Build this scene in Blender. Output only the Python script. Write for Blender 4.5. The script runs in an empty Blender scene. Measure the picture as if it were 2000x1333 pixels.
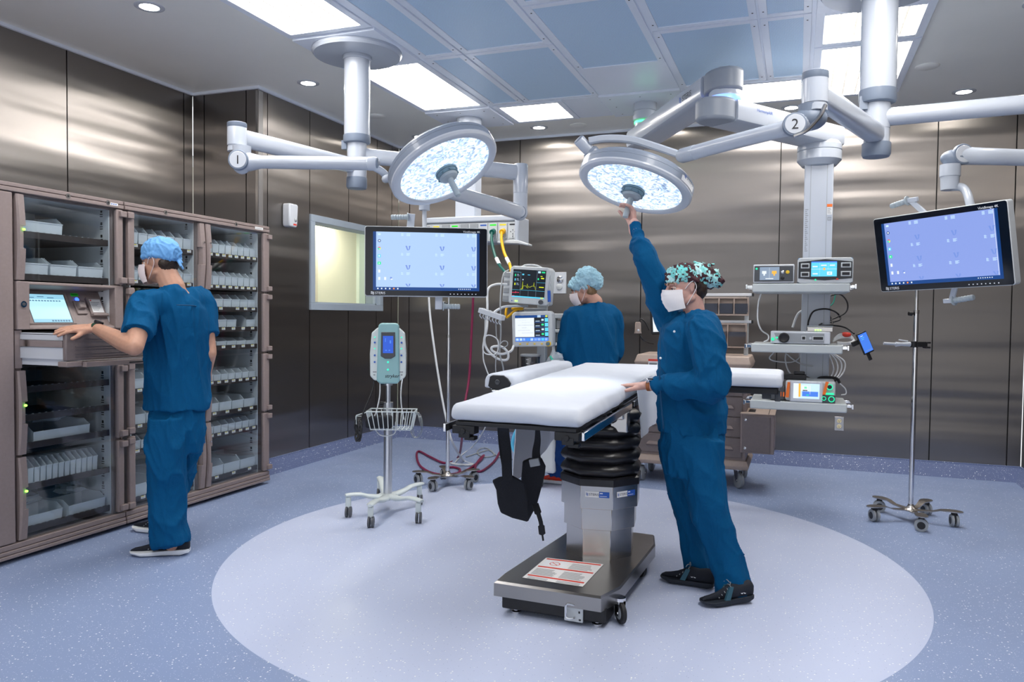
import bpy, bmesh, math, random
from mathutils import Vector, Matrix, noise
random.seed(7)
S = bpy.context.scene
COL = S.collection
# ------------------------------------------------------------------ camera
FP = 1497.6; YAW, PIT, ROL = 0.35696814, 0.03337306, 0.01073038; CAMZ = 1.34
_cy, _sy = math.cos(YAW), math.sin(YAW)
_f = Vector((-_sy*math.cos(PIT), _cy*math.cos(PIT), -math.sin(PIT)))
_r = Vector((_cy, _sy, 0)); _u = _r.cross(_f)
_r2 = math.cos(ROL)*_r + math.sin(ROL)*_u; _u2 = _r2.cross(_f)
C0 = Vector((0, 0, CAMZ))
cam = bpy.data.objects.new('camera', bpy.data.cameras.new('camera')); COL.objects.link(cam)
cam.matrix_world = Matrix((( _r2.x, _u2.x, -_f.x, 0), (_r2.y, _u2.y, -_f.y, 0), (_r2.z, _u2.z, -_f.z, CAMZ), (0, 0, 0, 1)))
cam.data.sensor_width = 36; cam.data.lens = FP*36/2000; cam.data.clip_start = 0.05
S.camera = cam
# measuring helpers: photo point -> world point on a plane or at a real depth
def ray(x, y): return _f + _r2*((x-1000)/FP) - _u2*((y-666.5)/FP)
def FL(x, y, z=0.0): d = ray(x, y); return C0 + d*((z-CAMZ)/d.z)
def PY(x, y, Y): d = ray(x, y); return C0 + d*(Y/d.y)
def PX(x, y, X): d = ray(x, y); return C0 + d*(X/d.x)
def PD(x, y, D): return C0 + ray(x, y)*D
RH = Vector((_cy, _sy, 0)); FH = Vector((-_sy, _cy, 0)); UP = Vector((0, 0, 1))
# ------------------------------------------------------------------ world, view, exposure
w = bpy.data.worlds.new('world'); S.world = w; w.use_nodes = True
w.node_tree.nodes['Background'].inputs[0].default_value = (0.92, 0.95, 1, 1)
w.node_tree.nodes['Background'].inputs[1].default_value = 0.75  # added fill light, entering where the wall behind the camera is unbuilt
S.view_settings.view_transform = 'Standard'; S.view_settings.look = 'None'
S.view_settings.exposure = 0.90; S.view_settings.gamma = 1.0; S.view_settings.use_curve_mapping = False
PANEL_E = 10.5     # emission of the ceiling light lenses
DOWN_E = 45.0     # emission of the round downlights
SPOT_W = 19.0     # each surgical light's beam
# ------------------------------------------------------------------ materials
def mat(name, col=(0.8, 0.8, 0.8), rough=0.5, metal=0.0, emit=None, es=1.0, alpha=None, trans=0.0, spec=0.5, coat=0.0, ior=1.45):
    m = bpy.data.materials.new(name); m.use_nodes = True
    b = m.node_tree.nodes['Principled BSDF']
    b.inputs['Base Color'].default_value = (*col, 1); b.inputs['Roughness'].default_value = rough
    b.inputs['Metallic'].default_value = metal; b.inputs['Specular IOR Level'].default_value = spec
    b.inputs['Coat Weight'].default_value = coat; b.inputs['IOR'].default_value = ior
    b.inputs['Transmission Weight'].default_value = trans
    if emit: b.inputs['Emission Color'].default_value = (*emit, 1); b.inputs['Emission Strength'].default_value = es
    if alpha is not None: b.inputs['Alpha'].default_value = alpha
    return m
def nodes(m): return m.node_tree.nodes, m.node_tree.links, m.node_tree.nodes['Principled BSDF']
def add_noise(m, scale=40, amt=0.1, bump=0.0, stretch=(1, 1, 1), detail=3, rough_amt=0.0, dist=0.01):
    """small procedural variation of colour, roughness and relief, in object space"""
    N, L, b = nodes(m)
    tc = N.new('ShaderNodeTexCoord'); mp = N.new('ShaderNodeMapping'); mp.inputs['Scale'].default_value = stretch
    nz = N.new('ShaderNodeTexNoise'); nz.inputs['Scale'].default_value = scale; nz.inputs['Detail'].default_value = detail
    L.new(tc.outputs['Object'], mp.inputs[0]); L.new(mp.outputs[0], nz.inputs['Vector'])
    if amt:
        hv = N.new('ShaderNodeHueSaturation'); hv.inputs['Color'].default_value = b.inputs['Base Color'].default_value
        mr = N.new('ShaderNodeMapRange'); mr.inputs[3].default_value = 1-amt; mr.inputs[4].default_value = 1+amt
        mr.inputs[1].default_value = 0.25; mr.inputs[2].default_value = 0.75
        L.new(nz.outputs['Fac'], mr.inputs[0]); L.new(mr.outputs[0], hv.inputs['Value']); L.new(hv.outputs[0], b.inputs['Base Color'])
    if bump:
        bp = N.new('ShaderNodeBump'); bp.inputs['Strength'].default_value = bump; bp.inputs['Distance'].default_value = dist
        L.new(nz.outputs['Fac'], bp.inputs['Height']); L.new(bp.outputs[0], b.inputs['Normal'])
    return m
M = {}
def steel(name, tangent, aniso=0.88, rough=0.30, col=(0.235, 0.216, 0.204), wave=True):
    m = mat(name, col, rough, 1.0); N, L, b = nodes(m)
    b.inputs['Anisotropic'].default_value = aniso
    if tangent:
        cx = N.new('ShaderNodeCombineXYZ')
        for i in range(3): cx.inputs[i].default_value = tangent[i]
        L.new(cx.outputs[0], b.inputs['Tangent'])
    geo = N.new('ShaderNodeNewGeometry')
    mp = N.new('ShaderNodeMapping'); mp.inputs['Scale'].default_value = (90, 90, 1.2) if wave else (6, 6, 6)
    nz = N.new('ShaderNodeTexNoise'); nz.inputs['Scale'].default_value = 3; nz.inputs['Detail'].default_value = 3
    L.new(geo.outputs['Position'], mp.inputs[0]); L.new(mp.outputs[0], nz.inputs['Vector'])
    mr = N.new('ShaderNodeMapRange'); mr.inputs[1].default_value = .3; mr.inputs[2].default_value = .7
    k_ = 0.012; mr.inputs[3].default_value = rough-k_; mr.inputs[4].default_value = rough+k_
    L.new(nz.outputs['Fac'], mr.inputs[0]); L.new(mr.outputs[0], b.inputs['Roughness'])
    if wave:
        m2 = N.new('ShaderNodeMapping'); m2.inputs['Scale'].default_value = (0.16, 0.16, 2.0)
        n2 = N.new('ShaderNodeTexNoise'); n2.inputs['Scale'].default_value = 1.15; n2.inputs['Detail'].default_value = 2.2
        L.new(geo.outputs['Position'], m2.inputs[0]); L.new(m2.outputs[0], n2.inputs['Vector'])
        bp = N.new('ShaderNodeBump'); bp.inputs['Strength'].default_value = 0.5; bp.inputs['Distance'].default_value = 0.085
        L.new(n2.outputs['Fac'], bp.inputs['Height']); L.new(bp.outputs[0], b.inputs['Normal'])
    return m
M['steel_y'] = steel('brushed_steel_back_wall', (1, 0, 0))
M['steel_x'] = steel('brushed_steel_left_wall', (0, 1, 0), col=(0.285, 0.262, 0.246))
M['steel'] = steel('brushed_steel', None, 0.3, 0.25, (0.5, 0.48, 0.46), False)
M['steel_dark'] = steel('dark_brushed_steel', None, 0.3, 0.3, (0.33, 0.32, 0.31), False)
M['chrome'] = mat('polished_chrome', (0.75, 0.75, 0.76), 0.12, 1.0)
M['seam'] = mat('black_seam_sealant', (0.008, 0.008, 0.008), 0.6)
M['ceil'] = add_noise(mat('painted_ceiling', (0.90, 0.90, 0.86), 0.35), 2.0, 0.02)
M['ceil_white'] = add_noise(mat('white_ceiling_metal', (0.84, 0.89, 0.98), 0.3), 3, 0.015)
M['white'] = add_noise(mat('white_enamel', (0.58, 0.61, 0.66), 0.22, coat=0.2), 5, 0.01)
M['arm_white'] = add_noise(mat('arm_white_paint', (0.49, 0.53, 0.60), 0.25, coat=0.2), 5, 0.01)
M['grey_trim'] = add_noise(mat('blue_grey_plastic', (0.19, 0.23, 0.30), 0.4), 9, 0.03)
M['taupe'] = add_noise(mat('taupe_plastic', (0.27, 0.215, 0.205), 0.5), 60, 0.05, 0.1, dist=0.001)
M['taupe_dark'] = add_noise(mat('dark_taupe_panel', (0.19, 0.155, 0.15), 0.5), 60, 0.05, 0.1, dist=0.001)
M['beige'] = add_noise(mat('beige_plastic', (0.42, 0.33, 0.28), 0.5), 40, 0.04)
M['cab_in'] = add_noise(mat('cabinet_liner', (0.68, 0.71, 0.74), 0.6), 20, 0.03)
M['brown_shelf'] = add_noise(mat('brown_shelf_metal', (0.035, 0.027, 0.027), 0.5), 50, 0.1)
M['bin'] = mat('frosted_bin', (0.80, 0.86, 0.92), 0.35, alpha=0.6)
M['poly'] = mat('crumpled_clear_film', (0.75, 0.82, 0.88), 0.15, alpha=0.35)
M['black'] = add_noise(mat('black_plastic', (0.012, 0.012, 0.014), 0.45), 30, 0.1)
M['black_fabric'] = add_noise(mat('black_fabric', (0.012, 0.013, 0.018), 0.85), 300, 0.3, 0.3, dist=0.001)
M['rubber'] = add_noise(mat('black_rubber', (0.018, 0.018, 0.02), 0.6), 30, 0.1)
M['cap_grey'] = add_noise(mat('boom_cap_grey', (0.27, 0.30, 0.35), 0.4), 20, 0.03)
M['grey'] = add_noise(mat('grey_plastic', (0.30, 0.32, 0.34), 0.45), 20, 0.03)
M['light_grey'] = add_noise(mat('light_grey_plastic', (0.55, 0.58, 0.60), 0.4), 20, 0.03)
M['dark_grey'] = add_noise(mat('dark_grey_plastic', (0.07, 0.075, 0.085), 0.45), 20, 0.05)
M['led_green'] = mat('green_led', (0, .3, 0), .4, emit=(0.2, 1, 0.05), es=4)
M['orange'] = mat('orange_plastic', (0.9, 0.18, 0.02), 0.4)
M['paper'] = add_noise(mat('white_label_paper', (0.8, 0.8, 0.8), 0.6), 60, 0.02)
M['ink'] = mat('black_ink', (0.02, 0.02, 0.025), 0.6)
M['blue_ink'] = mat('blue_ink', (0.02, 0.10, 0.45), 0.5)
M['red_ink'] = mat('red_ink', (0.7, 0.05, 0.03), 0.5)
M['yellow_ink'] = mat('yellow_ink', (0.8, 0.68, 0.03), 0.5)
M['grey_ink'] = mat('grey_print', (0.25, 0.26, 0.28), 0.6)
M['pale_ink'] = mat('pale_white_print', (0.8, 0.82, 0.85), 0.5)
def glass(name, tint=(0.9, 0.95, 1.0), refl=1.0, solid=None, rough=0.02, fac=0.0):
    m = bpy.data.materials.new(name); m.use_nodes = True; N, L = m.node_tree.nodes, m.node_tree.links
    N.remove(N['Principled BSDF']); out = N['Material Output']
    tr = N.new('ShaderNodeBsdfTransparent'); tr.inputs[0].default_value = (*tint, 1)
    gl = N.new('ShaderNodeBsdfGlossy'); gl.inputs['Roughness'].default_value = rough
    lw = N.new('ShaderNodeLayerWeight'); lw.inputs[0].default_value = 0.5
    pw = N.new('ShaderNodeMath'); pw.operation = 'POWER'; pw.inputs[1].default_value = 4.0; L.new(lw.outputs['Facing'], pw.inputs[0])
    fr = N.new('ShaderNodeMath'); fr.operation = 'MULTIPLY_ADD'; fr.inputs[1].default_value = 0.9; fr.inputs[2].default_value = 0.045; L.new(pw.outputs[0], fr.inputs[0])
    mul = N.new('ShaderNodeMath'); mul.operation = 'MULTIPLY_ADD'; mul.inputs[1].default_value = refl; mul.inputs[2].default_value = fac
    L.new(fr.outputs[0], mul.inputs[0])
    mx = N.new('ShaderNodeMixShader'); L.new(mul.outputs[0], mx.inputs[0]); L.new(tr.outputs[0], mx.inputs[1]); L.new(gl.outputs[0], mx.inputs[2])
    L.new(mx.outputs[0], out.inputs[0]); return m
M['glass'] = glass('door_glass', (0.95, 0.975, 0.985))
M['win_glass'] = glass('window_glass', (0.95, 0.97, 0.95))
M['clear'] = glass('clear_plastic', (0.8, 0.84, 0.86), 2.0, rough=0.1, fac=0.06)
M['tub_dark'] = glass('smoked_clear_plastic', (0.35, 0.36, 0.42), 2.0, rough=0.15, fac=0.05)
# ------------------------------------------------------------------ scene graph helpers
WM = {}
def tag(o, label=None, cat=None, group=None, kind=None):
    if label: o['label'] = label
    if cat: o['category'] = cat
    if group: o['group'] = group
    if kind: o['kind'] = kind
    return o
def thing(name, label, cat, loc=(0, 0, 0), rz=0.0, group=None):
    o = bpy.data.objects.new(name, None); COL.objects.link(o)
    o.empty_display_size = 0.1
    o.location = Vector(loc); o.rotation_euler = (0, 0, rz)
    WM[o.name] = Matrix.Translation(Vector(loc)) @ Matrix.Rotation(rz, 4, 'Z')
    return tag(o, label, cat, group)
def copy_tree(o, parent=None):
    c = o.copy(); COL.objects.link(c)
    if parent: c.parent = parent
    for ch in [x for x in bpy.data.objects if x.parent == o]: copy_tree(ch, c)
    return c
def frame(o, xa, ya):
    """matrix with origin o, local x along xa, local y along ya (made square), z towards the viewer side"""
    x = Vector(xa).normalized(); z = x.cross(Vector(ya)).normalized(); y = z.cross(x)
    return Matrix(((x.x, y.x, z.x, o[0]), (x.y, y.y, z.y, o[1]), (x.z, y.z, z.z, o[2]), (0, 0, 0, 1)))
def catmull(pts, n=8):
    P = [Vector(p) for p in pts]
    if len(P) < 3: return P
    P = [P[0]*2-P[1]] + P + [P[-1]*2-P[-2]]; out = []
    for i in range(1, len(P)-2):
        a, b, c, d = P[i-1:i+3]
        for k in range(n):
            t = k/n
            out.append(0.5*((2*b)+(c-a)*t+(2*a-5*b+4*c-d)*t*t+(3*b-a-3*c+d)*t**3))
    out.append(P[-2]); return out
class MB:
    def __init__(s, m=None): s.bm = bmesh.new(); s.M = m or Matrix.Identity(4); s.mi = 0
    def _add(s, vs, fs):
        V = [s.bm.verts.new(s.M @ Vector(v)) for v in vs]
        for f in fs:
            try: q = s.bm.faces.new([V[i] for i in f]); q.material_index = s.mi
            except ValueError: pass
        return V
    def box(s, c, d, rz=0.0, rot=None, taper=None):
        x, y, z = d[0]/2, d[1]/2, d[2]/2; tx, ty = taper or (1, 1)
        R = rot if rot else Matrix.Rotation(rz, 3, 'Z')
        vs = [(-x, -y, -z), (x, -y, -z), (x, y, -z), (-x, y, -z), (-x*tx, -y*ty, z), (x*tx, -y*ty, z), (x*tx, y*ty, z), (-x*tx, y*ty, z)]
        vs = [R @ Vector(v) + Vector(c) for v in vs]
        s._add(vs, [(3, 2, 1, 0), (4, 5, 6, 7), (0, 1, 5, 4), (1, 2, 6, 5), (2, 3, 7, 6), (3, 0, 4, 7)]); return s
    def b2(s, a, b): return s.box([(a[i]+b[i])/2 for i in range(3)], [abs(b[i]-a[i]) for i in range(3)])
    def quad(s, *p): s._add(p, [tuple(range(len(p)))]); return s
    def rings(s, R, cap=True):
        n = len(R[0]); vs = [v for r in R for v in r]; fs = []
        for i in range(len(R)-1):
            for j in range(n):
                k = (j+1) % n; fs.append((i*n+j, i*n+k, (i+1)*n+k, (i+1)*n+j))
        if cap: fs.append(tuple(range(n))[::-1]); fs.append(tuple((len(R)-1)*n+j for j in range(n)))
        s._add(vs, fs); return s
    def cyl(s, a, b, r0, r1=None, n=20, cap=True):
        a = Vector(a); b = Vector(b); r1 = r0 if r1 is None else r1
        z = (b-a).normalized(); x = z.orthogonal().normalized(); y = z.cross(x)
        c = [(math.cos(2*math.pi*k/n), math.sin(2*math.pi*k/n)) for k in range(n)]
        return s.rings([[a+(x*p+y*q)*r0 for p, q in c], [b+(x*p+y*q)*r1 for p, q in c]], cap)
    def tube(s, pts, r, n=8, sm=6, closed=False):
        P = catmull(pts, sm) if sm > 1 else [Vector(p) for p in pts]
        rr = r if callable(r) else (lambda t: r)
        R = []; t0 = (P[1]-P[0]).normalized(); x = t0.orthogonal().normalized()
        for i, p in enumerate(P):
            t = (P[min(i+1, len(P)-1)]-P[max(i-1, 0)])
            if t.length < 1e-9: t = t0
            t.normalize(); x = (x - t*x.dot(t)); x = x.normalized() if x.length > 1e-6 else t.orthogonal().normalized(); y = t.cross(x); t0 = t
            q = rr(i/(len(P)-1)); R.append([p+(x*math.cos(2*math.pi*k/n)+y*math.sin(2*math.pi*k/n))*q for k in range(n)])
        return s.rings(R)
    def lathe(s, prof, o=(0, 0, 0), ax=(0, 0, 1), n=32, cap=True):
        z = Vector(ax).normalized(); x = z.orthogonal().normalized(); y = z.cross(x); o = Vector(o)
        return s.rings([[o+z*h+(x*math.cos(2*math.pi*k/n)+y*math.sin(2*math.pi*k/n))*r for k in range(n)] for r, h in prof], cap)
    def prism(s, poly, z0, z1):
        """polygon in local xy extruded along local z"""
        n = len(poly)
        return s.rings([[(p[0], p[1], z0) for p in poly], [(p[0], p[1], z1) for p in poly]])
    def ell(s, c, r, n=20, m=12, rot=None):
        R = rot or Matrix.Identity(3); c = Vector(c); RR = []
        for i in range(m+1):
            th = math.pi*(i+0.02)/(m+0.04)
            RR.append([c+R @ Vector((r[0]*math.sin(th)*math.cos(2*math.pi*k/n), r[1]*math.sin(th)*math.sin(2*math.pi*k/n), -r[2]*math.cos(th))) for k in range(n)])
        return s.rings(RR)
    def rect(s, x0, y0, x1, y1, z=0.0):
        s._add([(x0, y0, z), (x1, y0, z), (x1, y1, z), (x0, y1, z)], [(0, 1, 2, 3)]); return s
    def build(s, name, mats, parent=None, world=True, bevel=0.0, smooth=35, seg=2, label=None):
        bm = s.bm; bmesh.ops.recalc_face_normals(bm, faces=bm.faces) if not getattr(s, 'flat', False) else None
        lim = math.radians(smooth)
        for f in bm.faces: f.smooth = True
        for e in bm.edges:
            if len(e.link_faces) == 2: e.smooth = e.calc_face_angle(0) < lim
        me = bpy.data.meshes.new(name); bm.to_mesh(me); bm.free()
        o = bpy.data.objects.new(name, me); COL.objects.link(o)
        for q in (mats if isinstance(mats, (list, tuple)) else [mats]): me.materials.append(M[q] if isinstance(q, str) else q)
        if parent:
            o.parent = parent
            WM[o.name] = WM.get(parent.name, Matrix.Identity(4))
            if world: me.transform(WM[o.name].inverted())
        else: WM[o.name] = Matrix.Identity(4)
        if bevel:
            b = o.modifiers.new('bevel', 'BEVEL'); b.width = bevel; b.segments = seg; b.limit_method = 'ANGLE'; b.angle_limit = math.radians(40)
        if label: o['label'] = label
        return o
def struct(name, mb, m, parent=None, **k):
    o = mb.build(name, m, parent, **k)
    if not parent: o['kind'] = 'structure'
    return o
def text(body, fr, size, material, parent, name='lettering', bold=False, x0=0.0, y0=0.0, dz=0.0006, align='LEFT', sx=1.0, italic=0.0):
    cu = bpy.data.curves.new('t', 'FONT'); cu.body = body; cu.size = size; cu.align_x = align; cu.resolution_u = 3
    cu.shear = italic
    if bold: cu.offset = size*0.012
    t = bpy.data.objects.new('t', cu); me = bpy.data.meshes.new_from_object(t)
    me.transform(Matrix.Scale(sx, 4, (1, 0, 0))); me.transform(fr @ Matrix.Translation((x0, y0, dz)))
    bpy.data.objects.remove(t); bpy.data.curves.remove(cu)
    me.name = name; o = bpy.data.objects.new(name, me); COL.objects.link(o); me.materials.clear(); me.materials.append(M[material])
    o.parent = parent; WM[o.name] = WM.get(parent.name, Matrix.Identity(4)); me.transform(WM[o.name].inverted()); return o
def remesh(mb, name, mats, parent, voxel=0.008, smooth_it=4, wrinkle=None, label=None, deci=None):
    """one continuous surface grown from overlapping volumes"""
    tmp = mb.build('tmp', [], None, smooth=180)
    r = tmp.modifiers.new('r', 'REMESH'); r.mode = 'VOXEL'; r.voxel_size = voxel; r.use_smooth_shade = True
    if smooth_it:
        s_ = tmp.modifiers.new('s', 'SMOOTH'); s_.iterations = smooth_it; s_.factor = 0.6
    dg = bpy.context.evaluated_depsgraph_get(); dg.update()
    me = bpy.data.meshes.new_from_object(tmp.evaluated_get(dg)); me.name = name
    bpy.data.objects.remove(tmp)
    if wrinkle:
        nrm = [v.normal.copy() for v in me.vertices]
        for v, n_ in zip(me.vertices, nrm): v.co += n_*wrinkle(v.co, n_)
    for p in me.polygons: p.use_smooth = True
    o = bpy.data.objects.new(name, me); COL.objects.link(o)
    for q in (mats if isinstance(mats, (list, tuple)) else [mats]): me.materials.append(M[q] if isinstance(q, str) else q)
    if parent: o.parent = parent; WM[o.name] = WM[parent.name]; me.transform(WM[parent.name].inverted())
    else: WM[o.name] = Matrix.Identity(4)
    if label: o['label'] = label
    return o
# ================================================================== the room
ZC = 3.156; YB = 7.42; XB = -4.10; XA = -4.76; YJ = 5.10; XR = 1.76; YF = -2.2
def floor_mat():
    m = mat('speckled_vinyl_floor', (0.3, 0.35, 0.5), 0.33, spec=0.4); N, L, b = nodes(m)
    geo = N.new('ShaderNodeNewGeometry')
    sub = N.new('ShaderNodeVectorMath'); sub.operation = 'SUBTRACT'; sub.inputs[1].default_value = (-1.22, 4.11, 0)
    L.new(geo.outputs['Position'], sub.inputs[0])
    ml = N.new('ShaderNodeVectorMath'); ml.operation = 'MULTIPLY'; ml.inputs[1].default_value = (1, 1, 0)
    L.new(sub.outputs[0], ml.inputs[0])
    ln = N.new('ShaderNodeVectorMath'); ln.operation = 'LENGTH'; L.new(ml.outputs[0], ln.inputs[0])
    lt = N.new('ShaderNodeMath'); lt.operation = 'LESS_THAN'; lt.inputs[1].default_value = 1.837; L.new(ln.outputs['Value'], lt.inputs[0])
    mx = N.new('ShaderNodeMix'); mx.data_type = 'RGBA'; L.new(lt.outputs[0], mx.inputs['Factor'])
    mx.inputs[6].default_value = (0.265, 0.34, 0.53, 1); mx.inputs[7].default_value = (0.54, 0.60, 0.78, 1)
    # flecks
    prev = mx.outputs[2]
    for sc, th, rnd, col in ((80, 0.26, 0.86, (0.90, 0.92, 0.94, 1)), (150, 0.25, 0.72, (0.56, 0.62, 0.76, 1)), (130, 0.22, 0.93, (0.26, 0.32, 0.50, 1))):
        vo = N.new('ShaderNodeTexVoronoi'); vo.inputs['Scale'].default_value = sc; L.new(geo.outputs['Position'], vo.inputs['Vector'])
        a = N.new('ShaderNodeMath'); a.operation = 'LESS_THAN'; a.inputs[1].default_value = th; L.new(vo.outputs['Distance'], a.inputs[0])
        sp = N.new('ShaderNodeSeparateColor'); L.new(vo.outputs['Color'], sp.inputs[0])
        g = N.new('ShaderNodeMath'); g.operation = 'GREATER_THAN'; g.inputs[1].default_value = rnd; L.new(sp.outputs[0], g.inputs[0])
        p = N.new('ShaderNodeMath'); p.operation = 'MULTIPLY'; L.new(a.outputs[0], p.inputs[0]); L.new(g.outputs[0], p.inputs[1])
        m2 = N.new('ShaderNodeMix'); m2.data_type = 'RGBA'; L.new(p.outputs[0], m2.inputs['Factor']); L.new(prev, m2.inputs[6]); m2.inputs[7].default_value = col
        prev = m2.outputs[2]
    L.new(prev, b.inputs['Base Color'])
    nz = N.new('ShaderNodeTexNoise'); nz.inputs['Scale'].default_value = 2.5; L.new(geo.outputs['Position'], nz.inputs['Vector'])
    mr = N.new('ShaderNodeMapRange'); mr.inputs[1].default_value = .3; mr.inputs[2].default_value = .7; mr.inputs[3].default_value = .28; mr.inputs[4].default_value = .42
    L.new(nz.outputs['Fac'], mr.inputs[0]); L.new(mr.outputs[0], b.inputs['Roughness'])
    return m
M['floor'] = floor_mat()
M['cove'] = floor_mat(); M['cove'].name = 'speckled_cove_darker_copy'  # copy of the floor material with a darker base colour, flecks kept
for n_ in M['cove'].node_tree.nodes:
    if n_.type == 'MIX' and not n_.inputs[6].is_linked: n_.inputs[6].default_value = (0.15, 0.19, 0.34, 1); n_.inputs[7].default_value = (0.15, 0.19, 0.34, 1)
b = MB(); b.b2((XA-0.3, YF-0.3, -0.1), (XR+0.3, YB+0.3, 0)); struct('floor', b, 'floor')
b = MB(); b.b2((XA-0.3, YF-0.3, ZC), (XR+0.3, YB+0.3, ZC+0.12)); struct('ceiling', b, 'ceil')
G = 0.009
def panels_y(name, Y, seams, nrm=-1, z0=0.125, m='steel_y', d=0.03):
    """wall in a plane of constant Y: black core, steel sheets with open seams"""
    bk = MB(); bk.mi = 1; lo, hi = seams[0], seams[-1]
    bk.b2((lo+0.012 if name == 'wall_back' else lo, Y-nrm*0.012, 0), (hi-0.015, Y-nrm*0.2, ZC)); bk.mi = 0
    for a, c in zip(seams, seams[1:]): bk.b2((a+G/2, Y, z0), (c-G/2, Y-nrm*0.012, ZC-0.001))
    return struct(name, bk, [m, 'seam'])
def panels_x(name, X, seams, nrm=1, z0=0.125, m='steel_x', holes=()):
    bk = MB(); bk.mi = 1; lo, hi = seams[0], seams[-1]
    def blk(y0, y1, za, zb, x0, x1):
        for hy0, hy1, hz0, hz1 in holes:
            if y1 > hy0 and y0 < hy1 and zb > hz0 and za < hz1:
                if y0 < hy0: blk(y0, hy0, za, zb, x0, x1)
                if y1 > hy1: blk(hy1, y1, za, zb, x0, x1)
                u, v = max(y0, hy0), min(y1, hy1)
                if za < hz0: bk.b2((x0, u, za), (x1, v, hz0))
                if zb > hz1: bk.b2((x0, u, hz1), (x1, v, zb))
                return
        bk.b2((x0, y0, za), (x1, y1, zb))
    blk(lo+(0.013 if 'inner' in name else 0), hi, 0, ZC, X-nrm*0.012, X-nrm*0.2); bk.mi = 0
    for a, c in zip(seams, seams[1:]): blk(a+G/2, c-G/2, z0, ZC-0.001, X, X-nrm*0.012)
    return struct(name, bk, [m, 'seam'])
panels_y('wall_back', YB, [-4.10, -3.965, -2.70, -1.44, -0.18, 1.08, 1.655, 1.76])
panels_x('wall_left', XA, [YF, -0.4, 0.67, 1.74, 2.81, 3.926, 5.0, 5.10])
panels_y('wall_left_return', YJ, [-4.76, -4.64, -4.215, -4.10])
WY0, WY1, WZ0, WZ1 = 5.80, 7.07, 1.37, 2.225      # outer frame of the window
panels_x('wall_left_inner', XB, [5.10, 5.22, 5.80, 6.43, 6.96, 7.27, 7.42], holes=[(WY0, WY1, WZ0, WZ1)])
panels_x('wall_right', XR, [YF, -0.8, 0.5, 1.8, 3.1, 4.4, 5.7, 7.0, 7.42], nrm=-1)
# coved skirting of the floor vinyl
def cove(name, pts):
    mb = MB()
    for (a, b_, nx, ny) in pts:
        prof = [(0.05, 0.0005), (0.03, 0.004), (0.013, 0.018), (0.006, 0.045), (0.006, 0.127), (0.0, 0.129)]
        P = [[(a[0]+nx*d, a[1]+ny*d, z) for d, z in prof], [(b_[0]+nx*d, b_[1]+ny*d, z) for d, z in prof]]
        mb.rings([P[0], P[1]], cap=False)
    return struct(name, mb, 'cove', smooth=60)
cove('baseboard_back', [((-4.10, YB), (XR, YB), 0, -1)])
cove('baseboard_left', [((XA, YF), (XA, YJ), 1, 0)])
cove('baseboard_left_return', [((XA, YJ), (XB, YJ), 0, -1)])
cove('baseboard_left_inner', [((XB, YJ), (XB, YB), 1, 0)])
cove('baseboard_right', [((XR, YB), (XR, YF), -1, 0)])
# small angle trim under the ceiling
b = MB(); t = 0.022
for a, c in (((XA, YF, 0), (XA+t, YJ, 0)), ((XB, YJ-t, 0), (XB+t, YB, 0)), ((XA, YJ-t, 0), (XB, YJ, 0)), ((XB, YB-t, 0), (XR, YB, 0)), ((XR-t, YF, 0), (XR, YB, 0))):
    b.b2((a[0], a[1], ZC-0.022), (c[0], c[1], ZC))
struct('trim_1', b, 'ceil_white')
b = MB(); b.b2((XB+0.0005, 5.105, 0.13), (XB+0.0025, 5.16, ZC-0.03)); b.b2((XB-0.02, YJ-0.0025, 0.13), (XB+0.0025, YJ-0.0005, ZC-0.03))
struct('trim_2', b, 'steel')
# window into the next room
wd = MB(); f = 0.062
for y0, y1, z0, z1 in ((WY0, WY1, WZ1-f, WZ1), (WY0, WY1, WZ0, WZ0+f), (WY0, WY0+f, WZ0+f, WZ1-f), (WY1-f, WY1, WZ0+f, WZ1-f)):
    wd.b2((XB-0.16, y0, z0), (XB+0.018, y1, z1))
M['win_frame'] = add_noise(mat('grey_window_frame', (0.34, 0.40, 0.47), 0.4), 10, 0.02)
win = struct('window_1', wd, 'win_frame', bevel=0.003)
g = MB(); g.b2((XB-0.07, WY0+f, WZ0+f), (XB-0.062, WY1-f, WZ1-f)); g.build('window_pane', 'win_glass', win)
g = MB(); g.b2((XB-0.058, WY0+f, WZ0+f), (XB-0.04, WY0+f+0.012, WZ1-f)); g.b2((XB-0.058, WY1-f-0.02, WZ0+f), (XB-0.03, WY1-f, WZ1-f)); g.b2((XB-0.058, WY0+f, WZ0+f), (XB-0.03, WY1-f, WZ0+f+0.012))
g.build('glazing_bead', 'win_frame', win)
# the corridor seen through the window
M['cream'] = add_noise(mat('cream_painted_wall', (0.78, 0.74, 0.62), 0.7), 4, 0.02)
M['wood'] = add_noise(mat('orange_brown_wood', (0.32, 0.10, 0.03), 0.4), 6, 0.2, stretch=(8, 8, 0.6))
M['pale_green'] = add_noise(mat('pale_green_painted_wall', (0.6, 0.68, 0.62), 0.7), 4, 0.02)
XC = -7.3
ya = PX(621, 500, -6.0).y; yb = PX(696, 500, -6.0).y
b = MB(); b.b2((-6.15, ya, 0), (-6.0, yb, 2.6)); struct('wall_corridor_pier', b, 'cream')
b = MB(); b.b2((-6.1, yb, 0), (-5.95, 12.3, 2.6)); struct('wall_corridor_green', b, 'pale_green')
ydr = PX(600, 500, -6.6).y
dd = MB(); dd.b2((-6.75, ydr-0.6, 0), (-6.6, ya+1.2, 1.62)); struct('door_1', dd, 'wood')
b = MB(); b.b2((-6.75, ydr-0.6, 1.62), (-6.56, ya+1.2, 1.70)); struct('trim_3', b, 'light_grey')
b = MB(); b.b2((XC-0.1, 5.32, 0), (XC, 12.6, 2.6)); struct('wall_corridor', b, 'cream')
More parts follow.
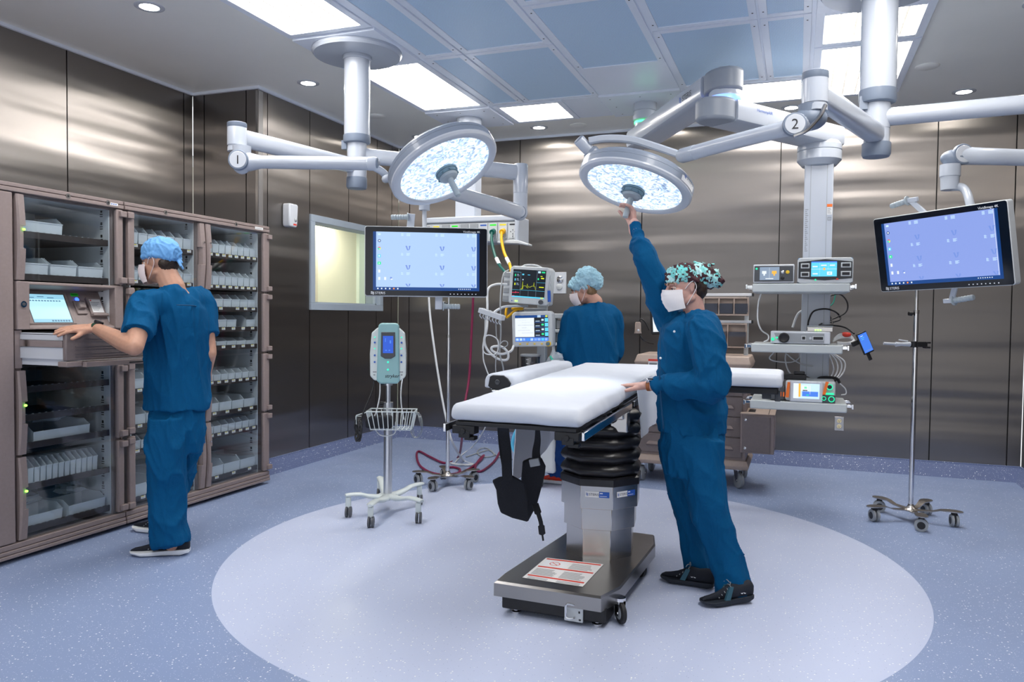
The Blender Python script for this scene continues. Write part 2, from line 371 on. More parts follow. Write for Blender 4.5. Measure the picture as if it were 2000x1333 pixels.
b = MB(); b.b2((XC, 12.3, 0), (XB-0.2, 12.6, 2.6)); struct('wall_corridor_end', b, 'pale_green')
b = MB(); b.b2((XC, 5.32, 0), (XB-0.2, 5.4, 2.6)); struct('wall_corridor_near', b, 'cream')
b = MB(); b.b2((XB-0.2, 7.7, 0), (XB-0.1, 12.6, 2.6)); struct('wall_corridor_side', b, 'pale_green')
b = MB(); b.b2((XC, 5.32, 2.6), (XB-0.2, 12.6, 2.7)); struct('ceiling_corridor', b, 'ceil')
b = MB(); b.b2((XC, 5.32, -0.1), (XA-0.3, 12.6, 0.0)); struct('floor_corridor', b, 'floor')
M['corr_lens'] = mat('corridor_light_lens', (1, 1, 1), .5, emit=(1, 0.93, 0.78), es=17)
for yy in (6.2, 8.6, 10.6):
    cl = thing('ceiling_light', 'square ceiling light in the cream corridor beyond the window', 'light', (-5.8, yy, 2.6), group='corridor ceiling lights')
    b = MB(); b.b2((-6.13, yy-0.33, 2.585), (-5.47, yy+0.33, 2.599)); b.build('frame', 'white', cl)
    b = MB(); b.b2((-6.1, yy-0.3, 2.578), (-5.5, yy+0.3, 2.584)); b.build('lens', 'corr_lens', cl)
# ================================================================== ceiling array
def lens_mat():
    m = mat('ribbed_light_lens', (0.9, 0.9, 0.9), 0.5, emit=(1.0, 0.965, 0.92), es=PANEL_E); return m
M['lens'] = lens_mat()
M['lens_rib'] = mat('lens_edge', (0.8, 0.75, 0.65), 0.5, emit=(1.0, 0.93, 0.82), es=0.35)
def perf_mat():
    m = mat('perforated_filter_screen', (0.6, 0.7, 0.9), 0.45); N, L, b = nodes(m)
    geo = N.new('ShaderNodeNewGeometry')
    mp = N.new('ShaderNodeMapping'); mp.inputs['Rotation'].default_value = (0, 0, math.pi/4); mp.inputs['Scale'].default_value = (1, 1, 0); L.new(geo.outputs['Position'], mp.inputs[0])
    vo = N.new('ShaderNodeTexVoronoi'); vo.inputs['Scale'].default_value = 130; vo.inputs['Randomness'].default_value = 0; L.new(mp.outputs[0], vo.inputs['Vector'])
    a = N.new('ShaderNodeMath'); a.operation = 'LESS_THAN'; a.inputs[1].default_value = 0.30; L.new(vo.outputs['Distance'], a.inputs[0])
    mx = N.new('ShaderNodeMix'); mx.data_type = 'RGBA'; L.new(a.outputs[0], mx.inputs['Factor']); mx.inputs[6].default_value = (0.62, 0.80, 0.98, 1); mx.inputs[7].default_value = (0.32, 0.43, 0.58, 1)
    L.new(mx.outputs[2], b.inputs['Base Color']); return m
M['perf'] = perf_mat()
AX0, AX1, AY0, AY1 = -3.165, 0.705, 0.62, 6.80
b = MB(); b.b2((AX0, AY0, ZC-0.012), (AX1, AY1, ZC)); struct('ceiling_array_plate', b, 'ceil_white', bevel=0.004)
Zp = ZC-0.012
def clight(x0, x1, y0, y1, label, along='y', nrib=6, fw=0.05):
    cx, cyy = (x0+x1)/2, (y0+y1)/2
    t = thing('ceiling_light', label, 'light', (cx, cyy, Zp), group='ceiling troffer lights')
    b = MB()
    for a, c in (((x0, y0), (x0+fw, y1)), ((x1-fw, y0), (x1, y1)), ((x0+fw, y0), (x1-fw, y0+fw)), ((x0+fw, y1-fw), (x1-fw, y1))):
        b.b2((a[0], a[1], Zp-0.010), (c[0], c[1], Zp))
    b.build('frame', 'ceil_white', t, bevel=0.002)
    ix0, ix1, iy0, iy1 = x0+fw, x1-fw, y0+fw, y1-fw
    b = MB(); n = nrib
    for k in range(n):
        if along == 'y':
            w_ = (ix1-ix0)/n; a = ix0+k*w_; R = []
            for q in range(5): u = q/4; R.append((a+0.007+u*(w_-0.014), -0.003-0.004*math.sin(math.pi*u)))
            b.rings([[(x, iy0+0.004, Zp+z) for x, z in R]+[(a+w_-0.007, iy0+0.004, Zp), (a+0.007, iy0+0.004, Zp)], [(x, iy1-0.004, Zp+z) for x, z in R]+[(a+w_-0.007, iy1-0.004, Zp), (a+0.007, iy1-0.004, Zp)]])
        else:
            w_ = (iy1-iy0)/n; a = iy0+k*w_; R = []
            for q in range(5): u = q/4; R.append((a+0.007+u*(w_-0.014), -0.003-0.004*math.sin(math.pi*u)))
            b.rings([[(ix0+0.004, y, Zp+z) for y, z in R]+[(ix0+0.004, a+w_-0.007, Zp), (ix0+0.004, a+0.007, Zp)], [(ix1-0.004, y, Zp+z) for y, z in R]+[(ix1-0.004, a+w_-0.007, Zp), (ix1-0.004, a+0.007, Zp)]])
    b.build('lens', 'lens', t)
    b = MB(); b.b2((ix0, iy0, Zp-0.0025), (ix1, iy1, Zp-0.0005)); b.build('lens_backing', 'lens_rib', t)
    return t
clight(-3.16, -2.54, 2.98, 4.24, 'long ribbed ceiling light cut off by the top edge, nearest left round mount plate')
clight(-3.16, -2.54, 4.90, 6.15, 'long ribbed ceiling light behind the left white boom column')
clight(-2.515, -1.895, 6.19, 6.79, 'small square ceiling light in the back row right of the first surgical light', 'x', 7)
clight(0.06, 0.70, 4.91, 5.51, 'square ceiling light beside the thick right boom column', 'y', 6)
clight(0.06, 0.70, 5.53, 6.79, 'long ceiling light behind the thick right boom column')
clight(-0.62, 0.03, 6.17, 6.79, 'wide ceiling light in the back row behind the number 2 arm', 'x', 7)
clight(-3.16, -2.54, 1.0, 2.3, 'ceiling light above the cabinets nearest the camera side')
clight(0.06, 0.70, 1.9, 3.15, 'ceiling light over the right foreground')
clight(0.06, 0.70, 3.2, 4.22, 'ceiling light in front of the thick right boom column')
def cfilt(x0, x1, y0, y1, label, fw=0.045):
    t = thing('ceiling_air_diffuser', label, 'air diffuser', ((x0+x1)/2, (y0+y1)/2, Zp), group='perforated ceiling air diffusers')
    b = MB()
    for a, c in (((x0, y0), (x0+fw, y1)), ((x1-fw, y0), (x1, y1)), ((x0+fw, y0), (x1-fw, y0+fw)), ((x0+fw, y1-fw), (x1-fw, y1))):
        b.b2((a[0], a[1], Zp-0.012), (c[0], c[1], Zp))
    b.mi = 1
    for sx in (x0+fw*0.5, x1-fw*0.5):
        for sy in (y0+0.1, y1-0.1): b.cyl((sx, sy, Zp-0.0135), (sx, sy, Zp-0.011), 0.006, n=8)
    b.build('frame', ['ceil_white', 'black'], t, bevel=0.002)
    b = MB(); b.b2((x0+fw, y0+fw, Zp-0.006), (x1-fw, y1-fw, Zp-0.001)); b.build('perforated_screen', 'perf', t)
for x0, x1, tagx in ((-2.505, -2.205, 'narrow'), (-2.19, -1.56, 'wide')):
    for y0, y1, l in ((2.40, 3.63, 'nearest the camera'), (3.645, 4.87, 'left of centre, cut by the top edge'), (4.885, 6.14, 'left of centre, farther row')):
        cfilt(x0, x1, y0, y1, f'{tagx} perforated ceiling air diffuser {l}')
cfilt(-1.545, -0.915, 3.02, 4.23, 'perforated ceiling air diffuser above the operating table, nearer row')
cfilt(-1.545, -0.915, 4.25, 5.485, 'large perforated ceiling air diffuser directly over the operating table')
for x0, x1, tagx in ((-0.90, -0.27, 'wide'), (-0.255, 0.035, 'narrow')):
    for y0, y1, l in ((2.40, 3.63, 'right of centre nearest the camera'), (3.645, 4.87, 'right of centre, cut by the top edge'), (4.885, 6.14, 'right of centre above the boom joints')):
        cfilt(x0, x1, y0, y1, f'{tagx} perforated ceiling air diffuser {l}')
# plain blank panels and boom plates
def cblank(x0, x1, y0, y1, label, th=0.006, name='ceiling_panel', screws=False):
    t = thing(name, label, 'ceiling panel', ((x0+x1)/2, (y0+y1)/2, Zp)); b = MB(); b.b2((x0, y0, Zp-th), (x1, y1, Zp)); b.mi = 1
    for i in range(3):
        for j in range(3):
            if i == j == 1 or not screws: continue
            x = x0+0.08+i*(x1-x0-0.16)/2; y = y0+0.08+j*(y1-y0-0.16)/2; b.cyl((x, y, Zp-th-0.002), (x, y, Zp-th), 0.006, n=10)
    b.build('plate', ['ceil_white', 'steel'], t, bevel=0.002)
cblank(-1.545, -0.915, 5.50, 6.14, 'blank white ceiling panel behind the middle air diffuser')
cblank(-1.88, -1.585, 6.17, 6.79, 'narrow blank ceiling panel between the small light and a boom plate')
cblank(-3.15, -2.535, 4.26, 4.885, 'square ceiling plate holding the left surgical light column', 0.02, screws=False)
cblank(-3.15, -2.535, 6.17, 6.79, 'ceiling plate in the back corner above the first surgical light', 0.02, screws=True)
cblank(-1.57, -0.915, 6.16, 6.80, 'ceiling plate with the green lit boom mount', 0.02, screws=True)
cblank(0.06, 0.70, 4.26, 4.885, 'ceiling plate around the thick right column, hidden by the top edge', 0.02)
# downlights
M['down'] = mat('downlight_glow', (1, 1, 1), .5, emit=(1.0, 0.96, 0.88), es=DOWN_E)
def downl(x, y, label, on=True):
    t = thing('downlight' if on else 'ceiling_cover', label, 'light' if on else 'ceiling cover', (x, y, ZC))
    b = MB(); b.lathe([(0.055, -0.006), (0.075, -0.008), (0.085, -0.004), (0.085, 0)], (x, y, ZC), n=32, cap=False) if on else b.lathe([(0.001, -0.012), (0.07, -0.012), (0.08, -0.006), (0.08, 0)], (x, y, ZC), n=32)
    b.build('trim_ring' if on else 'cover_disc', 'white' if on else 'ceil', t)
    if on: b = MB(); b.cyl((x, y, ZC-0.004), (x, y, ZC-0.001), 0.056, n=28); b.build('lamp', 'down', t)
for x, y, l in ((-3.66, 3.574, 'round downlight over the nearest glass cabinets, top left'), (-3.66, 5.154, 'round downlight left of the white column'), (-3.66, 7.06, 'round downlight in the back left corner'),
                (-2.382, 7.07, 'round downlight above the back wall left of centre'), (-0.095, 7.077, 'round downlight above the back wall between boom arms'), (1.193, 7.011, 'round downlight near the right end of the back wall'),
                (-1.2, 7.2, 'round downlight hidden behind the arm'), (-3.66, 1.9, 'round downlight above the left foreground'), (1.3, 3.2, 'round downlight above the right foreground'), (1.25, 5.2, 'round downlight right of the array')):
    downl(x, y, l)
downl(0.824, 6.229, 'blank round cover on the ceiling right of the thick column', False)
downl(-3.66, 6.2, 'blank round cover on the ceiling left of the first surgical light', False)
downl(-2.0, 7.1, 'blank round cover behind the first surgical light', False)
# no lamp stands behind the camera; added world fill enters there
# ================================================================== supply cabinets
XF = -3.885; XK = -4.56
def stile(mb, y0, y1, z0, z1, d=0.045, bulge=0.0):
    mb.b2((XF-0.03, y0, z0), (XF+d-0.03, y1, z1))
def glass_door(par, y0, y1, z0, z1, hinge, hy=0.055, gy=0.055, led=False, lock=False, fr=0.0):
    """glass door: handle stile (grooved grip), pane, hinge stile with knuckles"""
    hs = (y0, y0+gy) if hinge == 'r' else (y1-gy, y1); ps = (y1-hy, y1) if hinge == 'r' else (y0, y0+hy)
    d = MB(); d.b2((XF-0.012, ps[0]+0.004, z0+0.004), (XF+0.016, ps[1]-0.004, z1-0.004)); dr = d.build('door', 'taupe', par, bevel=0.006)
    py0, py1 = (hs[1], ps[0]) if hinge == 'r' else (ps[1], hs[0])
    g = MB(); g.b2((XF-0.004, py0-0.006, z0+0.004), (XF+0.002, py1+0.006, z1-0.004)); g.build('glass_pane', 'glass', dr)
    h = MB(); zc = (z0+z1)/2; gl = min(0.16, (z1-z0)*0.26); inn = hs[1] if hinge == 'r' else hs[0]; out = hs[0]+0.004 if hinge == 'r' else hs[1]-0.004; sgn = -1 if hinge == 'r' else 1
    R = []
    H_ = z1-z0; zs = sorted([z0+0.004+q*(H_-0.008)/12 for q in range(13)]+[zc-gl/2-.001, zc-gl/2+.001, zc+gl/2-.001, zc+gl/2+.001])
    for z in zs:
        u = (z-z0)/H_; bow = 0.010+0.020*math.sin(math.pi*u)
        cut = 0.014 if abs(z-zc) < gl/2 else 0.0
        R.append([(XF-0.012, out, z), (XF-0.012, inn+sgn*cut, z), (XF+bow*0.8, inn+sgn*(cut+0.006), z), (XF+bow, out-sgn*0.008, z), (XF+bow*0.6, out, z)])
    h.rings(R); h.build('handle', 'taupe', dr, smooth=30)
    hyc = ps[1] if hinge == 'r' else ps[0]
    for zz in (z0+0.03, z1-0.03):
        k = MB(); k.box((XF+0.02, hyc+(-0.012 if hinge == 'r' else 0.012), zz), (0.03, 0.045, 0.036)); k.build('hinge', 'taupe', dr, bevel=0.004)
    if led:
        l = MB(); l.cyl((XF+0.015, (hs[0]+hs[1])/2+0.006, zc+0.04), (XF+0.033, (hs[0]+hs[1])/2+0.006, zc+0.04), 0.006, n=12); l.build('status_light', 'led_green', dr)
    if lock:
        l = MB(); l.cyl((XF+0.0, (hs[0]+hs[1])/2, zc+gl/2+0.035), (XF+0.034, (hs[0]+hs[1])/2, zc+gl/2+0.035), 0.006, n=12); l.build('lock', 'chrome', dr)
    return dr
def carcass(name, label, y0, y1, cols, solid=None):
    t = thing(name, label, 'cabinet', (XF-0.3, (y0+y1)/2, 0)); zt = 2.01
    b = MB(); s = 0.012
    b.b2((XK, y0, 0.09), (XF-0.03, y0+s, 1.99)); b.b2((XK, y1-s, 0.09), (XF-0.03, y1, 1.99)); b.b2((XK, y0, 1.95), (XF-0.03, y1, 1.99)); b.b2((XK, y0, 0.06), (XF-0.03, y1, 0.10))
    for a, c in zip(cols, cols[1:]):
        if c[0]-a[1] > 0.02: b.b2((XK, a[1], 0.09), (XF-0.016, c[0], 1.97))
    b.b2((XK, y0+s, 0.09), (XK+0.01, y1-s, 1.97))
    b.build('body', 'taupe', t, bevel=0.002)
    b = MB()
    for a, c in cols:
        b.b2((XK+0.01, a+0.001, 0.1), (XK+0.02, c-0.001, 1.955)); b.b2((XK+0.02, a+0.001, 0.1), (XF-0.035, a+0.007, 1.955)); b.b2((XK+0.02, c-0.007, 0.1), (XF-0.035, c-0.001, 1.955)); b.b2((XK+0.02, a+0.007, 1.949), (XF-0.035, c-0.007, 1.955))
        b.mi = 1
        for k in range(24):
            z = 0.2+k*0.0755
            b.b2((XF-0.10, c-0.0075, z), (XF-0.085, c-0.0068, z+0.018)); b.b2((XF-0.105, c-0.0075, z-0.013), (XF-0.082, c-0.0068, z-0.007)); b.b2((XF-0.105, c-0.0075, z-0.026), (XF-0.082, c-0.0068, z-0.02))
            b.b2((XK+0.0195, a+0.12, z), (XK+0.0205, a+0.135, z+0.018)) if k % 2 else None
        b.mi = 0
    b.build('liner', ['cab_in', 'black'], t)
    b = MB()
    # plinth with ribs, top rail with groove
    for z0, z1, d in ((0.025, 0.045, 0.022), (0.047, 0.068, 0.019), (0.070, 0.099, 0.014)): b.b2((XK+0.05, y0, z0), (XF+d, y1, z1))
    b.build('plinth', 'taupe', t, bevel=0.004)
    b = MB(); b.b2((XF-0.04, y0, 1.988), (XF+0.012, y1, 2.01)); b.b2((XF-0.04, y0, 1.962), (XF+0.016, y1, 1.985)); b.b2((XF-0.04, y0+0.001, 1.98), (XF+0.004, y1-0.001, 1.99))
    tr = b.build('top_rail', 'taupe', t, bevel=0.004)
    for yy in [y for c in cols for y in ((c[0]*0.55+c[1]*0.45),)] + ([cols[0][0]+0.53] if len(cols) == 1 else []):
        q = MB(); q.cyl((XF+0.01, yy, 1.986), (XF+0.018, yy, 1.986), 0.014, n=16); q.mi = 1; q.cyl((XF+0.017, yy, 1.986), (XF+0.019, yy, 1.986), 0.007, n=8); q.build('rail_screw', ['steel', 'black'], tr)
    for yy in (y0+0.1, y1-0.12):
        for xx in (XF-0.08, XK+0.12):
            q = MB(); q.lathe([(0.045, 0), (0.045, 0.012), (0.02, 0.016), (0.014, 0.03)], (xx, yy, 0), n=20); q.build('foot', 'dark_grey', t)
    return t
def shelf(par, y0, y1, z, lip=0.033, tags=(), tagw=0.036):
    b = MB(); b.b2((XF-0.045, y0+0.008, z-lip), (XF-0.034, y1-0.008, z)); b.b2((XK+0.03, y0+0.008, z-lip), (XF-0.045, y1-0.008, z-lip+0.004)); b.mi = 1
    for k in range(14):   # grey teeth along the lip
        y = y0+0.03+k*(y1-y0-0.06)/13; b.b2((XF-0.036, y, z), (XF-0.034, y+0.012, z+0.003))
    for y in tags:
        b.mi = 2; b.b2((XF-0.034, y-tagw/2, z-0.021), (XF-0.0325, y+tagw/2, z-0.003))
        b.mi = 3; b.b2((XF-0.0326, y-tagw*0.3, z-0.016), (XF-0.0322, y+tagw*0.3, z-0.0135))
        b.mi = 4; b.b2((XF-0.0326, y-tagw*0.42, z-0.0085), (XF-0.0322, y+tagw*0.2, z-0.004))
    b.build('shelf', ['brown_shelf', 'grey', 'paper', 'grey_ink', 'yellow_ink'], par)
def bin_mesh(w, h, d, dividers=0):
    """open tray, front at +x, local origin bottom centre of the front"""
    b = MB(); t = 0.0015; fh = h*0.72; e = 0.004
    def wall(p0, p1): b.box([(p0[i]+p1[i])/2 for i in range(3)], [abs(p1[i]-p0[i]) for i in range(3)])
    hw = w/2
    wall((-d, -hw+e, 0), (0, hw-e, 0.002))
    for s in (-1, 1):
        b.rings([[(-d, s*(hw-e), 0), (-e, s*(hw-e), 0), (0, s*hw, fh), (-d*0.12, s*hw, h), (-d, s*hw, h)], [(-d, s*(hw-e-t), 0), (-e, s*(hw-e-t), 0), (0, s*(hw-t), fh), (-d*0.12, s*(hw-t), h), (-d, s*(hw-t), h)]])
    wall((-d, -hw, 0), (-d+t, hw, h)); b.rings([[(-e, -hw+e, 0), (-e, hw-e, 0), (0, hw, fh), (0, -hw, fh)], [(-e-t, -hw+e, 0), (-e-t, hw-e, 0), (-t, hw, fh), (-t, -hw, fh)]])
    for s in (-1, 1): wall((-d, s*hw-0.003 if s > 0 else s*hw-0.001, h-0.003), (-d*0.12, s*hw+0.001 if s > 0 else s*hw+0.003, h+0.001))
    wall((-0.002, -hw, fh-0.004), (0.003, hw, fh+0.001))
    for k in range(dividers): wall((-d*(k+1)/(dividers+1), -hw+e, 0), (-d*(k+1)/(dividers+1)+t, hw-e, h*0.9))
    return b
BIN = {}
def put_bin(y, z, w, h, d, label, group, dv=0, cat='storage bin', rz=0.0, x=XF-0.05):
    key = (round(w, 3), round(h, 3), round(d, 3), dv)
    if key not in BIN:
        o = bin_mesh(w, h, d, dv).build('storage_bin', 'bin'); BIN[key] = o.data
    else:
        o = bpy.data.objects.new('storage_bin', BIN[key]); COL.objects.link(o)
    o.location = (x, y, z); o.rotation_euler = (0, 0, rz); tag(o, label, cat, group)
    WM[o.name] = Matrix.Translation((x, y, z)); return o
def film(c, r, name, label, seed):
    """crumpled clear bag"""
    b = MB(); n, m_ = 14, 9; R = []
    for i in range(m_+1):
        th = math.pi*(i+0.05)/(m_+0.1); row = []
        for k in range(n):
            a = 2*math.pi*k/n; v = Vector((math.sin(th)*math.cos(a), math.sin(th)*math.sin(a), -math.cos(th)))
            q = 1+0.55*noise.noise(v*2.1+Vector((seed, 0, 0)))+0.35*noise.noise(v*5.3+Vector((0, seed, 0)))
            row.append((c[0]+v.x*r[0]*q, c[1]+v.y*r[1]*q, max(c[2]-r[2]*0.9, c[2]+v.z*r[2]*q)))
        R.append(row)
    b.rings(R); o = b.build(name, 'poly', smooth=10); tag(o, label, 'plastic bag', 'crumpled clear bags in the lower bins'); return o
# ---- main station
main = carcass('supply_cabinet', 'taupe automated supply cabinet with touch screen and open drawer, cut by the left edge', 2.2, 3.575, [(2.93, 3.515)])
b = MB(); b.b2((XF-0.012, 2.21, 0.103), (XF+0.014, 2.868, 1.958)); b.build('solid_door', 'taupe', main, bevel=0.006)
b = MB(); b.b2((XK, 2.86, 0.1), (XF-0.02, 2.93, 1.97)); b.b2((XK, 3.515, 0.1), (XF-0.02, 3.563, 1.97)); b.build('post', 'taupe', main)
glass_door(main, 2.884, 3.572, 1.497, 1.960, 'r', led=True)
glass_door(main, 2.884, 3.572, 0.562, 1.020, 'r', led=True)
glass_door(main, 2.884, 3.572, 0.103, 0.556, 'r', led=True)
for z in (1.768, 1.538, 0.926, 0.772, 0.618, 0.391, 0.156): shelf(main, 2.93, 3.51, z, 0.036)
# console
con = MB(); R0 = [(XF+0.01, 1.494), (XF+0.012, 1.478), (XF-0.125, 1.455), (XF-0.03, 1.262), (XF+0.005, 1.250), (XF+0.008, 1.236), (XF-0.2, 1.236), (XF-0.2, 1.494)]
con.rings([[(x, 2.955, z) for x, z in R0], [(x, 3.515, z) for x, z in R0]])
for ya, yb in ((2.887, 2.96), (3.51, 3.57)): con.b2((XF-0.2, ya, 1.236), (XF+0.012, yb, 1.494))
console = con.build('console', 'taupe', main, bevel=0.004)
def KP(y, z):   # point on the sloping console face
    u = (1.455-z)/(1.455-1.262); return Vector((XF-0.125+u*0.095, y, z))
kfr = frame(KP(2.955, 1.262), (0, 1, 0), KP(3, 1.455)-KP(3, 1.262))   # local x along +Y, y up the slope
M['scr_pale'] = mat('pale_cyan_screen', (0, 0, 0), .3, emit=(0.36, 0.60, 0.68), es=0.85)
M['scr_pale2'] = mat('pale_screen_header', (0, 0, 0), .3, emit=(0.22, 0.45, 0.58), es=0.8)
M['scr_ink'] = mat('screen_text', (0, 0, 0), .3, emit=(0.10, 0.25, 0.4), es=0.5)
b = MB(kfr); b.b2((0.03, 0.0, -0.006), (0.325, 0.205, 0.006)); b.build('screen_bezel', 'taupe', console, bevel=0.003)
b = MB(kfr); b.b2((0.058, 0.006, 0.004), (0.305, 0.188, 0.0065)); b.build('screen_rim', 'dark_grey', console)
sc = MB(kfr); sc.rect(0.062, 0.010, 0.298, 0.184, 0.0072); sc.mi = 1; sc.rect(0.062, 0.154, 0.298, 0.184, 0.0078); sc.rect(0.062, 0.010, 0.298, 0.030, 0.0078); sc.mi = 2
for k in range(11): sc.rect(0.075+k*0.018, 0.140, 0.087+k*0.018, 0.147, 0.0082)
for k in range(7): sc.rect(0.17+k*0.017, 0.014, 0.182+k*0.017, 0.024, 0.0084)
for k in range(3): sc.rect(0.07+k*0.06, 0.16+0.006*(k % 2), 0.11+k*0.06, 0.165+0.006*(k % 2), 0.0084)
sc.flat = True; sc.build('touch_screen', ['scr_pale', 'scr_pale2', 'scr_ink'], console)
b = MB(kfr); b.b2((0.352, 0.062, 0), (0.420, 0.15, 0.010)); b.box((0.386, 0.115, 0.018), (0.05, 0.05, 0.026), taper=(0.8, 0.8)); b.build('scanner_cradle', 'taupe', console, bevel=0.004)
M['blue_led'] = mat('blue_sensor_light', (0, 0, .3), .3, emit=(0.03, 0.10, 1), es=2.2)
b = MB(kfr); b.ell((0.382, 0.158, 0.006), (0.013, 0.013, 0.005)); b.build('sensor_light', 'blue_led', console)
M['green_tag'] = mat('bright_green_sticker', (0.02, 0.8, 0.02), 0.5)
b = MB(kfr); b.rect(0.355, 0.181, 0.405, 0.200, 0.001); b.mi = 1
for k in range(5): b.rect(0.362+k*0.008, 0.188, 0.367+k*0.008, 0.194, 0.0015)
b.flat = True; b.build('green_sticker', ['green_tag', 'ink'], console)
b = MB(kfr); b.b2((0.442, 0.055, 0), (0.545, 0.172, 0.012)); b.b2((0.440, 0.045, 0), (0.548, 0.062, 0.026)); pr_ = b.build('printer', 'taupe', console, bevel=0.004)
b = MB(kfr); b.rect(0.455, 0.072, 0.533, 0.158, 0.0125); b.mi = 1
for k in range(6): b.rect(0.462, 0.085+k*0.010, 0.50+0.02*((k*7) % 3)/2, 0.088+k*0.010, 0.013)
b.mi = 2; b.rect(0.460, 0.146, 0.470, 0.154, 0.013); b.flat = True; b.build('printed_card', ['paper', 'grey_ink', 'red_ink'], console)
b = MB(); b.cyl((XF+0.010, 2.922, 1.372), (XF+0.018, 2.922, 1.372), 0.017, n=20); b.mi = 1; b.cyl((XF+0.017, 2.922, 1.372), (XF+0.020, 2.922, 1.372), 0.009, n=16); b.build('key_lock', ['chrome', 'dark_grey'], console)
b = MB(); b.b2((XF-0.35, 2.94, 1.03), (XF-0.03, 3.51, 1.04)); b.b2((XF-0.35, 2.94, 1.215), (XF-0.03, 3.51, 1.225)); b.b2((XF-0.36, 2.94, 1.03), (XF-0.35, 3.51, 1.225)); b.mi = 1; b.b2((XF-0.03, 2.885, 1.03), (XF-0.005, 2.925, 1.232)); b.build('drawer_bay', ['black', 'taupe'], main)
# open drawer
XD = -3.545
b = MB(); b.b2((XD-0.025, 2.905, 1.078), (XD, 3.54, 1.222)); dw = b.build('drawer', 'taupe_dark', main, bevel=0.006)
b = MB()
for z in (1.098, 1.112, 1.136, 1.150, 1.176, 1.190): b.b2((XD-0.001, 2.96, z), (XD+0.002, 3.30, z+0.003))
b.build('ribs', 'taupe_dark', dw)
b = MB(); b.b2((XF-0.05, 2.915, 1.185), (XD-0.02, 2.93, 1.212)); b.b2((XF-0.05, 2.915, 1.215), (XD-0.02, 2.955, 1.221)); b.b2((XF-0.05, 2.915, 1.085), (XD-0.02, 2.93, 1.145)); b.b2((XF-0.05, 2.93, 1.05), (XD-0.02, 3.51, 1.056)); b.b2((XF-0.05, 3.50, 1.05), (XD-0.02, 3.512, 1.215))
b.b2((XF-0.05, 2.925, 1.05), (XD-0.02, 2.932, 1.21))
b.build('drawer_side', 'white', dw)
b = MB(); b.b2((XF-0.05, 2.91, 1.148), (XD-0.03, 2.926, 1.182)); b.build('slide_rail', 'chrome', dw)
b = MB(); b.b2((XD-0.06, 2.905, 1.046), (XD+0.004, 3.0, 1.074)); b.build('drawer_corner', 'taupe', dw, bevel=0.004)
b = MB(); b.b2((XD-0.10, 3.003, 1.042), (XD+0.028, 3.56, 1.07)); b.mi = 1; b.b2((XD+0.026, 3.28, 1.050), (XD+0.0295, 3.46, 1.058)); b.build('pull_tray', ['taupe', 'black'], dw, bevel=0.003)
b = MB(); b.b2((XF+0.014, 3.46, 1.975), (XF+0.0175, 3.53, 1.990)); b.mi = 1
for k in range(3): b.b2((XF+0.017, 3.48+k*0.015, 1.980), (XF+0.018, 3.49+k*0.015, 1.985))
b.build('asset_label', ['paper', 'blue_ink'], main)
# ---- two-column auxiliary cabinet
aux = carcass('supply_cabinet', 'two column taupe cabinet with glass doors behind the man in scrubs', 3.583, 4.953, [(3.66, 4.205), (4.325, 4.875)])
for z0, z1, lk in ((1.497, 1.958, True), (1.033, 1.492, False), (0.570, 1.028, False), (0.103, 0.565, True)):
    glass_door(aux, 3.603, 4.262, z0, z1, 'l', lock=lk); glass_door(aux, 4.268, 4.953, z0, z1, 'r', hy=0.075, lock=lk)
b = MB(); b.b2((XF+0.014, 4.78, 1.974), (XF+0.0175, 4.87, 1.992)); b.mi = 1; b.b2((XF+0.017, 4.79, 1.98), (XF+0.018, 4.86, 1.984)); b.build('asset_label', ['paper', 'grey_ink'], aux)
RC = [(1.765, 8, .105, 0), (1.537, 8, .105, 1), (1.38, 6, .095, 2), (1.233, 5, .09, 3), (1.10, 5, .055, 4), (0.846, 7, .075, 5), (0.622, 4, .10, 6), (0.466, 7, .085, 7), (0.157, 3, .11, 8)]
ordn = ['first', 'second', 'third', 'fourth', 'fifth', 'sixth', 'seventh', 'eighth', 'ninth']
def ntag(y0, y1, n): return [y0+(k+0.5)*(y1-y0)/n for k in range(n)]
for z, n, h, q in RC:
    ys = ntag(4.335, 4.865, n); w_ = (4.865-4.335)/n-0.004
    shelf(aux, 4.325, 4.875, z, 0.035, [y for k, y in enumerate(ys) if not (q == 2 and k == 2)])
    for k, y in enumerate(ys):
        if q == 3 and k == 3: continue
        put_bin(y, z-0.030, w_, h+0.025, 0.34 if q < 5 else 0.30, f'{ordn[k]} frosted bin from the left, {ordn[q]} shelf down, right glass column', 'frosted bins in the right column')
LC = [(1.767, 7, .115, 0), (1.54, 7, .10, 1), (1.38, 6, .09, 2), (1.20, 5, .09, 3), (0.85, 4, .10, 4), (0.622, 4, .10, 5), (0.463, 6, .09, 6), (0.160, 3, .12, 7)]
for z, n, h, q in LC:
    ys = ntag(3.668, 4.198, n); w_ = (4.198-3.668)/n-0.004
    shelf(aux, 3.66, 4.205, z, 0.035, ys[::2] if q in (0, 4) else ys)
    for k, y in enumerate(ys):
        put_bin(y, z-0.030, w_, h+0.025, 0.34, f'{ordn[k]} frosted bin from the left, {ordn[q]} shelf down, middle glass column', 'frosted bins in the middle column')
put_bin(3.075, 1.738, 0.27, 0.125, 0.40, 'large frosted bin alone on the top shelf above the touch screen', 'frosted bins in the left column', 1)
for k, y in enumerate((3.035, 3.215, 3.395)): put_bin(y, 1.508, 0.168, 0.125, 0.40, f'wide frosted bin, {ordn[k]} from the left on the shelf above the touch screen', 'frosted bins in the left column', 1)
big = put_bin(3.20, 0.585, 0.36, 0.115, 0.38, 'long frosted bin holding film on the shelf under the open drawer', 'frosted bins in the left column')
film((XF-0.20, 3.22, 0.715), (0.08, 0.10, 0.022), 'plastic_bag', 'crumpled clear bag in the long bin below the drawer', 3)
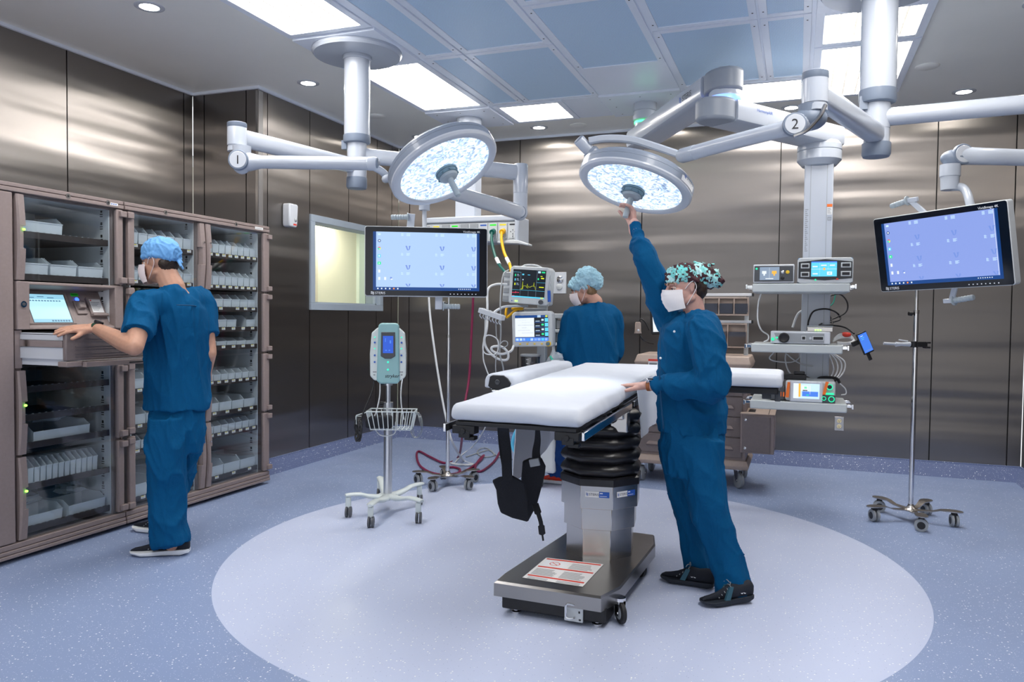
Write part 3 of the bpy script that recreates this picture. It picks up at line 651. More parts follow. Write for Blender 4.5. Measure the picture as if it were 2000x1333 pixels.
for k in range(13): put_bin(2.965+k*0.0375, 0.362, 0.034, 0.152, 0.42, f'narrow upright bin, {ordn[k] if k < 9 else ordn[12-k]} from the {"left" if k < 9 else "right"} behind the lowest left door', 'narrow bins standing in the lowest door', x=XF-0.05)
put_bin(3.07, 0.128, 0.25, 0.11, 0.38, 'frosted bin with a crumpled bag, bottom shelf left', 'frosted bins in the left column', 1)
put_bin(3.36, 0.128, 0.25, 0.11, 0.38, 'frosted bin with a crumpled bag, bottom shelf right', 'frosted bins in the left column', 1)
film((XF-0.20, 3.08, 0.275), (0.07, 0.075, 0.035), 'plastic_bag', 'crumpled clear bag spilling from the bottom left bin', 5)
film((XF-0.20, 3.36, 0.278), (0.08, 0.075, 0.038), 'plastic_bag', 'crumpled clear bag spilling from the bottom right bin', 8)
# ================================================================== ceiling booms, surgical lights, displays
P1 = Vector((-2.85, 4.57, 0)); P2 = Vector((0.372, 4.57, 0)); P3 = Vector((-1.24, 6.45, 0)); P4 = Vector((-2.85, 6.46, 0))
def at(p, z): return Vector((p.x, p.y, z))
def beam(mb, a, b, w0, h0, w1=None, h1=None, r=0.3, n=16):
    """arm of rounded-rectangular section between two points"""
    a = Vector(a); b = Vector(b); w1 = w1 or w0; h1 = h1 or h0
    t = (b-a).normalized(); s = t.cross(UP).normalized(); u = s.cross(t)
    def sec(c, w_, h_):
        out = []
        for k in range(n):
            th = 2*math.pi*(k+0.5)/n; cc, ss = math.cos(th), math.sin(th); e = r*2
            out.append(c+s*(w_/2*math.copysign(abs(cc)**e, cc))+u*(h_/2*math.copysign(abs(ss)**e, ss)))
        return out
    mb.rings([sec(a, w0, h0), sec(a.lerp(b, 0.02), w0, h0), sec(b, w1, h1)]); return mb
def crystal():
    m = mat('faceted_lamp_lens', (0.75, 0.8, 0.85), 0.08, spec=0.8); N, L, b = nodes(m)
    tc = N.new('ShaderNodeTexCoord')
    vo = N.new('ShaderNodeTexVoronoi'); vo.inputs['Scale'].default_value = 42; vo.feature = 'DISTANCE_TO_EDGE'; L.new(tc.outputs['Object'], vo.inputs['Vector'])
    v2 = N.new('ShaderNodeTexVoronoi'); v2.inputs['Scale'].default_value = 42; L.new(tc.outputs['Object'], v2.inputs['Vector'])
    nz = N.new('ShaderNodeTexNoise'); nz.inputs['Scale'].default_value = 26; nz.inputs['Detail'].default_value = 4; nz.inputs['Distortion'].default_value = 2.2; L.new(tc.outputs['Object'], nz.inputs['Vector'])
    cr = N.new('ShaderNodeValToRGB'); e = cr.color_ramp.elements
    e[0].position = 0.34; e[0].color = (0.07, 0.14, 0.26, 1); e[1].position = 0.58; e[1].color = (0.95, 1.0, 1.0, 1)
    q = e.new(0.45); q.color = (0.30, 0.48, 0.74, 1)
    L.new(nz.outputs['Fac'], cr.inputs[0])
    L.new(cr.outputs[0], b.inputs['Emission Color'])
    sp = N.new('ShaderNodeSeparateColor'); L.new(v2.outputs['Color'], sp.inputs[0])
    mr = N.new('ShaderNodeMapRange'); mr.inputs[3].default_value = 0.40; mr.inputs[4].default_value = 0.72; L.new(sp.outputs[0], mr.inputs[0]); L.new(mr.outputs[0], b.inputs['Emission Strength'])
    bp = N.new('ShaderNodeBump'); bp.inputs['Strength'].default_value = 0.8; bp.inputs['Distance'].default_value = 0.01; L.new(vo.outputs['Distance'], bp.inputs['Height']); L.new(bp.outputs[0], b.inputs['Normal'])
    return m
M['crystal'] = crystal()
M['lamp_grey'] = add_noise(mat('lamp_head_grey', (0.25, 0.29, 0.36), 0.35, coat=0.2), 6, 0.02)
M['hub_grey'] = add_noise(mat('lamp_hub_blue_grey', (0.12, 0.20, 0.25), 0.45), 30, 0.06)
M['handle_grey'] = add_noise(mat('sterile_handle_grey', (0.36, 0.42, 0.46), 0.45), 30, 0.03)
def lamp_head(par, c, n, R=0.308):
    n = n.normalized(); h = MB()
    h.lathe([(0.001, -0.085), (R*0.75, -0.085), (R*0.93, -0.078), (R*0.985, -0.060), (R, -0.057), (R, -0.040)], c, n, 64); hd = h.build('lamp_head', 'lamp_grey', par, smooth=30)
    h = MB(); h.lathe([(R*0.995, -0.0402), (R*1.005, -0.036), (R*1.005, -0.008)], c, n, 64, cap=False); h.build('side_band', 'lamp_grey', hd)
    h = MB(); h.lathe([(R*1.006, -0.008), (R*1.004, 0.000), (R*0.975, 0.010), (R*0.88, 0.013), (R*0.845, 0.007), (R*0.84, 0.000)], c, n, 64, cap=False); h.build('bezel_ring', 'white', hd)
    h = MB(); h.lathe([(R*0.842, 0.004), (R*0.6, 0.007), (R*0.3, 0.009), (0.001, 0.010)], c, n, 64, cap=True); h.build('faceted_lens', 'crystal', hd)
    h = MB(); h.lathe([(0.046, 0.005), (0.062, 0.014), (0.064, 0.026), (0.060, 0.028), (0.0585, 0.046), (0.054, 0.048)], c, n, 40)
    x = n.orthogonal().normalized(); y = n.cross(x)
    for k in range(8):
        a = 2*math.pi*k/8; d = x*math.cos(a)+y*math.sin(a); h.cyl(c+d*0.055+n*0.037, c+d*0.064+n*0.037, 0.006, n=10)
    hb = h.build('hub', 'hub_grey', hd)
    h = MB(); h.lathe([(0.053, 0.048), (0.046, 0.060), (0.026, 0.066), (0.018, 0.068), (0.0165, 0.075), (0.017, 0.150), (0.0155, 0.176), (0.010, 0.180)], c, n, 32); h.build('sterile_handle', 'handle_grey', hb)
    return hd
def joint_disc(par, c, d, r, num=None, mat_='white', up=UP):
    """round cover facing direction d, with a printed number"""
    j = MB(); j.lathe([(r*1.22, -0.02), (r*1.22, -0.004), (r*1.15, 0.002), (r*1.02, 0.003)], c, d, 36); o = j.build('joint_ring', 'grey_trim', par)
    j = MB(); j.lathe([(r, 0.0), (r, 0.0045), (r*0.96, 0.006), (0.001, 0.0065)], c, d, 36); q = j.build('joint_cover', mat_, par)
    if num:
        z = d.normalized(); x = up.cross(z).normalized(); fr = frame(c+z*0.0068, x, up-z*z.dot(up))
        text(num, fr, r*1.5, 'ink', q, 'numeral', align='CENTER', y0=-r*0.52)
    return o
def logo_waves(fr, w_, h_, m, par, x0=0, y0=0):
    b = MB(fr); n = 5
    for k in range(n):
        yb = y0+h_*k/n; t_ = h_/n*0.55; pts = []
        for q in range(9):
            u = q/8; pts.append((x0+u*w_, yb+0.12*h_*math.sin(u*2*math.pi)))
        b._add([(p[0], p[1], 0.0006) for p in pts]+[(p[0], p[1]+t_, 0.0006) for p in pts], [(q, q+1, q+10, q+9) for q in range(8)])
    b.flat = True; return b.build('wave_logo', m, par)
# screens
def em(name, c, s): M[name] = mat(name, (0, 0, 0), 0.25, emit=c, es=s*0.72)
em('scr_sky', (0.47, 0.67, 1.0), 0.74); em('scr_lav', (0.32, 0.44, 0.96), 0.66); em('scr_bar', (0.008, 0.06, 0.25), 0.8); em('scr_white', (0.85, 0.92, 1.0), 0.78); em('scr_side', (0.01, 0.07, 0.30), 0.6)
em('scr_v', (0.17, 0.27, 0.66), 0.9); em('scr_green', (0.02, 0.75, 0.3), 0.9); em('scr_red', (0.85, 0.08, 0.05), 0.9); em('scr_yel', (0.75, 0.85, 0.02), 0.9); em('scr_black', (0.006, 0.010, 0.016), 1.0)
em('scr_cyan', (0.1, 0.6, 0.9), 0.9); em('scr_blue', (0.06, 0.2, 0.75), 0.9); em('scr_pwhite', (0.55, 0.76, 1.0), 0.9); em('scr_org', (0.9, 0.45, 0.05), 0.9); em('scr_pink', (0.8, 0.05, 0.12), 0.8); em('scr_grey', (0.25, 0.33, 0.45), 0.8)
def desktop(fr, w_, h_, par, bg):
    b = MB(fr); L_ = [0]
    mats = [bg, 'scr_bar', 'scr_white', 'scr_v', 'scr_green', 'scr_red', 'scr_yel', 'scr_cyan', 'scr_side', 'scr_blue', 'scr_pwhite']
    def r(x0, y0, x1, y1, m, z=1): b.mi = mats.index(m); b.rect(x0*w_-w_/2, h_/2-y1*h_, x1*w_-w_/2, h_/2-y0*h_, z*0.0002)
    r(0, 0, 1, 1, 'scr_side', 0); r(0.028, 0.0, 0.975, 1, bg, 1); r(0.028, 0.944, 0.975, 1, 'scr_bar', 2)
    r(0.966, 0.0, 0.969, 0.944, 'scr_white', 2)
    def vee(cx, cy, cut=False):
        b.mi = mats.index('scr_v'); s = 0.038; X = lambda x: x*w_-w_/2; Yv = lambda y: h_/2-y*h_
        hgt = 0.080 if not cut else 0.05
        b._add([(X(cx-s*0.65), Yv(cy), .0006), (X(cx-s*0.25), Yv(cy), .0006), (X(cx+s*0.05), Yv(cy+hgt*0.9), .0006), (X(cx-s*0.05), Yv(cy+hgt), .0006), (X(cx-s*0.25), Yv(cy+hgt*0.9), .0006)], [(0, 1, 2, 3, 4)])
        b._add([(X(cx+s*0.18), Yv(cy), .0006), (X(cx+s*0.62), Yv(cy), .0006), (X(cx+s*0.42), Yv(cy+hgt*0.72), .0006), (X(cx+s*0.1), Yv(cy+hgt), .0006), (X(cx+s*0.05), Yv(cy+hgt*0.9), .0006), (X(cx+s*0.22), Yv(cy+hgt*0.5), .0006)], [(0, 1, 2, 3, 4, 5)])
    for cy in (0.235, 0.565, 0.885):
        for cx in (0.325, 0.645, 0.945):
            vee(cx, cy, cy > 0.8)
            if cy < 0.8:
                for k, (dx, ww) in enumerate(((-0.065, 0.022), (-0.015, 0.035))):
                    for q in range(4): r(cx+dx, cy+0.125+q*0.012, cx+dx+ww*(0.7+0.3*((q+k) % 2)), cy+0.131+q*0.012, 'scr_pwhite', 2)
    for cx in (0.325, 0.645, 0.945):
        for q in range(4): r(cx-0.015, 0.02+q*0.013, cx+0.02, 0.027+q*0.013, 'scr_pwhite', 2); r(cx-0.065, 0.02+q*0.013, cx-0.043, 0.027+q*0.013, 'scr_pwhite', 2)
    def disc(cx, cy, rad, m, z=2, a0=0, a1=360):
        b.mi = mats.index(m); X = cx*w_-w_/2; Y_ = h_/2-cy*h_; n = 14
        pts = [(X+rad*w_*math.cos(math.radians(a0+(a1-a0)*k/n)), Y_+rad*w_*math.sin(math.radians(a0+(a1-a0)*k/n)), z*.0002) for k in range(n+1)]
        b._add([(X, Y_, z*.0002)]+pts, [(0, k+1, k+2) for k in range(n)])
    r(0.045, 0.03, 0.07, 0.06, 'scr_pwhite', 2)
    disc(0.058, 0.155, 0.014, 'scr_bar'); disc(0.058, 0.155, 0.008, 'scr_white', 3)
    for a0, a1, m in ((30, 150, 'scr_red'), (150, 270, 'scr_green'), (270, 390, 'scr_yel')): disc(0.057, 0.285, 0.014, m, 2, a0, a1)
    disc(0.057, 0.285, 0.006, 'scr_cyan', 3)
    r(0.043, 0.39, 0.071, 0.44, 'scr_cyan', 2); disc(0.057, 0.415, 0.008, 'scr_white', 3)
    r(0.042, 0.515, 0.073, 0.562, 'scr_green', 2); disc(0.057, 0.54, 0.006, 'scr_white', 3)
    for x, y in ((0.057, 0.675), (0.057, 0.80), (0.112, 0.80)): r(x-0.009, y-0.025, x+0.010, y+0.025, 'scr_white', 2)
    disc(0.167, 0.79, 0.010, 'scr_v', 2); r(0.165, 0.80, 0.18, 0.82, 'scr_white', 3)
    for k, x in enumerate((0.045, 0.080, 0.117, 0.155, 0.193, 0.230)):
        if k == 4:
            disc(x, 0.971, 0.008, 'scr_red', 3); disc(x, 0.971, 0.004, 'scr_yel', 4)
        else: r(x-0.006, 0.960, x+0.006, 0.983, 'scr_white', 3)
    for k in range(7): r(0.80+k*0.018, 0.962, 0.808+k*0.018, 0.976, 'scr_white', 3)
    b.flat = True; return b.build('screen', mats, par)
def display(name, label, TL, TR, BL, bg, loc):
    x = (TR-TL); wd_ = x.length; fr = frame(TL+(TR-TL)*0.5+(BL-TL)*0.5, x, TL-BL); H_ = (BL-TL).length
    t = thing(name, label, 'monitor', loc)
    b = MB(fr); r_ = 0.014
    def rr(w_, h_, rad, n=5):
        out = []
        for cx, cy, a0 in ((w_/2-rad, h_/2-rad, 0), (-w_/2+rad, h_/2-rad, 90), (-w_/2+rad, -h_/2+rad, 180), (w_/2-rad, -h_/2+rad, 270)):
            for k in range(n+1): a = math.radians(a0+90*k/n); out.append((cx+rad*math.cos(a), cy+rad*math.sin(a)))
        return out
    b.prism(rr(wd_, H_, r_), -0.052, -0.002); b.prism(rr(wd_*0.94, H_*0.9, r_), -0.07, -0.05); b.build('housing', 'light_grey', t, bevel=0.003)
    b = MB(fr); b.prism(rr(wd_-0.008, H_-0.008, r_-0.002), -0.003, 0.0); M.setdefault('bezel', mat('glossy_black_bezel', (0.004, 0.006, 0.012), 0.12)); bz = b.build('bezel', 'bezel', t)
    sw, sh = wd_*0.865, H_*0.835
    desktop(fr @ Matrix.Translation((0.0, 0.001, 0.0005)), sw, sh, t, bg)
    text('VividImage 4K', fr, 0.018, 'pale_ink', bz, x0=wd_/2-0.045, y0=H_/2-0.030, align='RIGHT')
    logo_waves(fr @ Matrix.Translation((-wd_/2+0.037, -H_/2+0.011, 0.0004)), 0.02, 0.017, 'pale_ink', bz)
    text('STERIS', fr, 0.021, 'pale_ink', bz, x0=-wd_/2+0.062, y0=-H_/2+0.012)
    b = MB(fr)
    for k in range(8): b.rect(wd_*0.19+k*0.022, -H_/2+0.014, wd_*0.19+k*0.022+0.006, -H_/2+0.019, 0.0006)
    b.flat = True; b.build('button_marks', 'pale_ink', bz)
    return t, fr, wd_, H_
def grip(par, fr, p, q, r=0.016):
    b = MB(fr); p = Vector(p); q = Vector(q); d = (q-p).normalized(); L_ = (q-p).length
    prof = [(0.026, 0), (0.027, 0.006), (r, 0.008)]
    for k in range(5): z = 0.02+k*(L_-0.03)/5; prof += [(r, z), (r*0.86, z+0.006), (r, z+0.012)]
    prof += [(r*0.9, L_-0.003), (r*0.7, L_)]
    b.lathe(prof, p, d, 20); return b.build('grip', 'handle_grey', par)
# ---- 1: left surgical light
L1 = thing('surgical_light', 'left surgical light with arm numbered 1 hanging from the round white ceiling column', 'surgical light', at(P1, 3.124))
b = MB(); b.lathe([(0.30, 0.0), (0.302, -0.018), (0.29, -0.034), (0.001, -0.036)], at(P1, 3.124), (0, 0, 1), 64); b.build('mount_disc', 'arm_white', L1)
b = MB(); b.lathe([(0.098, 3.088), (0.098, 3.065), (0.087, 3.06), (0.087, 2.55)], P1, (0, 0, 1), 40); b.build('column', 'arm_white', L1)
b = MB(); b.lathe([(0.091, 2.555), (0.092, 2.515), (0.088, 2.505), (0.070, 2.50)], P1, (0, 0, 1), 40); b.box(at(P1, 2.49)+RH*-0.075, (0.04, 0.05, 0.06)); b.build('column_collar', 'grey_trim', L1)
b = MB(); b.cyl(at(P1, 2.515), at(P1, 2.25), 0.066, n=36); b.build('spindle', 'arm_white', L1)
b = MB(); b.lathe([(0.069, 2.27), (0.070, 2.265), (0.070, 2.21), (0.064, 2.195), (0.001, 2.19)], P1, (0, 0, 1), 36); b.build('spindle_cap', 'grey_trim', L1)
E1 = FL(463, 268, 2.37); E1.z = 2.37
b = MB(); beam(b, at(P1, 2.345), E1, 0.085, 0.10, 0.062, 0.105); b.build('extension_arm', 'arm_white', L1, bevel=0.002)
b = MB(); b.lathe([(0.053, 2.452), (0.055, 2.445), (0.055, 2.32)], (E1.x, E1.y, 0), (0, 0, 1), 32); b.build('elbow', 'arm_white', L1)
b = MB(); b.lathe([(0.040, 2.456), (0.0555, 2.450), (0.0558, 2.425), (0.053, 2.42)], (E1.x, E1.y, 0), (0, 0, 1), 32); b.build('elbow_cap', 'grey_trim', L1)
b = MB(); b.lathe([(0.051, 2.322), (0.051, 2.312), (0.053, 2.310), (0.054, 2.285)], (E1.x, E1.y, 0), (0, 0, 1), 32); b.build('elbow_ring', 'arm_white', L1)
J1 = PD(470, 315, 4.46)
b = MB(); b.ell(J1+FH*0.02, (0.062, 0.055, 0.072)); b.cyl(J1+FH*0.02, J1+FH*0.02+UP*0.09, 0.050, 0.053)
b.build('joint_housing', 'arm_white', L1)
b = MB(); b.ell(J1+FH*0.018-RH*0.02+UP*0.012, (0.056, 0.058, 0.060)); b.build('joint_shroud', 'grey_trim', L1)
joint_disc(L1, J1-FH*0.043, -FH+RH*0.05, 0.048, '1')
A1 = PD(735, 320, 4.36)
b = MB(); Jm = J1+FH*0.02
b.tube([Jm+RH*0.02, Jm.lerp(A1, 0.2)+UP*0.0, Jm.lerp(A1, 0.5), A1-(A1-Jm).normalized()*0.045], lambda t: 0.060-0.022*min(1, t*4), n=20, sm=4); b.build('spring_arm', 'arm_white', L1)
d_ = (A1-Jm).normalized(); b = MB(); b.lathe([(0.038, -0.045), (0.040, -0.043), (0.040, -0.008), (0.034, 0.006)], A1, d_, 28); b.build('arm_end', 'arm_white', L1)
b = MB(); b.lathe([(0.030, 0.004), (0.030, 0.010), (0.024, 0.014)], A1, d_, 24); b.build('arm_end_cap', 'grey_trim', L1)
def tilt(c, cosv, sr, su):
    v = (C0-c).normalized(); d = _r2*sr+_u2*su; d = (d-v*d.dot(v)).normalized(); return (v*cosv+d*math.sqrt(1-cosv*cosv)).normalized()
c1 = PD(869, 331, 4.15); n1 = tilt(c1, 0.50, 0.457, -0.89)
b = MB(); k1 = c1-n1*0.06+(-_r2*0.89-_u2*0.30).normalized()*0.29
b.tube([A1+UP*-0.02-d_*0.01, PD(748, 337, 4.40), PD(756, 347, 4.42), k1, c1-n1*0.075], lambda t: 0.022, n=14); b.build('yoke', 'arm_white', L1)
lamp_head(L1, c1, n1)
# ---- 2: right surgical light
n2v = (C0-PD(1239, 366, 4.12)).normalized()
L2 = thing('surgical_light', 'right surgical light with arm numbered 2, handle held by the floral capped woman', 'surgical light', at(P2, 3.124))
b = MB(); b.lathe([(0.30, 3.124), (0.302, 3.106), (0.29, 3.09), (0.098, 3.088), (0.098, 3.065), (0.091, 3.06), (0.091, 2.56)], P2, (0, 0, 1), 48); b.build('column', 'arm_white', L2)
b = MB(); b.lathe([(0.0945, 2.565), (0.095, 2.515), (0.090, 2.50), (0.070, 2.495)], P2, (0, 0, 1), 40); b.box(at(P2, 2.495)+RH*-0.075, (0.04, 0.05, 0.07)); b.build('column_collar', 'grey_trim', L2)
b = MB(); b.cyl(at(P2, 2.52), at(P2, 2.27), 0.064, n=36); b.build('spindle', 'arm_white', L2)
b = MB(); b.lathe([(0.071, 2.285), (0.072, 2.28), (0.072, 2.225), (0.066, 2.212), (0.001, 2.208)], P2, (0, 0, 1), 36); b.build('spindle_cap', 'grey_trim', L2)
E2 = Vector((0.047, 3.63, 2.33))
b = MB(); beam(b, at(P2, 2.33), E2, 0.10, 0.10, 0.070, 0.105); b.build('extension_arm', 'arm_white', L2, bevel=0.002)
b = MB(); b.cyl((E2.x, E2.y, 2.405), (E2.x, E2.y, 2.28), 0.0545, n=32); b.build('elbow', 'arm_white', L2)
b = MB(); b.lathe([(0.040, 2.420), (0.055, 2.414), (0.0555, 2.385), (0.053, 2.38)], (E2.x, E2.y, 0), (0, 0, 1), 32); b.build('elbow_cap', 'grey_trim', L2)
b = MB(); b.lathe([(0.051, 2.28), (0.051, 2.272), (0.053, 2.27), (0.053, 2.245)], (E2.x, E2.y, 0), (0, 0, 1), 32); b.build('elbow_ring', 'arm_white', L2)
J2 = PD(1582, 232, 3.36)
b = MB(); b.ell(J2, (0.072, 0.058, 0.052)); b.cyl(J2, J2+UP*0.06, 0.05, 0.053); b.build('joint_housing', 'grey_trim', L2)
b = MB(); b.tube([PD(1612, 205, 3.29), PD(1600, 228, 3.28), PD(1575, 255, 3.285), PD(1550, 266, 3.30)], 0.009, n=8); b.build('joint_trim', 'steel', L2)
D2 = PD(1549, 245, 3.34)
A2 = PD(1338, 303, 3.95); d2 = (A2-D2).normalized()
b = MB(); b.tube([J2, D2+FH*0.035, D2.lerp(A2, 0.25)+FH*0.02, D2.lerp(A2, 0.6), A2], lambda t: 0.052-0.016*min(1, t*3), n=20, sm=4); b.build('spring_arm', 'arm_white', L2)
joint_disc(L2, D2-FH*0.022, -FH*1.0-RH*0.25, 0.042, '2')
b = MB(); b.lathe([(0.036, -0.08), (0.0375, -0.078), (0.038, 0.02), (0.030, 0.04)], A2, d2, 28); b.build('arm_end', 'arm_white', L2)
c2 = PD(1239, 366, 4.12); n2 = tilt(c2, 0.40, -0.292, -0.956)
K2 = PD(1137, 280, 4.12)
b = MB()
pts = [A2+d2*0.02, PD(1290, 290, 4.03), PD(1235, 274, 4.08), PD(1185, 271, 4.10), PD(1150, 276, 4.11)]
P_ = catmull(pts, 8); R_ = []
for i, p in enumerate(P_):
    t = (P_[min(i+1, len(P_)-1)]-P_[max(i-1, 0)]).normalized(); s_ = t.cross(UP).normalized(); u_ = s_.cross(t)
    R_.append([p+s_*(0.020*cx)+u_*(0.019*cy) for cx, cy in ((-1, -.6), (-.6, -1), (.6, -1), (1, -.6), (1, .6), (.6, 1), (-.6, 1), (-1, .6))])
b.rings(R_); b.build('yoke', 'arm_white', L2)
kd = (PD(1160, 305, 4.14)-K2).normalized()
b = MB(); b.lathe([(0.028, -0.028), (0.032, -0.024), (0.032, 0.03), (0.030, 0.06)], K2, kd, 28); b.build('yoke_knuckle', 'arm_white', L2)
b = MB(); b.lathe([(0.024, -0.034), (0.030, -0.029), (0.030, -0.024)], K2, kd, 28); b.build('knuckle_cap', 'grey_trim', L2)
b = MB(); b.lathe([(0.034, 0.05), (0.045, 0.065), (0.045, 0.09)], K2, kd, 28); b.build('knuckle_collar', 'lamp_grey', L2)
hd2 = lamp_head(L2, c2, n2)
# brand plate on the rim of lamp 2 and on the long arm
n_ = n2.normalized(); pr_d = (PD(1318, 343, 4.0)-c2); pr_d = (pr_d-n_*pr_d.dot(n_)).normalized(); side = n_.cross(pr_d)
def rim_label(par, c, n_, pd, R, a0, a1, lo, hi):
    b = MB(); k = 10; s_ = n_.cross(pd)
    def pt(a, h): return c+(pd*math.cos(a)+s_*math.sin(a))*R+n_*h
    for i in range(k):
        p, q = a0+(a1-a0)*i/k, a0+(a1-a0)*(i+1)/k; b.quad(pt(p, lo), pt(q, lo), pt(q, hi), pt(p, hi))
    b.flat = True; return b.build('rim_label', 'paper', par)
rim_label(hd2, c2, n_, pr_d, 0.3112, -0.24, 0.24, -0.040, -0.010)
s2_ = n_.cross(pr_d); sg = 1 if s2_.dot(_r2) > 0 else -1
fr = frame(c2+pr_d*0.3118-n_*0.030, s2_*sg, -n_ if False else (n_*-1 if (n_*-1).z > 0 else n_))
bR = 0.3118
for i, ch in enumerate('STERIS'):
    a = sg*(-0.10+0.045*i); p = c2+(pr_d*math.cos(a)+s2_*math.sin(a))*bR-n_*0.032; xd = (-pr_d*math.sin(a)+s2_*math.cos(a))*sg
    text(ch, frame(p, xd, -n_), 0.020, 'ink', hd2)
logo_waves(frame(c2+(pr_d*math.cos(-sg*0.18)+s2_*math.sin(-sg*0.18))*bR-n_*0.032, (pr_d*math.sin(sg*0.18)+s2_*math.cos(sg*0.18))*sg, -n_), 0.014, 0.016, 'blue_ink', hd2)
# long display arm from the right column
AR = FL(2000, 208, 2.41); dR = (AR-at(P2, 2.42)); dR.z = 0; dR.normalize()
EL = at(P2, 0)+dR*1.25
D2t = thing('monitor_arm', 'long white ceiling arm with black wave logo reaching right to the tilted monitor', 'support arm', at(P2, 2.42))
b = MB(); b.tube([at(P2, 2.42), at(EL, 2.42)], lambda t: 0.047, n=24, sm=1); b.cyl(at(P2, 2.49), at(P2, 2.36), 0.0655, n=32); b.build('extension_arm', 'arm_white', D2t)
lf = frame(FL(1928, 220, 2.41)-Vector((0, 0, 0.03))+dR.cross(UP)*0.0475, dR, UP)
logo_waves(lf, 0.085, 0.06, 'ink', D2t); text('STERIS', lf, 0.078, 'ink', D2t, x0=0.115, y0=0.002)
b = MB(); b.cyl(at(EL, 2.48), at(EL, 2.14), 0.055, n=28); b.build('elbow', 'arm_white', D2t)
JM = PD(1874, 304, 4.55)
eb = at(EL, 2.20)
b = MB(); b.tube([eb, PD(2060, 306, 4.35), PD(1935, 306, 4.48), JM], lambda t: 0.054-0.006*math.sin(math.pi*t), n=22, sm=4); b.build('spring_arm', 'arm_white', D2t)
b = MB(); b.ell(JM-RH*0.03-UP*0.015, (0.075, 0.05, 0.05)); b.build('joint_shroud', 'grey_trim', D2t)
joint_disc(D2t, JM-FH*0.046, -FH, 0.050)
b = MB(); q0 = PD(1856, 322, 4.55); b.cyl(q0, q0-UP*0.07, 0.056, 0.056, 28); b.cyl(q0-UP*0.07, q0-UP*0.15, 0.052, 0.048, 28); b.build('swivel', 'arm_white', D2t)
# displays
TL2 = PD(1703, 429, 4.50); TR2 = PD(1965, 390, 3.82); BL2 = PD(1722, 571, 4.53)
mon2, f2, w2, h2 = display('surgical_monitor', 'tilted black monitor with lavender desktop hanging at the right, seen at an angle', TL2, TR2, BL2, 'scr_lav', (TL2+TR2)/2)
mc = f2 @ Vector((0.0, 0.02, -0.07))
b = MB(); b.tube([q0-UP*0.13+RH*0.02, PD(1882, 368, 4.5), PD(1893, 392, 4.42), PD(1893, 430, 4.36), mc], 0.024, n=14); b.build('curved_tube', 'arm_white', mon2)
b = MB(f2); b.box((0, 0, -0.085), (0.16, 0.16, 0.03)); b.build('mount_plate', 'white', mon2, bevel=0.004)
b = MB(f2); b.box((-0.12, h2/2+0.015, -0.06), (0.03, 0.16, 0.014), rot=Matrix.Rotation(0.75, 3, 'Z')); b.box((-0.16, h2/2+0.075, -0.06), (0.06, 0.026, 0.02)); b.build('upper_bracket', 'arm_white', mon2, bevel=0.003)
grip(mon2, f2, (-0.19, h2/2+0.075, -0.06), (-0.30, h2/2+0.058, -0.06))
b = MB(f2); b.box((0.02, -h2/2-0.03, -0.06), (0.03, 0.10, 0.014), rot=Matrix.Rotation(-0.35, 3, 'Z')); b.box((-0.01, -h2/2-0.075, -0.06), (0.06, 0.024, 0.02)); b.build('lower_bracket', 'arm_white', mon2, bevel=0.003)
grip(mon2, f2, (0.015, -h2/2-0.075, -0.06), (0.13, -h2/2-0.06, -0.06))
TL1 = PD(712, 441, 4.57); TR1 = PD(952, 446.4, 4.67); BL1 = PD(712.2, 578.4, 4.57)
EA = at(FL(1017, 338, 2.41), 2.41)
mon1, f1, w1, h1 = display('surgical_monitor', 'black monitor with pale blue desktop hanging below the left surgical light', TL1, TR1, BL1, 'scr_sky', at(P1, 2.42))
b = MB(); beam(b, at(P1, 2.425), EA, 0.085, 0.10, 0.07, 0.115); b.build('extension_arm', 'arm_white', mon1, bevel=0.002)
b = MB(); b.lathe([(0.050, 2.475), (0.055, 2.465), (0.055, 2.26), (0.0535, 2.258), (0.0535, 2.10)], (EA.x, EA.y, 0), (0, 0, 1), 32); b.build('elbow', 'arm_white', mon1)
JA = at(EA, 2.115)-RH*0.005; AE = PD(838, 362, 4.72)
b = MB(); b.ell(JA, (0.062, 0.06, 0.062)); b.build('joint_housing', 'arm_white', mon1)
b = MB(); beam(b, JA, AE, 0.085, 0.115, 0.07, 0.09, r=0.35); b.build('spring_arm', 'arm_white', mon1)
joint_disc(mon1, JA-FH*0.052+UP*0.0, -FH+RH*0.2, 0.042)
pb = PD(829, 400, 4.70)
b = MB(); b.cyl(PD(829, 365, 4.70), pb, 0.030, 0.036, 24); b.cyl(pb, pb-UP*0.035, 0.034, n=24); b.build('swivel', 'arm_white', mon1)
b = MB(); b.cyl(pb-UP*0.02, PD(829, 480, 4.70), 0.014, n=16); b.build('drop_tube', 'white', mon1)
b = MB(f1); b.box((0, 0.04, -0.085), (0.16, 0.20, 0.03)); b.build('mount_plate', 'white', mon1, bevel=0.004)
b = MB(f1); b.box((-0.095, h1/2+0.035, -0.05), (0.045, 0.10, 0.02), rot=Matrix.Rotation(-0.08, 3, 'Z')); b.build('upper_bracket', 'arm_white', mon1, bevel=0.003)
grip(mon1, f1, (-0.11, h1/2+0.065, -0.05), (-0.215, h1/2+0.062, -0.05))
b = MB(f1); b.box((0.075, -h1/2-0.03, -0.05), (0.045, 0.09, 0.02)); b.build('lower_bracket', 'arm_white', mon1, bevel=0.003)
grip(mon1, f1, (0.10, -h1/2-0.055, -0.05), (0.205, -h1/2-0.057, -0.05))
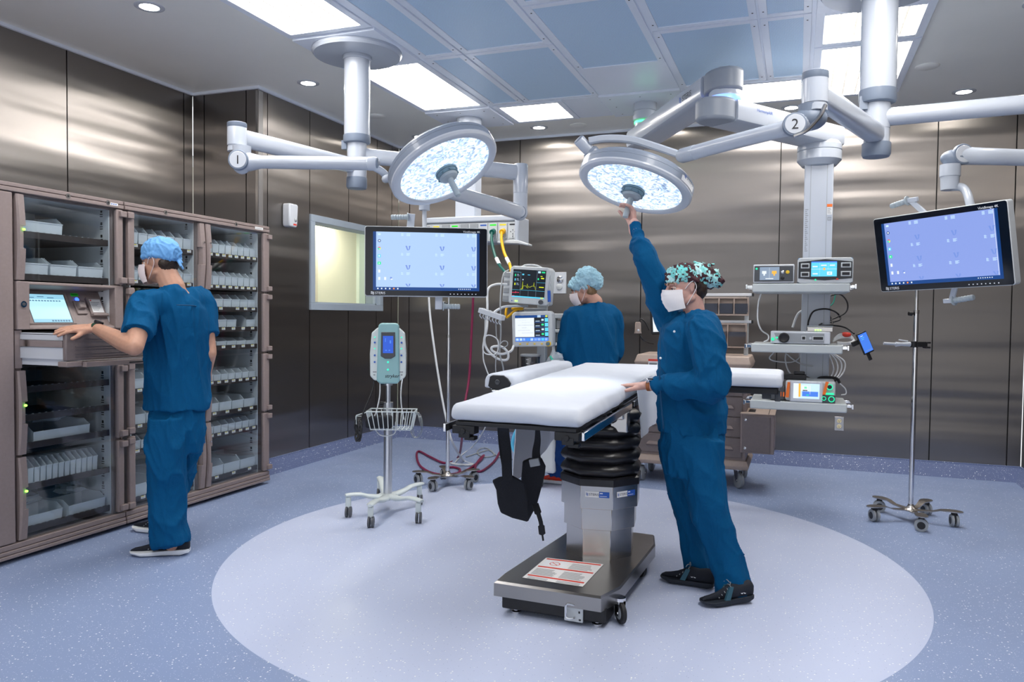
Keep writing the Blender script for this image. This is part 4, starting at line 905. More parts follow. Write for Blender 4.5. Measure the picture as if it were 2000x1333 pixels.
# ---- equipment boom with three shelves
CB = Vector((0.115, 5.95, 0)); JB = FL(1417, 190, 2.75); JB.z = 0
em('ring_green', (0.05, 1.0, 0.25), 3.0); em('ring_blue', (0.12, 0.22, 1.0), 3.0); em('btn_green', (0.02, 0.75, 0.38), 0.95)
bm3 = thing('equipment_boom', 'white articulated ceiling boom with three equipment shelves right of the woman', 'equipment boom', at(P3, 3.124))
b = MB(); b.lathe([(0.095, 3.124), (0.095, 3.06), (0.090, 3.055), (0.090, 3.015)], P3, (0, 0, 1), 36); b.build('ceiling_mount', 'arm_white', bm3)
b = MB(); b.lathe([(0.100, 3.018), (0.100, 2.985), (0.085, 2.975), (0.085, 2.88)], P3, (0, 0, 1), 36); b.build('collar', 'arm_white', bm3)
b = MB(); b.lathe([(0.0875, 2.972), (0.089, 2.965), (0.0875, 2.955)], P3, (0, 0, 1), 36); b.build('status_ring', 'ring_green', bm3)
b = MB(); dj = (JB-P3).normalized(); beam(b, at(P3, 2.845)-dj*0.12, at(JB, 2.845)-dj*0.12, 0.24, 0.15, 0.24, 0.15, r=0.16); b.build('upper_arm', 'arm_white', bm3)
pp = [(0.0, 0.10), (0.06, 0.115), (0.13, 0.11), (0.2, 0.08), (0.235, 0.03), (0.235, -0.03), (0.2, -0.08), (0.13, -0.11), (0.06, -0.115), (0.0, -0.10)]
b = MB(frame(at(JB, 0)-dj*0.12, dj, UP.cross(dj))); b.prism(pp, 2.775, 2.918); b.build('upper_arm_cap', 'cap_grey', bm3, bevel=0.02, seg=3)
ua = frame(at(JB, 2.845)-dj*0.12-dj*0.30+(dj.cross(UP))*0.0955, -dj, UP) if False else None
sdir = dj.cross(UP).normalized()
if sdir.dot(C0-JB) < 0: sdir = -sdir
xd = UP.cross(sdir).normalized(); lf = frame(at(JB, 2.83)-dj*(0.12+(0.36 if xd.dot(dj) > 0 else 0.02))+sdir*0.1215, xd, UP)
text('STERIS', lf, 0.055, 'ink', bm3, x0=0.055, sx=1.0); logo_waves(lf, 0.035, 0.04, 'blue_ink', bm3)
b = MB(); b.lathe([(0.10, 2.785), (0.105, 2.77), (0.105, 2.745), (0.10, 2.74), (0.105, 2.735), (0.105, 2.70)], JB, (0, 0, 1), 40); b.build('elbow_bearing', 'arm_white', bm3)
b = MB(); b.lathe([(0.106, 2.745), (0.1085, 2.735), (0.106, 2.705)], JB, (0, 0, 1), 40); b.build('status_ring', 'ring_blue', bm3)
dk = (CB-JB).normalized()
b = MB(); beam(b, at(JB, 2.645)-dk*0.02, at(CB, 2.645)+dk*0.12, 0.24, 0.14, 0.24, 0.14, r=0.12); b.build('lower_arm', 'arm_white', bm3)
b = MB(frame(at(JB, 0)-dk*0.01, -dk, UP.cross(-dk))); b.prism([(x*0.9, y) for x, y in pp], 2.575, 2.715); b.build('lower_arm_cap', 'cap_grey', bm3, bevel=0.02, seg=3)
sd = dk.cross(UP).normalized(); sd = sd if sd.dot(C0-JB) > 0 else -sd; xq = UP.cross(sd).normalized()
text('HarmonyAIR', frame(at(JB, 2.66)+dk*0.16+sd*0.1215, xq, UP), 0.030, 'blue_ink', bm3)
b = MB(); b.lathe([(0.13, 2.60), (0.15, 2.575), (0.15, 2.54), (0.145, 2.535), (0.15, 2.53), (0.15, 2.47), (0.115, 2.43), (0.001, 2.43)], CB, (0, 0, 1), 40); b.build('turret', 'arm_white', bm3)
b = MB(); b.box(at(CB, 1.57), (0.192, 0.15, 1.74)); cb = b.build('service_column', 'arm_white', bm3, bevel=0.008)
b = MB(); b.b2((0.06, CB.y-0.076, 0.71), (0.063, CB.y-0.0748, 2.43)); b.b2((0.168, CB.y-0.076, 0.71), (0.171, CB.y-0.0748, 2.43)); b.build('cover_seam', 'grey', cb)
b = MB(); yq = CB.y-0.0765
b.b2((0.172, yq, 2.13), (0.207, yq+0.001, 2.15)); b.mi = 1; b.b2((0.172, yq, 2.075), (0.207, yq+0.001, 2.128)); b.mi = 2
for k in range(5): b.b2((0.175, yq-0.0004, 2.085+k*0.008), (0.20-0.004*(k % 3), yq, 2.088+k*0.008))
b.b2((0.178, yq-0.0004, 2.035), (0.202, yq, 2.038)); b.b2((0.178, yq-0.0004, 2.055), (0.202, yq, 2.058)); b.b2((0.178, yq-0.0004, 2.035), (0.181, yq, 2.058)); b.b2((0.189, yq-0.0004, 2.035), (0.191, yq, 2.058)); b.b2((0.199, yq-0.0004, 2.035), (0.202, yq, 2.058))
for k in range(22): b.b2((0.030, yq-0.0004, 1.82+k*0.014), (0.05-0.005*(k % 3), yq, 1.824+k*0.014))
b.build('warning_labels', ['orange', 'paper', 'grey_ink'], cb)
M['shelf_grey'] = add_noise(mat('light_grey_shelf', (0.52, 0.56, 0.57), 0.4), 10, 0.02)
for z, xx in ((1.572, 0.31), (1.168, 0.275), (0.785, 0.31)):
    b = MB(); b.b2((-0.295, 5.42, z-0.058), (xx, 5.86, z)); s_ = b.build('shelf', 'shelf_grey', bm3, bevel=0.008)
    for x_ in (-0.335, xx+0.035):
        b = MB(); sgn = 1 if x_ > 0 else -1
        b.box((x_, 5.66, z-0.02), (0.012, 0.42, 0.03)); b.box((x_-sgn*0.02, 5.50, z-0.02), (0.035, 0.02, 0.02)); b.box((x_-sgn*0.02, 5.80, z-0.02), (0.035, 0.02, 0.02)); b.build('side_rail', 'chrome', s_, bevel=0.002)
    b = MB(); b.b2((0.03, 5.80, z-0.05), (0.20, 5.88, z-0.02)); b.build('bracket', 'light_grey', s_)
# ---- anaesthesia service boom in the back corner
bm4 = thing('service_boom', 'white service boom with outlet header in the back corner behind the left surgical light', 'service boom', at(P4, 3.124))
b = MB(); b.lathe([(0.115, 3.124), (0.115, 3.02), (0.10, 3.01), (0.10, 2.9)], P4, (0, 0, 1), 36); b.build('ceiling_mount', 'arm_white', bm4)
b = MB(); b.box(at(P4, 2.57), (0.20, 0.15, 0.72)); b.build('service_column', 'arm_white', bm4, bevel=0.01)
b = MB(); b.b2((-3.25, 6.32, 2.17), (-2.34, 6.58, 2.225)); b.b2((-3.25, 6.34, 1.985), (-2.32, 6.58, 2.17)); b.b2((-2.34, 6.30, 1.985), (-2.30, 6.58, 2.21)); hdr = b.build('header', 'arm_white', bm4, bevel=0.012)
b = MB(); b.b2((-3.24, 6.335, 2.0), (-2.35, 6.3405, 2.165)); b.build('outlet_rail', 'light_grey', hdr)
oc = ['grey_ink', 'yellow_ink', None, 'green_tag', None, None, 'blue_ink', 'green_tag', 'yellow_ink', 'ink']
for k in range(10):
    x = -3.20+k*0.093; b = MB(); b.b2((x-0.038, 6.325, 2.02), (x+0.038, 6.3352, 2.155))
    mm = ['grey' if oc[k] is None else 'light_grey', oc[k] or 'grey', 'ink']; b.mi = 1
    if oc[k]:
        b.b2((x-0.03, 6.3235, 2.132), (x+0.03, 6.3252, 2.145)); b.mi = 2
        for q in ((-0.02, 0), (0.02, 0), (0, 0.015), (0, -0.02), (0, -0.04)): b.b2((x+q[0]-0.004, 6.3235, 2.075+q[1]-0.004), (x+q[0]+0.004, 6.3252, 2.075+q[1]+0.004))
    else: b.mi = 2; b.b2((x-0.003, 6.3235, 2.085), (x+0.003, 6.3252, 2.091))
    b.build('outlet', mm, hdr)
b = MB(); b.rings([[(-2.50, 6.30, 1.975), (-2.50, 6.42, 1.975), (-2.50, 6.42, 1.995), (-2.50, 6.30, 1.995)], [(-2.30, 6.28, 1.965), (-2.30, 6.40, 1.965), (-2.30, 6.40, 1.995), (-2.30, 6.28, 1.995)], [(-2.20, 6.28, 1.945), (-2.20, 6.38, 1.945), (-2.20, 6.38, 1.962), (-2.20, 6.28, 1.962)]]); b.build('header_handle', 'light_grey', bm4, bevel=0.005)
# gas hoses from the header
for nm, m_, x, col, endp in (('gas_hose', 'green', -2.545, (0.0, 0.10, 0.08), (-2.12, 5.75, 1.60)), ('gas_hose', 'yellow', -2.452, (0.85, 0.45, 0.0), (-2.13, 5.77, 1.52))):
    M['hose_'+m_] = mat('hose_'+m_, col, 0.4)
    t = thing(nm, f'{m_} gas hose plugged into the white header and falling to the patient monitor', 'hose', (x, 6.33, 2.07))
    b = MB(); b.cyl((x, 6.335, 2.085), (x, 6.285, 2.07), 0.024, n=16); b.build('hose_plug', 'hose_'+m_, t)
    b = MB(); b.tube([(x, 6.29, 2.07), (x+0.01, 6.26, 2.0), (x+0.06, 6.2, 1.88), (x+0.16, 6.08, 1.76), endp], 0.0125, n=10); b.build('tube', 'hose_'+m_, t)
    b = MB(); pm = Vector((x+0.10, 6.15, 1.83)); b.cyl(pm, pm+Vector((0.045, -0.045, -0.055)), 0.016, n=12); b.build('label_sleeve', 'paper', t)
# beams of the two surgical lights
for nm, c, n in (('surgical_beam_1', c1, n1), ('surgical_beam_2', c2, n2)):
    l = bpy.data.lights.new(nm, 'SPOT'); l.energy = SPOT_W; l.spot_size = math.radians(50); l.spot_blend = 0.9; l.shadow_soft_size = 0.20; l.color = (0.93, 0.97, 1.0)
    o = bpy.data.objects.new(nm, l); COL.objects.link(o); o.location = c+n*0.03
    o.rotation_euler = (-n).to_track_quat('Z', 'Y').to_euler()
# ================================================================== operating table
M['sheet'] = add_noise(mat('white_bed_sheet', (0.62, 0.65, 0.71), 0.85, spec=0.2), 500, 0.02, 0.15, dist=0.0006)
M['bellows'] = add_noise(mat('black_bellows_vinyl', (0.012, 0.012, 0.015), 0.32), 20, 0.1, 0.3, dist=0.01)
TX0, TX1, TY0, TY1 = -1.325, -0.793, 2.863, 4.95; SL = 0.026
def tz(z, y): return z+SL*(y-TY0)
tb = thing('operating_table', 'operating table on a steel pedestal with black bellows, in the middle of the pale circle', 'operating table', (-0.98, 3.66, 0))
def FB(x, y): p = FL(x, y, 0.147); return (p.x, p.y)
base_poly = [FB(966, 1135), FB(1174, 1167.5), FB(1212, 1148), FB(1280, 1064), FB(1278, 1045), FB(1238, 1040)]
bx0, bx1 = base_poly[0][0], base_poly[3][0]; by0 = base_poly[1][1]; by1 = base_poly[5][1]
poly = [(bx0, by0+0.01), (base_poly[1][0], by0), (base_poly[2][0], base_poly[2][1]), (bx1, base_poly[3][1]), (base_poly[4][0], base_poly[4][1]), (base_poly[5][0], by1), (-1.05, by1+0.02), (-1.17, by1-0.1), (bx0-0.0, by0+0.12)]
cxp = sum(p[0] for p in poly)/len(poly); cyp = sum(p[1] for p in poly)/len(poly)
b = MB(); b.rings([[(p[0], p[1], 0.082) for p in poly], [(p[0], p[1], 0.140) for p in poly], [(cxp+(p[0]-cxp)*0.97, cyp+(p[1]-cyp)*0.98, 0.148) for p in poly]]); bs = b.build('base_cover', 'steel_dark', tb, smooth=20)
sk = [(bx0+0.03, by0+0.03), (base_poly[1][0]+0.015, by0+0.025), (base_poly[1][0]+0.025, by0+0.16), (base_poly[1][0]-0.03, by1-0.1), (bx0+0.08, by1-0.12)]
b = MB(); b.rings([[(x, y, 0.022) for x, y in sk], [(x, y, 0.09) for x, y in sk]]); b.build('base_skirt', 'black', tb, bevel=0.008)
for x, y in ((bx0+0.09, by0+0.06), (base_poly[1][0]-0.03, by0+0.06), (bx0+0.12, by1-0.2), (base_poly[1][0]-0.08, by1-0.2)):
    b = MB(); b.lathe([(0.022, 0.0), (0.022, 0.010), (0.012, 0.014), (0.012, 0.03)], (x, y, 0), n=20); b.build('levelling_foot', 'chrome', tb)
def caster(par, x, y, r, w_, ang, mw='rubber', mf='chrome', top=None, name='caster'):
    """swivel caster: forked bracket over a rubber wheel"""
    a = Vector((math.cos(ang), math.sin(ang), 0)); s = Vector((-a.y, a.x, 0)); c = Vector((x, y, r)); top = top or r*2+0.03
    b = MB(); b.lathe([(r*0.9, -w_/2), (r, -w_/2+0.003), (r, w_/2-0.003), (r*0.9, w_/2)], c, s, 26); wl = b.build(name, mw, par)
    b = MB(); b.lathe([(r*0.55, -w_/2-0.002), (r*0.6, -w_/2), (r*0.6, w_/2), (r*0.55, w_/2+0.002)], c, s, 20); b.build('wheel_hub', 'grey', wl)
    b = MB(); hub = Vector((x, y, 0))+a*r*0.35
    for q in (-1, 1):
        o = s*(q*(w_/2+0.004)); t_ = s*(q*0.003)
        b.rings([[c+o-a*0.012-UP*0.012, c+o+a*0.012-UP*0.012, hub+o+a*r*0.4+UP*(top-0.012), hub+o-a*r*0.7+UP*(top-0.012)], [c+o+t_-a*0.012-UP*0.012, c+o+t_+a*0.012-UP*0.012, hub+o+t_+a*r*0.4+UP*(top-0.012), hub+o+t_-a*r*0.7+UP*(top-0.012)]])
    b.cyl(hub+UP*(top-0.014), hub+UP*top, r*0.6, n=18); b.cyl(c-s*(w_/2+0.009), c+s*(w_/2+0.009), 0.007, n=10)
    b.build('fork', mf, wl); return wl
p = FL(1197, 1200, 0.05); caster(tb, base_poly[1][0]+0.06, by0+0.12, 0.047, 0.022, 2.2, top=0.11)
caster(tb, bx1-0.06, base_poly[3][1]-0.10, 0.047, 0.022, 2.4, top=0.11)
caster(tb, bx0+0.16, by1-0.06, 0.047, 0.022, 0.5, top=0.11)
# floor lock panel on the skirt
pf = frame((base_poly[1][0]-0.125, by0+0.022, 0.068), (1, -0.015, 0), UP)
b = MB(pf); b.box((0, 0, 0), (0.085, 0.105, 0.01)); lp = b.build('lock_panel', 'light_grey', tb, bevel=0.004)
b = MB(pf); b.tube([(0.005, 0.028, 0.005), (0.005, 0.028, 0.02), (-0.025, 0.028, 0.024), (-0.028, 0, 0.024), (-0.025, -0.03, 0.024), (0.005, -0.03, 0.02), (0.005, -0.03, 0.005)], 0.0045, n=8); b.build('pull_handle', 'chrome', lp)
b = MB(pf); b.rect(0.022, 0.02, 0.036, 0.03, 0.0056); b.rect(0.022, -0.012, 0.030, -0.002, 0.0056); b.rect(0.024, -0.044, 0.034, -0.036, 0.0056); b.rect(-0.02, 0.038, 0.01, 0.04, 0.0056); b.flat = True; b.build('pictograms', 'ink', lp)
# warning sheet on the base
def FW(x, y): p = FL(x, y, 0.149); return Vector((p.x, p.y, 0.1492))
w0, w1_, w2_, w3 = FW(1020, 1129), FW(1138, 1147), FW(1179, 1103), FW(1067, 1090)
def W(u, v): return (w0*(1-u)*(1-v)+w1_*u*(1-v)+w2_*u*v+w3*(1-u)*v)
def wq(b, u0, v0, u1, v1, dz): b._add([W(u0, v0)+UP*dz, W(u1, v0)+UP*dz, W(u1, v1)+UP*dz, W(u0, v1)+UP*dz], [(0, 1, 2, 3)])
b = MB(); wq(b, 0, 0, 1, 1, 0.0003); b.mi = 1
for v in (0.12, 0.54, 0.92): wq(b, 0.03, v, 0.97, v+0.05, 0.0006)
b.mi = 2; rnd = random.Random(4)
for col in (0, 1):
    for k in range(9):
        v = 0.20+k*0.033; u0 = 0.05+col*0.47; wq(b, u0, v, u0+0.40-0.12*rnd.random(), v+0.016, 0.0006)
for k in range(7): wq(b, 0.52, 0.62+k*0.038, 0.93-0.1*rnd.random(), 0.636+k*0.038, 0.0006)
for k in range(2): wq(b, 0.55, 0.02+k*0.045, 0.93, 0.04+k*0.045, 0.0006); wq(b, 0.07, 0.02+k*0.045, 0.40, 0.04+k*0.045, 0.0006)
b.mi = 3; wq(b, 0.05, 0.61, 0.46, 0.89, 0.0005); b.mi = 1
cw = W(0.25, 0.75)
for k in range(20):
    a0, a1 = k*math.pi/10, (k+1)*math.pi/10
    b._add([cw+Vector((math.cos(a)*r_, math.sin(a)*r_, 0.0008)) for a, r_ in ((a0, 0.026), (a1, 0.026), (a1, 0.022), (a0, 0.022))], [(0, 1, 2, 3)])
b._add([cw+Vector((-0.019, 0.016, .0009)), cw+Vector((-0.016, 0.019, .0009)), cw+Vector((0.019, -0.016, .0009)), cw+Vector((0.016, -0.019, .0009))], [(0, 1, 2, 3)])
b.flat = True; b.build('warning_sheet', ['paper', 'red_ink', 'grey_ink', 'pale_ink'], bs)
# telescopic column
CX, CY = -0.925, 3.80
def octo(r, z, rot=22.5+8, cx=CX, cy=CY): return [(cx+r*math.cos(math.radians(rot+45*k)), cy+r*1.03*math.sin(math.radians(rot+45*k)), z) for k in range(8)]
for r, z0, z1 in ((0.176, 0.146, 0.303), (0.190, 0.296, 0.409), (0.205, 0.402, 0.53)):
    b = MB(); b.rings([octo(r, z0), octo(r, z1)]); cs = b.build('column_stage', 'steel', tb, bevel=0.002, smooth=20)
b = MB(); b.rings([octo(0.212, 0.515), octo(0.212, 0.548), octo(0.20, 0.556)]); fl_ = b.build('column_flange', 'bellows', tb, smooth=20)
for k in range(8):
    pass
b = MB(); R = []
zs = []; z = 0.552
for k in range(5):
    hgt = 0.066; R += [octo(0.182, z), octo(0.205, z+hgt*0.25), octo(0.213, z+hgt*0.5), octo(0.205, z+hgt*0.75)]; z += hgt
R.append(octo(0.18, z)); b.rings(R); b.build('bellows', 'bellows', tb, smooth=50)
v0, v1 = Vector(octo(0.205, 0)[5]), Vector(octo(0.205, 0)[6])
o8 = octo(0.2055, 0); faces = sorted(range(8), key=lambda k: (Vector(o8[k])+Vector(o8[(k+1) % 8])).dot(FH))[:2]
for q, k in enumerate(faces):
    a, c = Vector(o8[k]), Vector(o8[(k+1) % 8]); 
    if (c-a).dot(RH) < 0: a, c = c, a
    lf = frame(a.lerp(c, 0.5)+UP*0.475, c-a, UP); nn = lf.to_3x3() @ Vector((0, 0, 1))
    lf = frame(a.lerp(c, 0.5)+UP*0.475+nn*0.001, c-a, UP)
    b = MB(lf); b.rect(-0.055, -0.014, 0.012, 0.014); b.mi = 1; b.rect(0.012, -0.014, 0.062, 0.014, 0.0003); b.mi = 2; b.rect(0.016, 0.004, 0.030, 0.009, 0.0005); b.rect(0.016, -0.008, 0.05, -0.006, 0.0005)
    b.flat = True; lb = b.build('brand_label', ['paper', 'blue_ink', 'pale_ink'], cs)
    text('STERIS', lf, 0.017, 'ink', lb, x0=-0.037, y0=-0.006); logo_waves(lf, 0.011, 0.014, 'blue_ink', lb, x0=-0.051, y0=-0.007)
# top frame
b = MB(); 
def slab(b, x0, x1, y0, y1, z0, z1): b.rings([[(x0, y0, tz(z0, y0)), (x1, y0, tz(z0, y0)), (x1, y0, tz(z1, y0)), (x0, y0, tz(z1, y0))], [(x0, y1, tz(z0, y1)), (x1, y1, tz(z0, y1)), (x1, y1, tz(z1, y1)), (x0, y1, tz(z1, y1))]])
slab(b, TX0+0.01, TX1-0.005, TY0+0.005, TY1-0.02, 0.885, 0.902); b.build('top_plate', 'black', tb, bevel=0.003)
b = MB(); slab(b, CX-0.19, TX1-0.04, 3.62, 4.35, 0.855, 0.888); slab(b, -1.18, TX1-0.05, 3.35, 4.6, 0.86, 0.886); b.build('saddle', 'steel', tb, bevel=0.004)
for x in (TX1+0.028, TX0-0.028):
    b = MB(); slab(b, x-0.006, x+0.006, TY0-0.02, 3.74, 0.860, 0.892); rl = b.build('side_rail', 'chrome', tb, bevel=0.002)
    b = MB()
    for y in (TY0+0.06, 3.3, 3.68): slab(b, min(x, x-math.copysign(0.045, x+1.05)), max(x, x-math.copysign(0.045, x+1.05)), y, y+0.03, 0.868, 0.884)
    b.build('rail_standoffs', 'black', rl)
    b = MB(); slab(b, x-0.006, x+0.006, 3.80, 4.60, 0.862, 0.892); b.build('side_rail', 'chrome', tb, bevel=0.002)
for xc in (TX0+0.045, TX1-0.045):
    b = MB(); b.box((xc, TY0+0.03, 0.868), (0.10, 0.05, 0.034)); b.box((xc+0.005, TY0+0.025, 0.850), (0.05, 0.045, 0.03)); b.cyl((xc, TY0-0.004, 0.862), (xc, TY0+0.01, 0.862), 0.012, n=14); b.box((xc+0.025, TY0+0.03, 0.833), (0.045, 0.04, 0.016)); b.build('corner_bracket', 'black', tb, bevel=0.003)
b = MB(); b.box((-0.80, 3.66, 0.83), (0.085, 0.06, 0.10)); b.box((-0.79, 3.62, 0.87), (0.035, 0.03, 0.05)); b.build('tilt_housing', 'steel', tb, bevel=0.006)
# mattress under a drawn sheet: a thing of its own lying on the table
def fold(c, n_, a=0.004):
    q = noise.noise(Vector((c.x*5, c.y*2.2, c.z*4)))*1.3+0.6*noise.noise(Vector((c.x*14+c.y*6, c.y*9, c.z*12)))
    side = 1-abs(n_.z); return a*q*(0.35+1.6*side)
mt = thing('mattress_pad', 'long mattress under a white fitted sheet on the operating table', 'mattress', (-1.06, 3.9, 0.9), group=None)
b = MB()
def rsec(x0, x1, z0, z1, y, rr=0.028, n=4):
    out = []
    for cx_, cz_, a0 in ((x1-rr, z1-rr, 0), (x0+rr, z1-rr, 90), (x0+rr*0.6, z0+rr*0.6, 180), (x1-rr*0.6, z0+rr*0.6, 270)):
        r2 = rr if cz_ > (z0+z1)/2 else rr*0.6
        for k in range(n+1): a = math.radians(a0+90*k/n); out.append((cx_+r2*math.cos(a), y, tz(cz_+r2*math.sin(a), y)))
    return out
b.rings([rsec(TX0-0.004, TX1+0.004, 0.903+0.012, 0.962, TY0-0.006), rsec(TX0-0.012, TX1+0.010, 0.903, 0.976, TY0+0.018)]+[rsec(TX0-0.012, TX1+0.010, 0.903, 0.978, y) for y in (3.2, 3.6, 3.85)]+[rsec(TX0-0.012, TX1+0.006, 0.903, 0.980, y) for y in (4.2, 4.6, TY1-0.02)]+[rsec(TX0-0.004, TX1, 0.915, 0.965, TY1)])
remesh(b, 'fitted_sheet', 'sheet', mt, 0.012, 3, lambda c, n_: fold(c, n_, 0.007))
def arm_pad(name, label, cat, poly_ax, w_, z0, th, board=True):
    """padded board along an axis"""
    a, c = Vector(poly_ax[0]), Vector(poly_ax[1]); t = (c-a).normalized(); s = t.cross(UP).normalized()
    o = thing(name, label, cat, a)
    bb = MB()
    def sec(p, k=1.0, dz=0): 
        pts = [(-0.5, 0.0), (-0.42, -0.0), (0.42, 0.0), (0.5, 0.0), (0.5, 0.6), (0.44, 0.88), (0.3, 1.0), (-0.3, 1.0), (-0.44, 0.88), (-0.5, 0.6)]
        return [p+s*(x*w_*k)+UP*(z*th*k) for x, z in pts]
    bb.rings([sec(a, 0.96), sec(a+t*0.02), sec(c-t*0.03), sec(c, 0.92)])
    remesh(bb, 'sheet_cover', 'sheet', o, 0.009, 3, lambda q, n_: fold(q, n_, 0.005)); return o, t, s
lp_, t_, s_ = arm_pad('arm_board', 'padded arm board under a white sheet lying along the left edge of the table', 'arm board', ((-1.46, 3.72, 0.957), (-1.43, 4.78, 0.975)), 0.165, 0, 0.078)
b = MB(); a = Vector((-1.46, 3.72, 0.957)); pts = [(-0.055, 0.012), (-0.045, 0.062), (-0.03, 0.070), (0.03, 0.070), (0.055, 0.055), (0.072, 0.03), (0.055, -0.008), (-0.04, 0.0)]
b.rings([[a-t_*0.012+s_*(x)+UP*z for x, z in pts], [a+t_*0.02+s_*x+UP*z for x, z in pts]]); b.mi = 1; b.lathe([(0.014, 0), (0.014, 0.006), (0.008, 0.008), (0.008, 0.002), (0.001, 0.002)], a-t_*0.012+UP*0.035, -t_, 18)
b.build('end_block', ['black', 'dark_grey'], lp_, bevel=0.003)
b = MB(); b.box(a+t_*0.1-UP*0.02+s_*0.0, (0.10, 0.16, 0.03)); b.mi = 1; b.box(a-t_*0.0-UP*0.012, (0.07, 0.02, 0.01)); b.build('board', ['black', 'chrome'], lp_, bevel=0.003)
b = MB(); b.box(a+t_*0.55-UP*0.022, (0.12, 0.9, 0.02)); b.build('board_rail', 'black', lp_, bevel=0.003)
rp_, t_, s_ = arm_pad('arm_board', 'padded arm board under a white sheet sticking out to the right behind the woman', 'arm board', ((-0.775, 4.70, 0.955), (-0.075, 4.70, 0.955)), 0.46, 0, 0.082)
b = MB(); b.b2((-0.80, 4.49, 0.915), (-0.095, 4.91, 0.953)); b.build('board', 'black', rp_, bevel=0.008)
b = MB(); b.box((-0.16, 4.62, 0.895), (0.05, 0.09, 0.03)); b.box((-0.10, 4.58, 0.90), (0.03, 0.04, 0.06)); b.build('board_clamp', 'dark_grey', rp_, bevel=0.004)
# loose sheet hanging from the right side of the table
def cloth(name, label, cat, grid, nu, nv, th=0.003, m='sheet', amp=0.01, seed=0.0, nrm=Vector((1, 0, 0)), par=None):
    """hanging cloth: bilinear patch through 4 corners (top a-b, bottom d-c), with vertical folds"""
    a, bb, c, d = [Vector(p) for p in grid]; V = []
    for s_i in (0, 1):
        for j in range(nv+1):
            v = j/nv
            for i in range(nu+1):
                u = i/nu; p = (a*(1-u)+bb*u)*(1-v)+(d*(1-u)+c*u)*v
                f = amp*v**0.7*(math.sin(u*9+seed)+0.6*math.sin(u*19+seed*2+v*2))+0.3*amp*noise.noise(Vector((u*5, v*5, seed)))
                V.append(p+nrm*(f+s_i*th))
    n1_ = (nu+1)*(nv+1); F = []
    for j in range(nv):
        for i in range(nu):
            q = j*(nu+1)+i; F.append((q, q+1, q+nu+2, q+nu+1)); F.append((n1_+q+nu+1, n1_+q+nu+2, n1_+q+1, n1_+q))
    for i in range(nu):
        F.append((n1_+i, n1_+i+1, i+1, i)); q = nv*(nu+1)+i; F.append((q, q+1, n1_+q+1, n1_+q))
    for j in range(nv):
        q = j*(nu+1); F.append((q, q+nu+1, n1_+q+nu+1, n1_+q)); q += nu; F.append((n1_+q, n1_+q+nu+1, q+nu+1, q))
    b = MB(); b._add(V, F); o = b.build(name, m, par, smooth=80)
    if label: tag(o, label, cat)
    return o
b = MB()
xs = TX1+0.022
top0, top1 = 3.86, 4.62
cloth('hanging_sheet', 'loose white sheet draped over the right side of the table beside the woman', 'sheet', [(xs+0.004, top0, 1.004), (xs+0.004, top1, 1.02), (xs+0.03, 4.62, 0.76), (xs+0.045, 3.80, 0.735)], 26, 18, 0.004, amp=0.008, seed=1.0)
cloth('hanging_sheet', 'white plastic lined sheet hanging under the left side of the table behind the black straps', 'sheet', [(-1.36, 3.75, 0.93), (-1.36, 4.75, 0.95), (-1.38, 4.72, 0.62), (-1.37, 3.72, 0.45)], 26, 14, 0.004, amp=0.014, seed=2.0, nrm=Vector((-1, 0, 0)))
# black restraint straps under the front
def strap(par, pts, w_, th=0.006, name='strap', m='black_fabric', side=RH):
    P = catmull(pts, 8); ww = w_ if callable(w_) else (lambda t: w_); R = []
    for i, p in enumerate(P):
        t = (P[min(i+1, len(P)-1)]-P[max(i-1, 0)]).normalized(); s = (side-t*side.dot(t)).normalized(); n_ = t.cross(s); q = ww(i/(len(P)-1))
        R.append([p-s*q/2-n_*th/2, p+s*q/2-n_*th/2, p+s*q/2+n_*th/2, p-s*q/2+n_*th/2])
    b = MB(); b.rings(R); return b.build(name, m, par, smooth=50)
st = thing('restraint_strap', 'black fabric leg holder with wide pouch hanging from the front edge of the table', 'strap', PD(985, 832, 3.25))
strap(st, [PD(984, 826, 3.2), PD(985, 850, 3.24), PD(989, 880, 3.24), PD(990, 915, 3.22), PD(991, 938, 3.21)], 0.043)
strap(st, [PD(978, 826, 3.24), PD(979, 850, 3.30), PD(982, 880, 3.30), PD(986, 905, 3.27), PD(989, 925, 3.25)], 0.030)
def pouch(par, pl, D, dz, name='pouch', th=0.02):
    b = MB(); pts = [PD(x, y, D+(dz*(x-pl[0][0])/60)) for x, y in pl]; n_ = FH
    b.rings([pts, [p+n_*th for p in pts]]); return b.build(name, 'black_fabric', par, bevel=0.006, seg=2)
pouch(st, [(961, 940), (975, 933), (1000, 930), (1024, 943), (1031, 975), (1031, 1021), (1000, 1013), (978, 1003), (972, 985), (969, 958)], 3.19, 0.05)
st2 = thing('restraint_strap', 'black fabric leg holder with grey buckle and pointed tail, right of the wide pouch', 'strap', PD(1050, 840, 3.35))
strap(st2, [PD(1050, 838, 3.32), PD(1050, 860, 3.34), PD(1047, 885, 3.34), PD(1049, 905, 3.33)], lambda t: 0.020+0.022*t)
b = MB(); q = PD(1044, 904, 3.29); b.box(q, (0.045, 0.012, 0.033), rot=Matrix.Rotation(-0.25, 3, 'Y')); b.build('buckle', 'grey', st2, bevel=0.003)
pouch(st2, [(1021, 903), (1034, 897), (1058, 896), (1066, 912), (1064, 930), (1056, 960), (1048, 990), (1040, 1004), (1031, 1021), (1026, 1000), (1023, 960), (1018, 938)], 3.36, 0.0, th=0.03)
strap(st2, [PD(1045, 985, 3.33), PD(1050, 1000, 3.3), PD(1056, 1020, 3.28), PD(1058, 1036, 3.27), PD(1061, 1057, 3.26)], lambda t: 0.03 if t < .3 else (0.018 if t < .6 else (0.028 if t < .85 else 0.008)))
